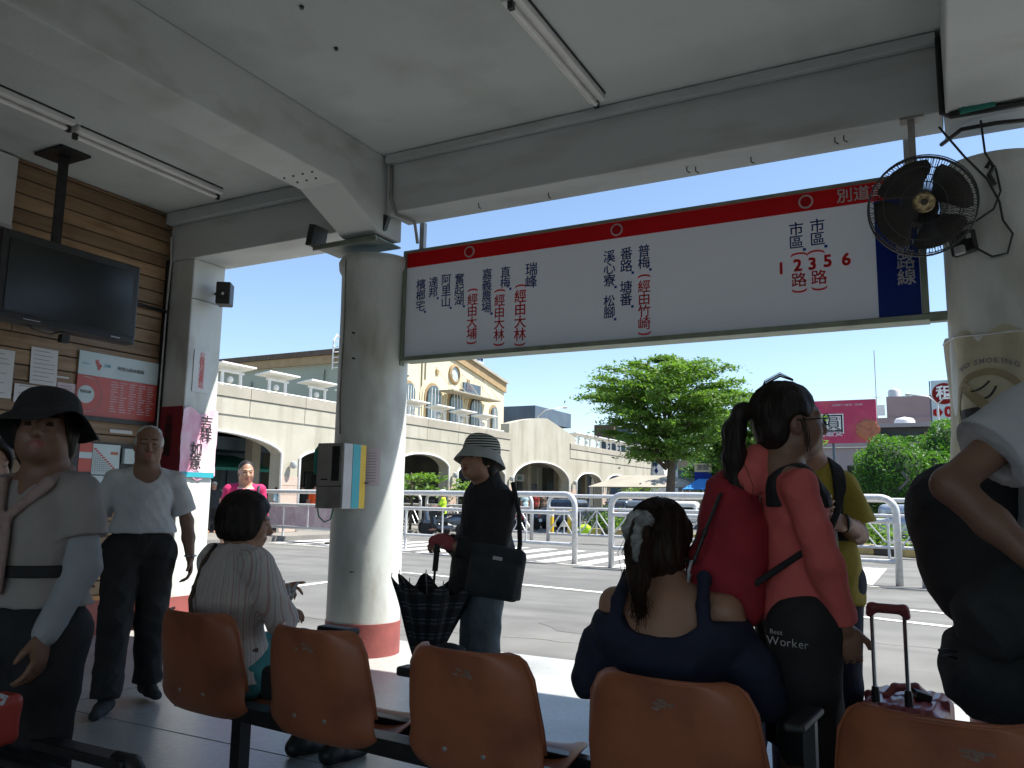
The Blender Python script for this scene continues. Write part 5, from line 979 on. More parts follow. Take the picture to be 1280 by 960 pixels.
def shirt(J, infl=.014, sleeve=1.0, girth=1.0, hem=.80, loose=1.0, cuff=None, k=.03, low=None, bust=0, hemz=None):
    """torso and sleeves; sleeve = how far down the arm (1 = elbow, 2 = wrist)"""
    S = SDF(k); s = J['s']; g = girth; top = (J['shL'] + J['shR']) / 2; i = infl
    hemp = J['pelvis'] + (J['waist'] - J['pelvis']) * (hem - .90) / .12 if low is None else low
    S.chain([hemp, J['waist'], J['chest'], top - V3(0, 0, .01)], [.125 * s * g * loose + i, .112 * s * g * loose + i, .127 * s * g + i, .070 * s + i], .05, .74)
    hz = (hemp[2] - .02 * s) if hemz is None else hemz
    if hz < J['pelvis'][2] + .10 * s:
        for d in (-1, 1): S.cone(J['pelvis'] + V3(d * .05 * s, 0, .03 * s), (hemp[0] + d * .055 * s, hemp[1], hz - .03), .104 * s * g * loose + i, .112 * s * g * loose + i, .04, .97)
    if hz is not False: S.box((hemp[0], hemp[1], hz - .12), (.26, .4, .12), .002, None, .006, 's')
    if bust:
        for d in (-1, 1): S.ell(J['chest'] + V3(d * .065, .07, .02) * s, V3(.065, .05, .06) * s * bust, None, .04)
    for q in 'LR': a = J['sh' + q]; S.cone(J['neck'] * .45 + top * .55 + V3(0, -.012, 0), a * .72 + top * .28 + V3(0, -.006, .002), .040 * s + i * .6, .036 * s + i * .9, .035)
    S.p.append(('layer',))
    for q in 'LR':
        a, b, c = J['sh' + q], J['el' + q], J['wr' + q]; S.cone(top * .45 + a * .55, a, .057 * s + i * .6, .043 * s + i * .9, .035)
        t = min(1, sleeve); e = a + (b - a) * t; r0 = .041 * s * g + i; r1 = (.038 * s + i) * (1.0 if cuff is None else cuff); S.cone(a, e, r0, r1, .012)
        if sleeve <= 1.0: u = (e - a) / np.linalg.norm(e - a); S.box(e + u * .06, (.09, .09, .06), .002, frame(u), .004, 's')
        else:
            e2 = b + (c - b) * min(1, sleeve - 1); S.cone(b, e2, r1, .029 * s + i * .9, .02); u = (c - b) / np.linalg.norm(c - b); S.box(e2 + u * .05, (.07, .07, .05), .002, frame(u), .004, 's')
    S.p.append(('merge',)); return S
def keep(S, lo, hi):
    for i in range(3):
        for b_, d in ((lo[i], -1), (hi[i], 1)):
            if b_ is None: continue
            c = V3(0, 0, 1.); c[i] = b_ + d * .5; h = V3(1.5, 1.5, 2.5); h[i] = .5; S.box(c, h, .001, None, .004, 's')
    return S
def frame(u):
    u = u / np.linalg.norm(u); a = np.cross(u, V3(0, 0, 1) if abs(u[2]) < .9 else V3(1, 0, 0)); a /= np.linalg.norm(a); return np.stack([a, np.cross(u, a), u], 1)
def trousers(J, infl=.014, length=1.0, girth=1.0, flare=1.0, top=None, k=.03, cut=True):
    S = SDF(k); s = J['s']; tp = J['waist'] * .6 + J['pelvis'] * .4 if top is None else top
    S.cone(tp, J['pelvis'], .112 * s * girth + infl * .5, .128 * s * girth + infl * .6, .04, .74)
    for q in 'LR':
        a, b, c = J['hip' + q], J['kn' + q], J['an' + q]; S.cone(J['pelvis'] * .5 + a * .5, a, .10 * s * girth, .092 * s * girth + infl, .04); l1 = min(1, length * 2); e = a + (b - a) * l1; S.cone(a, e, .088 * s * girth + infl, (.088 + (.058 - .088) * l1) * s * max(1, girth * .97) + infl * flare, .03)
        if length > .5: l2 = length * 2 - 1; e = b + (c - b) * l2; S.cone(b, e, .058 * s + infl * flare, .045 * s + infl * flare * 1.2, .03)
        u = (e - a); u = u / np.linalg.norm(u)
        if cut: S.box(e + u * .07 + u * .01, (.12, .12, .07), .002, frame(u), .004, 's')
    return S
def shoes(J, m, P, s=None, heel=.004):
    for q in 'LR':
        S = SDF(.015); a = J['an' + q]; add_foot(S, a - V3(0, 0, .0), J.get('ft' + q, V3(0, 1, 0)), J['s'], .006); S.box(a + V3(0, 0, .16), (.3, .3, .10), .01, None, .01, 's'); S.box(V3(a[0], a[1], -.05 + (a[2] - .085 * J['s'])), (.3, .4, .05), .001, None, .004, 's'); S.mesh('shoe', m, P, .007)
def hairtubes(P, pts, rs, m='hair', name='loose_hair', parent=None):
    mb = MB()
    for p in pts: mb.tube(p, rs, 4)
    return mb.build(name, m, parent, 'all', local=True)
def person(label, loc, rot, group=None): return thing('person', label, 'person', loc, rot, group)
# ================================================================ row of orange seats
def shell_mesh():
    prof = [(-.006, .735), (.0, .729), (.003, .715), (.009, .67), (.020, .60), (.034, .53), (.050, .46), (.066, .395), (.095, .350), (.15, .340), (.25, .362), (.34, .388), (.41, .402), (.445, .400), (.46, .385), (.462, .36)]
    nu = 22; v = []; f = []
    for i, (y, z) in enumerate(prof):
        base = float(np.interp(z, [.33, .45, .735], [.256, .252, .216])); hw = base; d = .735 - z if i < 7 else 1
        if d < .065: hw = base - .065 + math.sqrt(max(0, .065 ** 2 - (.065 - d) ** 2))
        if i > 11: hw = .248 - .016 * (i - 11) ** 1.6
        if 6 <= i <= 9: hw -= .008
        for k in range(nu + 1):
            u_ = -1 + 2 * k / nu; e = abs(u_) ** 5; b = abs(u_) ** 2
            if i < 7: yy = y + .045 * e + .018 * b; zz = z
            elif i < 10: yy = y + .03 * e * (10 - i) / 3; zz = z + .03 * e + .012 * b
            else: yy = y; zz = z + (.035 * e + .015 * b) * (1 if i < 12 else .35) - .006 * (1 - b)
            v.append((u_ * hw, yy, zz))
        if i:
            for k in range(nu): a = (i - 1) * (nu + 1) + k; f.append((a, a + 1, a + nu + 2, a + nu + 1))
    return v, f
BR = -.0848; by_ = lambda x: 2.0 + BR * x; cx5 = [-2.56, -1.93, -1.29, -.655, -.02]
seats_lab = ['orange plastic seat farthest left, under the striped blouse', 'orange plastic seat second from the left, empty', 'orange plastic seat in front of the checked umbrella, empty', 'orange plastic seat with a scuffed back, under the ponytail woman in navy', 'orange plastic seat farthest right, before the maroon suitcase']
s0 = None
v_, f_ = shell_mesh(); seat_me = bpy.data.meshes.new('seat_shell'); seat_me.from_pydata(v_, [], f_); seat_me.materials.append(M['orange']); [setattr(p, 'use_smooth', True) for p in seat_me.polygons]
for x, lb_ in zip(cx5, seats_lab):
    t = thing('plastic_seat', lb_, 'seat', (x, by_(x), FL - .012), math.atan(BR), 'orange seats in one row'); o = bpy.data.objects.new('shell', seat_me); C.objects.link(o); o.parent = t; md = o.modifiers.new('th', 'SOLIDIFY'); md.thickness = .007; md = o.modifiers.new('sub', 'SUBSURF'); md.levels = 1; md.render_levels = 1
    P = [(-.205, .062, .40)] + [(-.212, .068, .47), (-.212, .05, .56), (-.211, .035, .65)] ; rim = []
    for i in (6, 5, 4, 3, 2, 1): rim.append(tuple(v_[i * 23]))
    rim += [tuple(v_[k]) for k in range(0, 23, 2)]
    for i in (1, 2, 3, 4, 5, 6): rim.append(tuple(v_[i * 23 + 22]))
    MB().tube(rim, .006, 6).build('rim', 'orange', t, 'all', local=True)
    for bx_ in (-.07, .07): MB().lathe([(.009, 0), (.009, -.003), (.004, -.006)], 10, (bx_, .052, .44), 'Y').build('bolt', 'steel', t, True, local=True)
    if x > -2 :
        random.seed(int(x * 100)); k = MB(); cx_ = random.uniform(-.03, .05)
        for q in range(7): xx = cx_ + random.gauss(0, .016); zz = .672 + random.gauss(0, .006); y_ = np.interp(zz, [.60, .67, .715], [.020, .009, .003]) + .018 * (xx / .21) ** 2 - .0085; k.add([(xx, y_, zz), (xx + .018, y_, zz - .002), (xx + .015, y_ + .0005, zz + .007), (xx - .004, y_ - .0005, zz + .006)], [(0, 1, 2, 3)])
        k.build('scuff_mark', 'scuff', t, local=True)
bf = thing('bench_frame', 'black steel frame carrying the row of orange seats', 'bench', (0, 2.0, FL), math.atan(BR))
MB().box(-2.76, .55, .115, .195, .335, .39).build('cross_beam', 'blackmetal', bf, bevel=.004, local=True); MB().box(-2.76, .55, .315, .365, .345, .39).build('cross_beam', 'blackmetal', bf, bevel=.004, local=True)
for x in (-2.40, -1.0, .3): MB().box(x - .025, x + .025, .13, .18, .0, .334).build('leg', 'blackmetal', bf, local=True); MB().box(x - .03, x + .03, -.1, .65, .0, .035).build('foot', 'blackmetal', bf, local=True)
MB().box(-.37, -.32, .06, .28, .632, .652).build('armrest', 'black', bf, bevel=.008, local=True); MB().box(-.36, -.33, .21, .24, .391, .631).build('arm_post', 'blackmetal', bf, local=True)
MB().box(-1.60, -1.42, .09, .15, .60, .63).build('armrest', 'black', bf, bevel=.008, local=True); MB().box(-1.45, -1.42, .10, .14, .391, .599).build('arm_post', 'blackmetal', bf, local=True)
MB().box(-2.15, -1.98, .27, .33, .66, .685).build('armrest', 'black', bf, bevel=.008, local=True); MB().box(-2.02, -1.99, .28, .32, .391, .659).build('arm_post', 'blackmetal', bf, local=True)
nb_ = thing('bench_frame', 'black steel armrest of a nearer bench at the bottom left corner', 'bench', (-2, 1.42, FL))
t = MB(); t.box(-2.9, -1.80, 1.40, 1.46, .575, .60); t.box(-2.9, -1.84, 1.30, 1.345, .565, .585); t.build('rail', 'blackmetal', nb_, bevel=.006); MB().tube([(-1.86, 1.43, .59), (-1.80, 1.43, .592), (-1.775, 1.43, .57), (-1.77, 1.43, .50), (-1.77, 1.43, FL)], .022, 8).build('arm_end', 'black', nb_, 'all')
# ================================================================ people
def WPt(x, y, d): return CAM + _ray(x, y) * d
def face(X, Y, ang):
    r = math.hypot(X, Y); a = rad(ang); fx = math.cos(a) * -X / r + math.sin(a) * Y / r; fy = math.cos(a) * -Y / r - math.sin(a) * X / r
    return math.atan2(-fx, fy)
class Loc:
    def __init__(s, x, y, z, rot): s.o = V3(x, y, z); s.c, s.s = math.cos(rot), math.sin(rot)
    def __call__(s, x, y, d): p = WPt(x, y, d) - s.o; return V3(s.c * p[0] + s.s * p[1], -s.s * p[0] + s.c * p[1], p[2])
def hat(T, prof, m, P, name='hat', wave=0, n=48, seed=0, thick=.003):
    v = []; f = []
    for i, (r, z) in enumerate(prof):
        for k in range(n): a = 6.2832 * k / n; q = max(0, (r - .105)) / .06; wv = wave * q * (math.sin(3 * a + seed) + .6 * math.sin(5 * a + 2 * seed)); v.append(T(r * math.cos(a) * .93, -.012 + r * math.sin(a) * 1.06, z + wv))
        if i: f += [((i - 1) * n + k, (i - 1) * n + (k + 1) % n, i * n + (k + 1) % n, i * n + k) for k in range(n)]
    f.append(tuple(range(n))[::-1]); o = MB().add(v, f).build(name, m, P, 'all', local=True); md = o.modifiers.new('th', 'SOLIDIFY'); md.thickness = thick; md = o.modifiers.new('s', 'SUBSURF'); md.levels = md.render_levels = 1; return o
def flyaways(T, P, n, c0, r0, m='hair', lo=.9, seed=1, back=True, rad_=.0007):
    rg_ = random.Random(seed); L_ = []
    for _ in range(n):
        a = rg_.uniform(.15, 3.0) + (3.14159 if back else 0); a2 = a + rg_.uniform(-.12, .12); f_ = rg_.uniform(1.0, 1.05); p1 = rg_.uniform(.8, lo) * 1.9; pts_ = []
        for k in range(7):
            q_ = .25 + (p1 - .25) * k / 6; aa = a + (a2 - a) * k / 6; ff = f_ + (.05 * rg_.random() if k == 6 else 0); pts_.append(T(c0[0] + r0[0] * ff * math.sin(q_) * math.cos(aa), c0[1] + r0[1] * ff * math.sin(q_) * math.sin(aa), c0[2] + r0[2] * ff * math.cos(q_)))
        L_.append(pts_)
    hairtubes(None, L_, rad_, m, 'fine_hair', P)
SK = ['skin', 'lip', 'eye']; SKD = ['skind', 'lip', 'eye']
# ---- woman in the black hat, left edge
X, Y = -2.30, 1.45; rz = face(X, Y, -42); P = person('woman in a floppy black hat and pale pink-collared blouse at the left edge', (X, Y, FL), rz); J = joints(1.445, elR=(.21, -.03, .96), wrR=(.23, .14, .80))
HR = rotm(rad(12), 0, rad(30)); J['shL'] = V3(-.120, -.01, 1.165); J['shR'] = V3(.120, -.01, 1.165); J['elL'] = V3(-.16, .0, .965); J['wrL'] = V3(-.135, .09, .79); B, T, pt = body(J, HR, hands={'L': ((.02, .15, -1), (1, .1, 0), 1, .45, .95), 'R': ((0, .3, -1), (-1, 0, 0), -1, .4, .95)}, girth=1.0, feet=True); B.mesh('body', SKD, P, .0065, paint=pt)
S = shirt(J, .02, .62, 1.0, .80, 1.08, cuff=1.3, hemz=.855); S.cone(J['neck'] + V3(0, .05, .0), J['chest'] + V3(0, .16, .02), .035, .012, .01, op='s'); S.cone(J['neck'] + V3(0, .015, .08), J['neck'] + V3(0, .03, .0), .060, .05, .01, op='s'); S.mesh('blouse', 'cream_blouse', P, .0065, folds(.004, 1, 1))
S = SDF(.012)
for d in (-1, 1): S.cone(J['neck'] + V3(d * .058, -.02, -.01), J['neck'] + V3(d * .075, .07, -.045), .013, .014, sq=None); S.cone(J['neck'] + V3(d * .075, .075, -.05), J['chest'] + V3(d * .02, .118, .03), .020, .014, sq=.6); S.cone(J['chest'] + V3(d * .012, .121, .02), J['waist'] + V3(d * .012, .128, -.02), .009, .009)
S.cone(J['neck'] + V3(-.055, -.03, -.005), J['neck'] + V3(.055, -.03, -.005), .014, .014); S.mesh('collar', 'pink_trim', P, .005)
S = SDF(.02); e = J['elL']; w_ = J['wrL']; sh = J['shL']; S.cone(sh + (e - sh) * .3, e, .046, .048); S.cone(e, e + (w_ - e) * .97, .048, .036); S.mesh('arm_sleeve', 'sleevewhite', P, .006, folds(.003, 1, 4, 40, 30))
trousers(J, .018, 1, 1.0, 1.3).mesh('trousers', 'black_cloth', P, .008, folds(.006, 1, 2)); shoes(J, 'black', P)
S = keep(shirt(J, .030, .1, 1.0, .80, 1.08, hemz=.855), (None, None, J['waist'][2] + .015), (None, None, J['waist'][2] + .048)); S.mesh('belt_strap', 'black_cloth', P, .005)
S = SDF(.02); S.ell(T(0, -.03, .02), (.088, .098, .095), HR); S.ell(T(0, -.05, -.05), (.078, .06, .07), HR); S.ell(T(0, .09, -.02), (.075, .085, .11), HR, .01, 's'); S.mesh('hair', 'hair', P, .005, strands())
hat(T, [(.03, .140), (.065, .136), (.090, .12), (.103, .085), (.107, .055), (.122, .044), (.150, .028), (.172, .0)], 'black_cloth', P, wave=.018, seed=1.2)
# ---- old man in white t shirt
X, Y = -4.06, 3.17; rz = face(X, Y, 3); P = person('old balding man in a white round neck t-shirt and dark trousers', (X, Y, FL), rz); J = joints(1.555, knL=(-.085, -.02, .45), anL=(-.10, -.16, .10), hipR=(.09, 0, .84), knR=(.105, .07, .45), anR=(.12, .12, .085), elL=(-.24, -.03, 1.01), wrL=(-.265, .04, .80), elR=(.245, -.05, 1.01), wrR=(.27, -.03, .78))
J['shL'] = V3(-.158, -.01, 1.245); J['shR'] = V3(.158, -.01, 1.245); J['ftR'] = V3(.35, 1, 0); J['ftL'] = V3(-.3, 1, 0)
HR = rotm(rad(3), 0, rad(-2)); B, T, pt = body(J, HR, hands={'L': ((-.05, .2, -1), (1, 0, 0), 1, .55), 'R': ((.05, .2, -1), (-1, 0, 0), -1, .55)}, girth=.98, neckr=.056); B.mesh('body', SKD, P, .0065, paint=pt)
S = shirt(J, .018, .80, 1.04, .96, 1.06, cuff=1.3, hemz=J['waist'][2] - .045); S.ell(J['neck'] + V3(0, .06, -.02), (.072, .085, .10), None, .006, 's'); S.mesh('t_shirt', 'white_cotton', P, .0065, folds(.005, 1, 3))
S = trousers(J, .02, 1, 1.04, 1.5, top=J['waist'] + V3(0, 0, .02)); S.box(J['waist'] + V3(0, 0, .185), (.3, .3, .2), .002, None, .003, 's'); S.mesh('trousers', 'black_cloth', P, .008, folds(.008, 1, 5))
S = SDF(.01); S.cone(J['waist'] + V3(0, 0, -.025), J['waist'] + V3(0, 0, -.015), .142, .142, sq=.80); S.box(J['waist'] + V3(0, 0, .03), (.3, .3, .03), .001, None, .003, 's'); S.box(J['waist'] + V3(0, 0, -.07), (.3, .3, .03), .001, None, .003, 's'); S.mesh('belt', 'black', P, .005); shoes(J, 'charcoal', P)
S = SDF(.012)
for d in (-1, 1): S.ell(T(d * .062, -.025, .02), (.020, .055, .042), HR)
S.ell(T(0, -.085, .0), (.06, .026, .05), HR); S.ell(T(0, -.03, .075), (.068, .075, .046), HR); S.ell(T(0, .07, .06), (.06, .05, .06), HR, .02, 's'); S.mesh('hair', 'hairw', P, .005, strands(.002)); w_ = J['wrL']
MB().tube([tuple(w_ + V3(.031 * math.cos(a), .031 * math.sin(a), .015)) for a in [.3927 * k for k in range(16)]], .005, 5, closed=True).build('bracelet', 'chrome', P, 'all', local=True)
# ---- seated woman, striped blouse
def seated(X, Y, lean=0, sc_=.94):
    J = joints(1.6); s = sc_
    J.update(pelvis=V3(0, .0, .475), waist=V3(0, -.015 + lean * .3, .60), chest=V3(0, .0 + lean * .7, .775), neck=V3(0, .025 + lean, .95), shL=V3(-.165, .0 + lean, .885), shR=V3(.165, .0 + lean, .885), head=V3(0, .05 + lean, 1.055),
             hipL=V3(-.09, .04, .455), hipR=V3(.09, .04, .455), knL=V3(-.11, .44, .465), knR=V3(.11, .44, .465), anL=V3(-.10, .46, .085), anR=V3(.10, .50, .085)); J['s'] = s; return J
X, Y = -2.66, 2.52; rz = rad(-14); P = person('seated woman with black bobbed hair and a striped pinkish blouse, on the leftmost seat', (X, Y, FL), rz); Lq = Loc(X, Y, FL, rz); J = seated(X, Y, .02, .98)
J['elR'] = Lq(352, 775, 3.28); J['wrR'] = Lq(338, 738, 3.48); J['elL'] = V3(-.22, .08, .66); J['wrL'] = V3(-.08, .30, .66)
HR = rotm(rad(-8), 0, rad(-32)); B, T, pt = body(J, HR, hands={'R': ((.7, .6, .25), (0, .2, -1), -1, .35, .95, .1, .5, (.08, .5, .8, .9)), 'L': ((1, .5, 0), (0, 0, -1), 1, .5, .9)}, girth=1.12); B.mesh('body', SK, P, .0065, paint=pt)
S = shirt(J, .027, 1.35, 1.24, .90, 1.04, low=V3(0, .02, .45), hemz=.42); S.ell(J['neck'] + V3(0, -.01, .035), (.062, .062, .06), None, .008, 's'); S.mesh('blouse', 'pinkstripe', P, .0065, folds(.007, 1, 2, 18, 16))
trousers(J, .022, .86, 1.15, 1.4).mesh('trousers', 'tealtrousers', P, .0075, folds(.005, 1, 6)); shoes(J, 'black', P)
S = SDF(.02); S.ell(T(0, -.022, .034), (.098, .112, .104), HR); S.ell(T(0, -.03, -.035), (.103, .10, .075), HR, .03); S.ell(T(0, .10, -.03), (.07, .07, .10), HR, .015, 's'); S.box(T(0, 0, -.155), (.2, .2, .065), .005, HR, .01, 's'); S.mesh('hair', 'hair', P, .005, strands(.002, 120))
flyaways(T, P, 150, (0, -.024, .012), (.100, .112, .115), 'hair', 1.15, 3)
MB().tube([tuple(p) for p in (J['shL'] + V3(.08, -.045, .075), J['shL'] + V3(.085, -.10, .0), J['chest'] + V3(-.03, -.165, -.03), J['waist'] + V3(.07, -.175, .03), J['waist'] + V3(.16, -.13, -.05), J['pelvis'] + V3(.2, .03, .08))], .009, 6).build('bag_strap', 'brownshirt', P, 'all', local=True)
hc = thing('handkerchief', 'crumpled white cloth held by the woman in the striped blouse', 'cloth', WPt(357, 748, 3.42)); c = WPt(357, 748, 3.42); S = SDF(.006); rg = random.Random(3)
for k_ in range(9): a = V3(rg.uniform(-.03, .03), rg.uniform(-.02, .02), rg.uniform(-.035, .045)); S.cone(a, a + V3(rg.uniform(-.02, .035), rg.uniform(-.02, .02), rg.uniform(-.03, .045)), .009, .006)
S.mesh('fabric', 'white_cotton', hc, .0045)
hb = thing('handbag', 'small black handbag beside the woman in the striped blouse', 'bag', (-2.22, 2.42, .5)); S = SDF(.02); S.box((0, 0, .06), (.06, .09, .06), .025); S.cone((0, -.05, .12), (0, .05, .12), .012, .012); S.mesh('pouch', 'black_cloth', hb, .006)
# ---- woman across in magenta
X, Y = -6.25, 5.98; X, Y = (WPt(307, 600, 9.0) * [1, 1, 0])[:2]; rz = face(X, Y, 4); P = person('woman in a magenta cardigan over a striped shirt, standing in the sun', (X, Y, RD), rz); J = joints(1.72); HR = rotm(rad(-4), 0, rad(8))
B, T, pt = body(J, HR, girth=1.1, hands={'L': ((0, .2, -1), (1, 0, 0), 1, .4), 'R': ((0, .2, -1), (-1, 0, 0), -1, .4)}); B.mesh('body', SK, P, .009, paint=pt)
S = shirt(J, .012, .3, 1.12, .84); S.cone(J['neck'] + V3(0, .06, .03), J['chest'] + V3(0, .15, .07), .04, .012, .01, op='s'); S.mesh('striped_shirt', 'magstripe', P, .01)
S = shirt(J, .018, 1.95, 1.12, .86); S.ell(J['chest'] + V3(0, .16, -.03), (.125, .16, .44), None, .01, 's'); S.mesh('cardigan', 'magenta', P, .01, folds(.004)); trousers(J, .02, 1, 1.1).mesh('trousers', 'charcoal', P, .012); shoes(J, 'black', P)
S = SDF(.02); S.ell(T(0, -.025, .04), (.083, .10, .09), HR); S.ell(T(0, .105, -.03), (.064, .075, .082), HR, .03, 's'); S.ell(T(0, -.02, -.03), (.086, .075, .07), HR); S.ell(T(0, .105, -.015), (.056, .075, .105), HR, .01, 's'); S.mesh('hair', 'hair', P, .006)
MB().tube([tuple(p) for p in (J['shL'] + V3(.02, .06, .05), J['chest'] + V3(-.13, .12, -.05), J['pelvis'] + V3(-.17, .1, .02))], .012, 6).build('bag_strap', 'navy_cloth', P, 'all', local=True)
# ---- woman in the striped bucket hat with umbrella
X, Y = (WPt(606, 620, 4.15) * [1, 1, 0])[:2]; rz = face(X, Y, -72); P = person('woman in a striped bucket hat, black jacket and grey jeans, leaning on an umbrella', (X, Y, FL), rz); Lq = Loc(X, Y, FL, rz); J = joints(1.50)
J['head'] = Lq(598, 577, 4.12); J['neck'] = J['head'] + V3(0, -.045, -.105); J['shL'] = Lq(630, 628, 4.02); J['shR'] = Lq(612, 626, 4.33); J['elL'] = Lq(617, 692, 3.98); J['wrL'] = Lq(566, 682, 3.98); J['elR'] = Lq(592, 690, 4.3); J['wrR'] = Lq(560, 678, 4.16)
J['knL'][0] -= 0; J['chest'][1] = -.02; HR = rotm(rad(14), rad(4), rad(26)); dh = V3(*(Lq(545, 672, 4.02) - J['wrL']))
B, T, pt = body(J, HR, girth=1.05, hands={'L': (dh + V3(0, 0, -.02), (0, -.3, -1), 1, .9, .95), 'R': (dh + V3(0, 0, -.03), (0, -.2, -1), -1, .9, .95)}); B.mesh('body', SK, P, .0065, paint=pt)
S = shirt(J, .026, 1.92, 1.14, .82, 1.15, low=V3(0, .01, .76), cuff=1.15, hemz=.70); S.cone(J['neck'] + V3(0, -.02, -.04), J['neck'] + V3(0, -.012, .018), .07, .066, .02); S.ell(J['neck'] + V3(0, .03, .05), (.05, .06, .05), None, .01, 's'); S.mesh('jacket', 'black_cloth', P, .007, folds(.005, 1, 8)); trousers(J, .014, 1, .98, 1.3).mesh('jeans', 'greyjeans', P, .008, folds(.006, 1, 3)); shoes(J, 'black', P)
S = SDF(.01); w_ = J['wrL']; d_ = dh / np.linalg.norm(dh); S.ell(w_ + d_ * .06 + V3(0, 0, .004), (.042, .050, .034), None); S.ell(w_ + d_ * .10 + V3(0, 0, -.02), (.034, .038, .034), None); S.cone(w_ + d_ * .02, w_ + d_ * .05, .036, .036); S.mesh('glove', 'pinkglove', P, .0055)
S = SDF(.02); S.ell(T(0, -.03, .02), (.087, .097, .09), HR); S.ell(T(0, -.05, -.045), (.080, .06, .05), HR); S.ell(T(0, .085, -.02), (.075, .08, .11), HR, .01, 's'); S.mesh('hair', 'hair', P, .005, strands())
hat(T, [(.03, .150), (.065, .147), (.088, .130), (.098, .10), (.104, .055)], 'hatstripe', P, 'hat_crown'); hat(T, [(.103, .070), (.106, .050), (.113, .035), (.128, .015), (.143, -.012)], 'greyhat', P, 'hat_brim', wave=.005)
bg_ = thing('shoulder_bag', 'black shoulder bag hanging at the hip of the striped hat woman', 'bag', WPt(620, 715, 3.9)); S = SDF(.02); S.box((0, 0, 0), (.135, .055, .125), .04, rotm(0, rad(9), rad(27))); S.box((0.01, -.045, -.03), (.115, .03, .08), .02, rotm(0, rad(9), rad(27))); S.mesh('bag_body', 'charcoal', bg_, .0065)
c = WPt(620, 715, 3.9); a = WPt(641, 603, 4.0); b_ = WPt(650, 680, 3.93); MB().tube([a, (a + b_) / 2 + V3(.02, -.01, 0), b_, c + V3(.1, .03, .06)], .012, 6).build('strap', 'black_cloth', bg_, 'all'); q = WPt(622, 698, 3.82); MB().obox(q, (.045, .006, .016), (0, .15, .4)).build('label_patch', 'palegrey', bg_)
MB().obox(WPt(640, 742, 4.0), (.09, .04, .06), (0, .1, .4)).build('side_pouch', 'black_cloth', bg_, bevel=.01)
# umbrella
M['check'] = banded('umbrella_check', [(0, (.014, .015, .018)), (.55, (.05, .055, .06)), (.7, (.014, .015, .018)), (.86, (.10, .11, .12)), (.92, (.014, .015, .018))], 'Z', 14)
_t = M['check'].node_tree; _N = _t.nodes; _tc = _N.new('ShaderNodeTexCoord'); _sx = _N.new('ShaderNodeSeparateXYZ'); _t.links.new(_tc.outputs['UV'], _sx.inputs[0]); _mu = _N.new('ShaderNodeMath'); _mu.operation = 'FRACT'; _t.links.new(_sx.outputs[0], _mu.inputs[0]); _cr = _N.new('ShaderNodeValToRGB'); _cr.color_ramp.interpolation = 'CONSTANT'; _e = _cr.color_ramp.elements; _e[0].color = (.5, .5, .5, 1); _e[1].position = .5; _e[1].color = (1.6, 1.6, 1.7, 1); _t.links.new(_mu.outputs[0], _cr.inputs[0])
_b = _N['Principled BSDF']; _src = _b.inputs['Base Color'].links[0].from_socket; _mm = _N.new('ShaderNodeMix'); _mm.data_type = 'RGBA'; _mm.blend_type = 'MULTIPLY'; _mm.inputs[0].default_value = 1; _t.links.new(_src, _mm.inputs[6]); _t.links.new(_cr.outputs[0], _mm.inputs[7]); _t.links.new(_mm.outputs[2], _b.inputs['Base Color'])
hd = WPt(546, 690, 3.98); tip = WPt(529, 862, 3.9); ub = thing('umbrella', 'dark checked umbrella standing half furled, held point down by the striped hat woman', 'umbrella', tip); ax_ = hd - tip; Lu = np.linalg.norm(ax_); ax_ /= Lu; F_ = frame(ax_); v = []; f = []; nA = 96; nz = 16
for j in range(nz + 1):
    q = j / nz
    for k_ in range(nA):
        a = 6.2832 * k_ / nA; pl = math.cos(8 * a); r_ = .02 + (.17 * q ** .9) * (1 + .12 * pl * (.4 + q)) + .010 * math.sin(3 * a + 5 * q) * q; zz = .05 + .68 * Lu * q + (.028 * pl if j == nz else .02 * pl * q)
        v.append(tip - ub.location[:] * np.array([1, 1, 1]) + F_[:, 0] * r_ * math.cos(a) + F_[:, 1] * r_ * math.sin(a) + ax_ * zz)
    if j: f += [((j - 1) * nA + k_, (j - 1) * nA + (k_ + 1) % nA, j * nA + (k_ + 1) % nA, j * nA + k_) for k_ in range(nA)]
o = MB().add(v, f).build('canopy', 'check', ub, 'all', local=True); uv = o.data.uv_layers.new(name='uv')
for lp in o.data.loops: i_ = lp.vertex_index; uv.data[lp.index].uv = ((i_ % nA) / 6.0, 0)
MB().tube([tip, tip + ax_ * (Lu + .06)], .0065, 8).build('shaft', 'blackmetal', ub, True); MB().tube([tip + ax_ * (Lu * .86), tip + ax_ * (Lu + .055)], .0145, 10).build('handle', 'charcoal', ub, True)
for k_ in range(8):
    a = 6.2832 * k_ / 8; pz = tip + F_[:, 0] * .21 * math.cos(a) + F_[:, 1] * .21 * math.sin(a) + ax_ * (.05 + .68 * Lu + .028); MB().tube([tip + ax_ * .3, pz, pz + ax_ * .02], .0025, 4).build('rib', 'steel', ub)
pk = thing('bag', 'small black bag standing on the floor beyond the third orange seat', 'bag', WPt(560, 822, 3.4)); S = SDF(.02); S.box((0, 0, 0), (.07, .05, .045), .02); S.ell((.0, 0, .03), (.055, .045, .03)); S.box((0, 0, -.25), (.05, .04, .22), .02); S.mesh('bag_body', 'black_cloth', pk, .007)
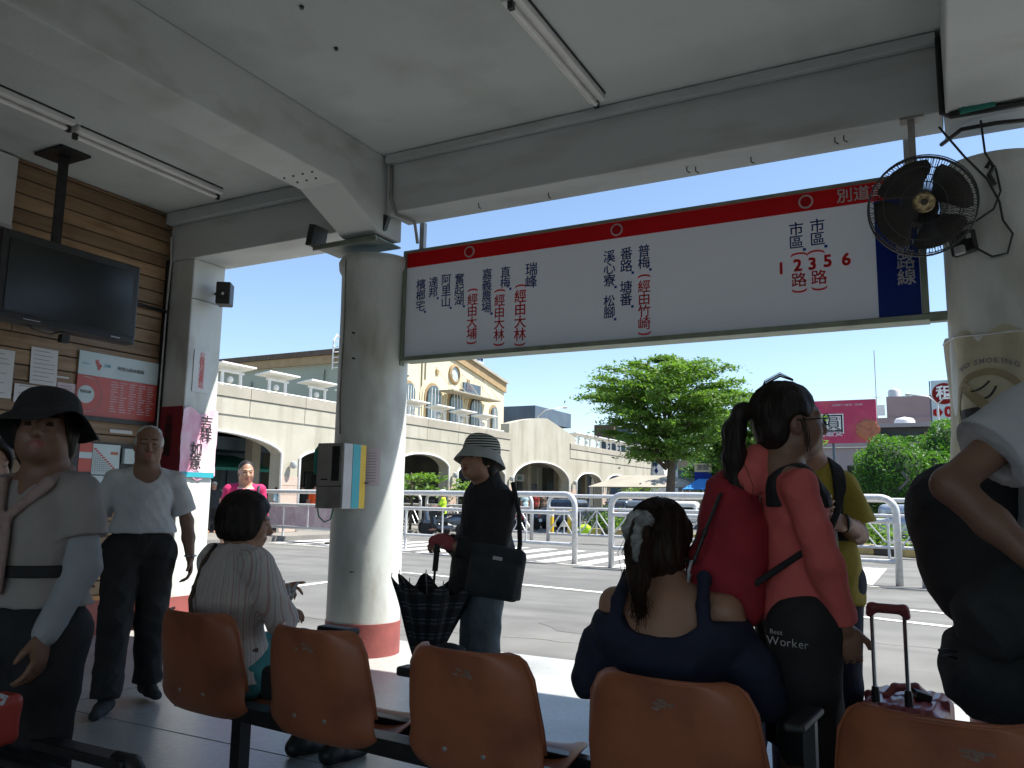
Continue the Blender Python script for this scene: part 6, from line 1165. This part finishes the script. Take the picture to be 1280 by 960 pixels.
# ---- seated woman in navy off shoulder top
X, Y = -.720, 2.33; rz = rad(0); P = person('seated woman in a navy off-the-shoulder top, ponytail tied with a grey scrunchie', (X, Y, FL), rz); J = seated(X, Y, .03, 1.02); J['shL'] = V3(-.165, .03, .865); J['shR'] = V3(.165, .03, .865); J['neck'] = V3(-.015, .05, .94); J['head'] = V3(-.035, .085, 1.045); J['elL'] = V3(-.245, .07, .63); J['elR'] = V3(.25, .08, .63); J['wrL'] = V3(-.10, .30, .62); J['wrR'] = V3(.10, .30, .62)
HR = rotm(rad(-14), rad(2), rad(-6)); B, T, pt = body(J, HR, hands={'R': ((-.3, 1, 0), (0, 0, -1), 1, .5), 'L': ((.3, 1, 0), (0, 0, -1), -1, .5)}, girth=1.06, neckr=.047); B.mesh('body', SK, P, .0065, paint=pt)
S = SDF(.03); S.chain([V3(0, 0, .42), J['waist'], J['chest'] + V3(0, .0, .0)], [.19, .155, .165], .05, .78); S.cone(V3(-.13, .02, .80), V3(.13, .02, .80), .10, .10, .04); S.box(V3(0, 0, .95), (.4, .4, .105), .01, None, .012, 's'); S.ell(V3(0, -.06, .88), (.13, .12, .085), None, .012, 's')
for d, q in ((-1, 'L'), (1, 'R')): a, b_ = J['sh' + q], J['el' + q]; S.cone(a + (b_ - a) * .36, a + (b_ - a) * .62, .056, .070, .03); S.cone(a + (b_ - a) * .62, a + (b_ - a) * .98 + V3(d * .01, -.01, 0), .070, .067, .03)
for d in (-1, 1): S.chain([V3(d * .135, -.065, .80), V3(d * .120, -.058, .885), V3(d * .112, -.005, .955), V3(d * .11, .06, .93)], [.024, .021, .020, .02], .008, .55, (0, 1, .3))
S.mesh('top', 'navy_cloth', P, .0065, folds(.006, 1, 4, 20, 14)); trousers(J, .02, 1, 1.1).mesh('trousers', 'navy_cloth', P, .009, folds(.005)); shoes(J, 'black', P)
S = SDF(.02); S.ell(T(0, -.028, .028), (.093, .108, .100), HR); S.ell(T(0, -.04, -.045), (.090, .088, .075), HR, .03); S.ell(T(0, .10, -.03), (.08, .075, .11), HR, .012, 's'); S.mesh('hair', 'hairb', P, .005, strands(.003, 120))
S = SDF(.02); pts = [T(.0, -.125, .035), T(.0, -.160, .012), T(.004, -.170, -.05), T(.012, -.160, -.13), T(.018, -.14, -.205)]; S.chain([V3(*p) for p in pts], [.016, .028, .036, .032, .010], .015); S.mesh('ponytail', 'hairb', P, .0055, strands(.0022, 130)); rg = random.Random(5); tb = []
for k_ in range(120):
    a = V3(*pts[1]) + V3(rg.gauss(0, .02), rg.gauss(0, .01), 0); e = V3(*pts[4]) + V3(rg.gauss(0, .014), rg.gauss(0, .01), rg.gauss(-.015, .02)); m_ = V3(*pts[3]) + V3(rg.gauss(0, .018), rg.gauss(-.02, .012), 0); tb.append([a, (a + m_) / 2 + V3(rg.gauss(0, .012), -.03, 0), m_, e])
for k_ in range(12):
    d = 1 if k_ % 4 else -1; a = V3(*T(d * .08, rg.uniform(-.02, .05), rg.uniform(-.05, .02))); tb.append([a, a + V3(d * rg.uniform(.0, .02), .0, -.05), a + V3(d * rg.uniform(.0, .035), rg.uniform(-.01, .02), -rg.uniform(.07, .13))])
hairtubes(None, tb, .0009, 'hairb', 'loose_hair', P); flyaways(T, P, 140, (0, -.028, .02), (.094, .109, .106), 'hairb', 1.1, 5)
S = SDF(.01); rg = random.Random(9)
for k_ in range(22): a = V3(*T(-.004 + .026 * math.cos(k_ * .9), -.158 - .006 * (k_ % 3), .030 + .016 * math.sin(k_ * .9))); S.ell(a, (.013, .012, .013))
S.chain([V3(*T(-.02, -.170, .025)), V3(*T(-.038, -.168, .005)), V3(*T(-.036, -.162, -.02))], [.015, .016, .012], .01); S.chain([V3(*T(.004, -.185, .02)), V3(*T(.012, -.205, -.035)), V3(*T(.018, -.206, -.085))], [.014, .014, .009], .01); S.mesh('scrunchie', 'scrunch', P, .0045, lambda X_, Y_, Z_: .003 * np.sin(X_ * 300) * np.sin(Z_ * 280))
for d in (-1, 1): e = T(d * .081, -.01, -.05); MB().tube([e, (e[0], e[1], e[2] - .02), (e[0], e[1], e[2] - .035)], [.002, .003, .0055], 6).build('earring', 'chrome', P, 'all', local=True)
# ---- ponytail woman with red backpack
X, Y = (WPt(990, 640, 2.42) * [1, 1, 0])[:2]; rz = face(X, Y, 104); P = person('standing ponytail woman in glasses, coral long sleeved top and black shorts', (X, Y, FL), rz); Lq = Loc(X, Y, FL, rz); J = joints(1.545); J['head'] = Lq(988, 528, 2.42); J['neck'] = J['head'] + V3(0, -.035, -.11); J['shR'] = Lq(1000, 610, 2.29); J['shL'] = J['shR'] * [-1, 1, 1]; J['elR'] = Lq(1030, 702, 2.23); J['wrR'] = Lq(1056, 785, 2.24); J['elL'] = V3(-.19, .02, 1.0); J['wrL'] = V3(-.16, .12, .84)
HR = rotm(rad(4), rad(3), rad(6)); B, T, pt = body(J, HR, hands={'R': (Lq(1064, 835, 2.24) - J['wrR'], (-1, .2, 0), -1, .75, .95), 'L': ((0, .2, -1), (1, 0, 0), 1, .5)}, girth=.92, neckr=.045); B.mesh('body', SKD, P, .006, paint=pt)
S = shirt(J, .013, 1.93, .90, .84, 1.04, low=J['pelvis'] + V3(0, 0, .0), hemz=J['pelvis'][2] - .035); S.ell(J['neck'] + V3(0, .03, .05), (.06, .06, .05), None, .01, 's'); S.cone(J['neck'] + V3(0, -.06, .0), J['neck'] + V3(0, -.095, -.06), .045, .055, .03); S.mesh('long_sleeved_top', 'redshirt', P, .006, folds(.005, 1, 6, 20, 15))
S = trousers(J, .020, .47, .92, 1.6); S.mesh('shorts', 'black_cloth', P, .007, folds(.005, 1, 2)); shoes(J, 'black', P)
S = SDF(.018); S.ell(T(0, -.022, .034), (.083, .101, .094), HR); S.ell(T(0, -.055, -.03), (.07, .055, .06), HR, .02); S.ell(T(0, .100, -.035), (.10, .085, .105), HR, .012, 's'); S.ell(T(.082, .01, -.03), (.03, .04, .05), HR, .01, 's'); S.mesh('hair', 'hair', P, .005, strands(.0018, 120))
S = SDF(.02); pts = [T(0, -.105, .045), T(0, -.150, .040), T(0, -.178, -.02), T(0, -.185, -.10), T(0, -.180, -.19), T(.0, -.165, -.27)]; S.chain([V3(*p) for p in pts], [.017, .024, .031, .034, .032, .012], .02); S.mesh('ponytail', 'hair', P, .005, strands(.0022, 130)); rg = random.Random(15); tb = []
for k_ in range(80): a = V3(*pts[2]) + V3(rg.gauss(0, .02), rg.gauss(0, .018), 0); m_ = V3(*pts[4]) + V3(rg.gauss(0, .02), rg.gauss(0, .018), 0); e = V3(*pts[5]) + V3(rg.gauss(0, .02), rg.gauss(0, .02), rg.gauss(-.02, .025)); tb.append([a, (a + m_) / 2 + V3(0, rg.gauss(-.01, .008), 0), m_, e])
for k_ in range(12): a = V3(*T(rg.uniform(-.02, .02), -.10, .06)); q = rg.uniform(.015, .03); tb.append([a, V3(*T(0, -.07, .105 + q)), V3(*T(0, -.02, .128 + q)), V3(*T(0, .02, .122 + q * .4))])
for k_ in range(8): a = V3(*T(.078, rg.uniform(.0, .02), rg.uniform(.0, .02))); tb.append([a, a + V3(.004, .008, -.04), a + V3(.0, .012, -rg.uniform(.06, .1))])
hairtubes(None, tb, .0009, 'hair', 'loose_hair', P); flyaways(T, P, 130, (0, -.022, .034), (.084, .102, .095), 'hair', .95, 7)
t = MB()
for d in (-1, 1): t.tube([T(d * .031 + .024 * math.cos(a), .103 - .004 * abs(math.cos(a)), .003 + .017 * math.sin(a)) for a in [.3927 * k_ for k_ in range(16)]], .0017, 5, closed=True); t.tube([T(d * .055, .100, .006), T(d * .077, .05, .006), T(d * .079, -.012, .004)], .002, 5)
t.tube([T(-.008, .106, .005), T(.008, .106, .005)], .0017, 5); t.build('glasses', 'black', P, 'all', local=True)
t = MB(); hp = J['pelvis']
write(t, 'Worker', hp + V3(.172, -.13, -.075), (-.05, 1, -.12), (0, 0, 1), .023, .0, lift=.03); write(t, 'Best', hp + V3(.172, -.12, -.048), (-.05, 1, -.12), (0, 0, 1), .013, .0, lift=.03); t.build('print', 'letterwhite', P, local=True)
# backpack (worn: a thing of its own)
rb = thing('backpack', 'dark red backpack with black straps on the standing ponytail woman', 'backpack', (X, Y, FL), rz); S = SDF(.035); c = J['chest'] + V3(-.01, -.205, -.135); S.ell(c + V3(0, .025, .015), (.135, .105, .24)); S.box(c + V3(0, .045, -.05), (.125, .06, .165), .06); S.ell(c + V3(0, -.040, -.10), (.122, .095, .14)); S.mesh('pack_body', 'redpack', rb, .007, folds(.007, 1, 3, 17, 12))
S = SDF(.012); S.chain([c + V3(.105, -.02, .17), c + V3(.125, -.07, .06), c + V3(.12, -.10, -.02)], [.006] * 3); S.chain([c + V3(.0, -.128, .0), c + V3(.06, -.135, -.01), c + V3(.115, -.105, -.03)], [.006] * 3); S.mesh('zip', 'black', rb, .0045)
for dz, dx in ((-.02, .125), (-.06, .09)): MB().tube([c + V3(dx, -.108, dz), c + V3(dx + .006, -.118, dz - .03), c + V3(dx, -.118, dz - .06)], .005, 6).build('zip_pull', 'palegrey', rb, 'all', local=True)
for d, q in ((1, 'R'), (-1, 'L')):
    sh = J['sh' + q]; ch = J['chest']; S = SDF(.015)
    S = shirt(J, .024, .05, .90, .84, 1.04, low=J['pelvis'], hemz=.9); keep(S, ((.058 if d > 0 else -.108), None, ch[2] + .0), ((.108 if d > 0 else -.058), None, None)); S.mesh('strap', 'black_cloth', rb, .0055)
    S = SDF(.012); S.chain([ch + V3(d * .10, .11, .01), ch + V3(d * .135, .06, -.08), c + V3(d * .125, .07, -.08)], [.010] * 3); S.mesh('strap_end', 'black_cloth', rb, .006)
# ---- man in mustard shirt
X, Y = (WPt(1010, 640, 3.2) * [1, 1, 0])[:2]; rz = face(X, Y, 14); P = person('man in a mustard shirt with a black shoulder strap, half hidden behind the ponytail woman', (X, Y, FL), rz); Lq = Loc(X, Y, FL, rz); J = joints(1.62); J['head'] = Lq(1002, 538, 3.22); J['neck'] = Lq(1014, 580, 3.22); J['shL'] = Lq(1052, 607, 3.18); J['shR'] = J['shL'] * [-1, 1, 1]; J['elL'] = Lq(1072, 668, 3.14); J['wrL'] = Lq(1058, 654, 2.95); J['elR'] = V3(.22, 0, 1.05); J['wrR'] = V3(.1, .25, 1.15)
B, T, pt = body(J, np.eye(3), hands={'L': (Lq(1040, 652, 2.92) - J['wrL'], (.2, -.5, -.3), 1, .7), 'R': ((-.6, .6, .1), (0, -1, 0), -1, .7)}, neckr=.055); B.mesh('body', SK, P, .007, paint=pt)
S = shirt(J, .018, .82, 1.05, .80, 1.1, cuff=1.45); S.cone(J['neck'] + V3(0, .05, .02), J['chest'] + V3(0, .15, .09), .045, .012, .01, op='s'); S.mesh('shirt', 'mustard', P, .007, folds(.005)); trousers(J, .02).mesh('trousers', 'navy_cloth', P, .01); shoes(J, 'black', P)
S = SDF(.02); S.ell(T(0, -.025, .04), (.082, .10, .092), rotm()); S.ell(T(0, .09, -.035), (.064, .07, .09), rotm(), .02, 's'); S.mesh('hair', 'hair', P, .007); S = keep(shirt(J, .028, .1, 1.05, .80, 1.1), (-.125, None, J['waist'][2]), (-.072, None, None)); S.mesh('shoulder_strap', 'black_cloth', P, .0065)
MB().tube([tuple(J['wrL'] + V3(.0, .028 * math.cos(a), .028 * math.sin(a))) for a in [.3927 * k_ for k_ in range(16)]], .006, 5, closed=True).build('watch', 'black', P, 'all', local=True); hp_ = Lq(1034, 668, 2.93); MB().obox(hp_, (.07, .012, .13), (.2, 0, 0)).build('folded_paper', 'paper', P, local=True)
# ---- person at the right edge
X, Y = (WPt(1352, 640, 2.12) * [1, 1, 0])[:2]; rz = face(X, Y, 97); P = person('person in a white t-shirt at the right edge with a bent elbow', (X, Y, FL), rz); Lq = Loc(X, Y, FL, rz); J = joints(1.74); J['shR'] = Lq(1300, 512, 1.98); J['shL'] = J['shR'] * [-1, 1, 1]; J['elR'] = Lq(1187, 606, 1.93); J['wrR'] = Lq(1310, 716, 1.80); J['elL'] = V3(-.24, .05, 1.15); J['wrL'] = V3(-.15, .3, 1.1); J['head'] += V3(0, .17, 0); J['neck'] += V3(0, .08, 0)
B, T, pt = body(J, rotm(0, 0, 0), hands={'R': ((0, 1, -.3), (-1, 0, 0), -1, .6), 'L': ((0, 1, 0), (1, 0, 0), 1, .6)}, girth=1.08); B.mesh('body', SKD, P, .0065, paint=pt)
S = shirt(J, .03, .58, 1.12, .80, 1.15, cuff=1.35); S.ell(J['neck'] + V3(0, .03, .03), (.07, .07, .06), None, .01, 's'); a, b_ = J['shR'], J['elR']; S.cone(a + (b_ - a) * .1, a + (b_ - a) * .57 + V3(0, 0, -.035), .07, .075, .03); u_ = (b_ - a) / np.linalg.norm(b_ - a); S.box(a + (b_ - a) * .60 + u_ * .08, (.14, .14, .08), .002, frame(u_), .004, 's'); S.cone(a + (b_ - a) * .5 + V3(0, 0, -.03), a + (b_ - a) * .75 + V3(0, 0, -.04), .045, .062, .005, op='s'); S.mesh('t_shirt', 'white_cotton', P, .006, folds(.004, 1, 7, 14, 9))
trousers(J, .03, 1, 1.12, 1.3).mesh('trousers', 'black_cloth', P, .008, folds(.006)); shoes(J, 'black', P); S = SDF(.02); S.ell(T(0, -.025, .04), (.084, .10, .094), rotm()); S.ell(T(0, .09, -.035), (.064, .07, .09), rotm(), .02, 's'); S.mesh('hair', 'hair', P, .008)
bp2 = thing('backpack', 'big black backpack behind the bent elbow at the right edge', 'backpack', WPt(1195, 690, 2.2)); S = SDF(.04); F2 = rotm(0, rad(-14), 0)
def q3(x, y, d): return WPt(x, y, d) - V3(*bp2.location)
S.ell(q3(1196, 640, 2.25), (.135, .13, .14)); S.ell(q3(1215, 705, 2.22), (.135, .13, .17), rotm(0, rad(-18), 0)); S.ell(q3(1240, 640, 2.3), (.16, .13, .16)); S.ell(q3(1232, 745, 2.2), (.10, .11, .10)); S.mesh('pack_body', 'black_cloth', bp2, .008, folds(.004, 1, 2, 12, 9))
mb2 = MB(); mb2.tube([WPt(1124, 612, 2.05), WPt(1136, 600, 2.05), WPt(1128, 590, 2.1)], .004, 5); mb2.build('zip_pull', 'palegrey', bp2, 'all')
cbg = thing('camera_bag', 'wrinkled black bag hanging low at the right edge, above the last orange seat', 'bag', WPt(1245, 830, 2.1))
def q4(x, y, d): return WPt(x, y, d) - V3(*cbg.location)
S = SDF(.04); S.ell(q4(1248, 762, 2.12), (.115, .10, .13)); S.ell(q4(1272, 840, 2.2), (.185, .12, .16)); S.ell(q4(1225, 835, 2.25), (.10, .10, .125)); S.ell(q4(1285, 740, 2.1), (.13, .1, .11)); S.mesh('bag_body', 'charcoal', cbg, .007, folds(.009, 1.4, 5, 26, 18))
for dy in (0, 8): MB().tube([WPt(1196, 815 + dy, 2.1), WPt(1184, 812 + dy, 2.1), WPt(1173, 813 + dy, 2.1)], .004, 5).build('cord', 'blackmetal', cbg, 'all')
# ---- person at far left edge behind the hat woman
X, Y = (WPt(-22, 640, 3.15) * [1, 1, 0])[:2]; rz = face(X, Y, 25); P = person('dark haired person in black cut by the left edge, behind the black hat', (X, Y, FL), rz); J = joints(1.36); B, T, pt = body(J, rotm(0, 0, 0)); B.mesh('body', SK, P, .008, paint=pt); shirt(J, .02, 1.2, 1.05).mesh('top', 'black_cloth', P, .009, folds(.004)); trousers(J, .02).mesh('trousers', 'denim_dark', P, .01); S = SDF(.02); S.ell(T(0, -.02, .03), (.09, .10, .10), None); S.ell(T(0, -.03, -.05), (.095, .08, .09)); S.ell(T(0, .09, -.03), (.065, .07, .1), None, .01, 's'); S.mesh('hair', 'hair', P, .007); shoes(J, 'black', P)
rbg = thing('bag', 'red patterned bag at the bottom left corner of the photo', 'bag', WPt(-6, 900, 2.0)); S = SDF(.02); S.box((0, 0, 0), (.04, .05, .06), .02); S.mesh('bag_body', 'posterred', rbg, .006, folds(.004, 2)); MB().tube([WPt(2, 880, 1.97), WPt(8, 872, 1.97), WPt(-6, 868, 1.97)], .006, 5).build('handle', 'white_cotton', rbg)
# ================================================================ suitcase
sc_ = thing('suitcase', 'ribbed glossy maroon cabin suitcase with its handle pulled up', 'suitcase', (-.15, 3.30, FL), rad(-6)); S = SDF(.01); S.box((0, 0, .27), (.135, .19, .23), .05); S.box((0, 0, .27), (.139, .012, .234), .01, None, .01)
D_ = lambda X_, Y_, Z_: .0035 * np.sign(np.sin(Y_ * 125)) * (np.abs(Y_) < .165) * (np.abs(X_) > .02)
S.mesh('shell', 'maroon', sc_, .004, lambda X_, Y_, Z_: .0022 * np.sin(X_ * 170)); P_ = []
for d in (-1, 1): MB().tube([(d * .052 - .02, -.15, .45), (d * .052 - .02, -.15, .795)], .0075, 8).build('handle_tube', 'chrome', sc_, True, local=True); MB().lathe([(.014, .50), (.014, .53), (.011, .55)], 10, (d * .052 - .02, -.15, 0)).build('handle_collar', 'black', sc_, True, local=True)
S = SDF(.01); S.chain([V3(-.078, -.15, .795), V3(-.07, -.152, .815), V3(.03, -.152, .815), V3(.038, -.15, .795)], [.014, .017, .017, .014]); S.mesh('grip', 'maroon', sc_, .004); S = SDF(.01); S.chain([V3(-.055, -.06, .505), V3(-.03, -.02, .53), V3(.03, .03, .53), V3(.055, .06, .505)], [.012, .014, .014, .012]); S.mesh('top_handle', 'maroon', sc_, .0045)
MB().obox((.055, -.02, .515), (.05, .07, .025), (0, .3, .4)).build('lock', 'black', sc_, local=True, bevel=.004)
for a in (-1, 1):
    for b_ in (-1, 1): MB().lathe([(.01, -.012), (.022, -.01), (.022, .01), (.01, .012)], 12, (a * .11, b_ * .15, .022), 'X').build('wheel', 'black', sc_, True, local=True)
# ================================================================ vehicles
def car(label, x, y, rz, m, L=4.2, W_=1.7, H=1.45):
    t = thing('car', label, 'car', (x, y, RD), rz); h = W_ / 2
    S = SDF(.10); S.box((0, 0, .62), (L / 2, h, .30), .16); S.box((-.1, 0, 1.0), (L * .27, h * .86, .38), .22, rotm()); S.ell((L * .34, 0, .78), (L * .17, h * .85, .16)); S.box((-L * .36, 0, .85), (L * .12, h * .85, .13), .1)
    for a in (-1, 1):
        for b_ in (-1, 1): S.cone((a * L * .31, b_ * h * .75, .33), (a * L * .31, b_ * (h + .2), .33), .37, .37, .01, op='s')
    S.mesh('body', m, t, .045)
    for b_ in (-1, 1):
        for x0, x1 in ((-L * .30, -.12), (-.04, L * .20)): y_ = b_ * (h * .86 + .012); MB().add([(x0 + (.22 if x0 < -.5 else 0), y_ - b_ * .06, 1.30), (x1 - (.28 if x1 > .3 else 0), y_ - b_ * .06, 1.30), (x1, y_ + b_ * .01, .98), (x0, y_ + b_ * .01, .98)], [(0, 1, 2, 3)]).build('side_window', 'darkglass', t, local=True)
        MB().obox((-.02, b_ * (h + .005), .92), (.16, .02, .03)).build('door_handle', 'chrome', t, local=True); MB().obox((L * .22, b_ * (h + .07), 1.02), (.1, .14, .1)).build('mirror', m, t, local=True, bevel=.03)
        MB().obox((L / 2 - .06, b_ * h * .72, .72), (.14, .32, .14)).build('headlight', 'lamp', t, local=True, bevel=.03); MB().obox((-L / 2 + .05, b_ * h * .75, .78), (.12, .26, .16)).build('tail_light', 'taill', t, local=True, bevel=.03)
        for a in (-1, 1):
            w_ = MB().lathe([(.20, -.09), (.30, -.095), (.325, -.06), (.325, .06), (.30, .095), (.20, .09)], 24, (a * L * .31, b_ * (h - .10), .325), 'Y').build('wheel', 'tyre', t, True, local=True); k_ = MB(); k_.lathe([(.0, .0), (.05, .0), (.05, .02), (0, .02)], 12, (a * L * .31, b_ * (h - .10) + b_ * .085 - .01, .325), 'Y')
            for j in range(5): q = 1.2566 * j; c0 = Vector((a * L * .31, b_ * (h - .01), .325)); k_.tube([c0, c0 + Vector((.19 * math.cos(q), 0, .19 * math.sin(q)))], .025, 5)
            k_.tube([(a * L * .31 + .195 * math.cos(q), b_ * (h - .01), .325 + .195 * math.sin(q)) for q in [.3927 * j for j in range(16)]], .018, 5, closed=True); k_.build('rim', 'galv', w_, True, local=True)
    for sx_, xx0, xx1 in ((1, L * .17, L * .255), (-1, -L * .27, -L * .325)): MB().add([(xx0, -h * .66, 1.33), (xx0, h * .66, 1.33), (xx1 + sx_ * .03, h * .78, 1.0), (xx1 + sx_ * .03, -h * .78, 1.0)], [(0, 1, 2, 3)]).build('windscreen', 'darkglass', t, local=True)
    MB().box(L / 2 - .01, L / 2 + .02, -.22, .22, .42, .54).build('number_plate', 'whitetrim', t, local=True); return t
car('silver car parked behind the zigzag barrier, right of the mustard shirt', -.9, 31.2, math.pi, 'silver', 4.3); car('slate blue car parked before the wide gabled arch', -16.0, 36.2, rad(100), 'carblue', 4.4, 1.8)
car('white car beyond the second tree, over the seated ponytail woman', -11.8, 40.5, rad(10), 'carwhite'); car('dark car parked near the tents, left of the tree trunk', -15.2, 42.5, rad(75), 'carblue')
def scooter(x, y, rz, m, label):
    t = thing('scooter', label, 'scooter', (x, y, RD), rz, 'scooters parked along the arcade')
    for a in (-.62, .62): w_ = MB().lathe([(.12, -.045), (.23, -.05), (.25, 0), (.23, .05), (.12, .045)], 16, (a, 0, .25), 'Y').build('wheel', 'tyre', t, True, local=True); MB().lathe([(.0, -.03), (.12, -.035), (.12, .035), (0, .03)], 12, (a, 0, .25), 'Y').build('rim', 'galv', w_, True, local=True)
    S = SDF(.06); S.ell((-.42, 0, .58), (.36, .15, .17)); S.box((-.02, 0, .33), (.28, .13, .06), .04); S.cone((.38, 0, .45), (.48, 0, .88), .10, .09, sq=None); S.ell((.52, 0, .93), (.11, .17, .09)); S.ell((.62, 0, .50), (.17, .08, .07)); S.mesh('body', m, t, .028)
    S = SDF(.04); S.box((-.38, 0, .78), (.36, .12, .045), .04); S.mesh('seat', 'black', t, .025); k_ = MB(); k_.tube([(.44, -.32, 1.02), (.50, -.1, 1.0), (.50, .1, 1.0), (.44, .32, 1.02)], .016, 6); k_.build('handlebar', 'blackmetal', t, 'all', local=True)
    for b_ in (-1, 1): k_ = MB(); k_.tube([(.46, b_ * .24, 1.02), (.48, b_ * .30, 1.2)], .007, 5); k_.obox((.47, b_ * .33, 1.24), (.02, .11, .07)); k_.build('mirror', 'black', t, local=True)
    MB().obox((.61, 0, .9), (.05, .14, .09)).build('headlight', 'lamp', t, local=True, bevel=.02); MB().obox((-.78, 0, .62), (.04, .14, .06)).build('tail_light', 'taill', t, local=True, bevel=.01); MB().box(-.86, -.84, -.09, .09, .38, .50).build('number_plate', 'whitetrim', t, local=True); return t
random.seed(21); names = ['between the payphone pillar and the striped hat woman', 'second in the row right of the payphone pillar', 'left of the lime rider', 'right of the lime rider', 'before the narrow arch behind the striped hat']
protos = [scooter(-16.6, 25.4, rad(165), 'carblue', 'dark scooter ' + names[0]), scooter(-16.8, 27.0, rad(172), 'carwhite', 'white scooter ' + names[1]), scooter(-16.7, 28.4, rad(160), 'carred', 'red scooter ' + names[2])]
for i, y in enumerate(list(np.arange(29.8, 33, 1.0)) + list(np.arange(44.5, 57, .85))):
    copy_tree(protos[i % 3], (-16.7 + random.uniform(-.25, .25), float(y), RD), rad(165 + random.uniform(-12, 12)), ('dark', 'white', 'red')[i % 3] + ' scooter in the parked row, ' + (names[3] if y < 31 else names[4] if y < 35 else 'place %s from the near end of the far arches' % ['one', 'two', 'three', 'four', 'five', 'six', 'seven', 'eight', 'nine', 'ten', 'eleven', 'twelve', 'thirteen', 'fourteen', 'fifteen', 'sixteen'][int((y - 44.4) / .85)]))
# ---- small figures by the arcade
def walker(label, px, d, z0, top, low, H=1.6, ang=0, hair='hair', sit=False, helmet=None):
    p = WPt(px, 620, d); X, Y = p[0], p[1]; P = person(label, (X, Y, z0), face(X, Y, ang)); J = joints(H)
    if sit:
        for k_ in ('knL', 'knR'): J[k_] += V3(0, .38, .32); 
        for k_ in ('anL', 'anR'): J[k_] += V3(0, .30, .22)
        for k_ in ('elL', 'elR'): J[k_] += V3(0, .14, 0)
        for k_ in ('wrL', 'wrR'): J[k_] += V3(0, .34, .22)
    B, T, pt = body(J, np.eye(3)); B.mesh('body', SK, P, .016, paint=pt); shirt(J, .02, .8, 1.08).mesh('top', top, P, .018, folds(.005)); trousers(J, .02).mesh('trousers', low, P, .018)
    S = SDF(.02); S.ell(T(0, -.025, .04), (.085, .10, .094), None); S.ell(T(0, .095, -.035), (.066, .07, .09), None, .02, 's'); S.mesh('hair', hair, P, .014)
    if helmet: S = SDF(.02); S.ell(T(0, -.01, .055), (.125, .14, .11)); S.box(T(0, 0, -.08), (.2, .2, .09), .01, None, .01, 's'); S.mesh('helmet', helmet, P, .014)
walker('person in a dark checked shirt under the first arch, left of the magenta woman', 267, 26, RD + .13, 'charcoal', 'black_cloth', 1.62, 0, 'hairw'); walker('person in a pale blue shirt right of the magenta woman', 347, 27, RD + .13, 'paleblue', 'charcoal', 1.5, 60); walker('person in an orange vest beside the payphone', 393, 30, RD + .13, 'orangevest', 'charcoal', 1.62, 20)
walker('person in dark clothes left of the orange vest', 378, 31, RD + .13, 'charcoal', 'black_cloth', 1.6, -30); walker('person in a pale blue top under the gabled arch', 656, 42, RD + .13, 'paleblue', 'charcoal', 1.65, 30); walker('person in a red top under the gabled arch', 669, 43, RD + .13, 'carred', 'charcoal', 1.65, -20); walker('person in a brown top under the gabled arch', 678, 44, RD + .13, 'brownshirt', 'charcoal', 1.65, 10)
walker('rider in a lime vest on a scooter, behind the barrier by the striped hat', 554, 28.5, RD, 'lime', 'charcoal', 1.6, -100, 'hair', True, 'carwhite')
p = WPt(554, 620, 28.5); copy_tree(protos[0], (p[0] + .1, p[1], RD), face(p[0], p[1], -100) + math.pi / 2, 'dark scooter ridden by the person in the lime vest')
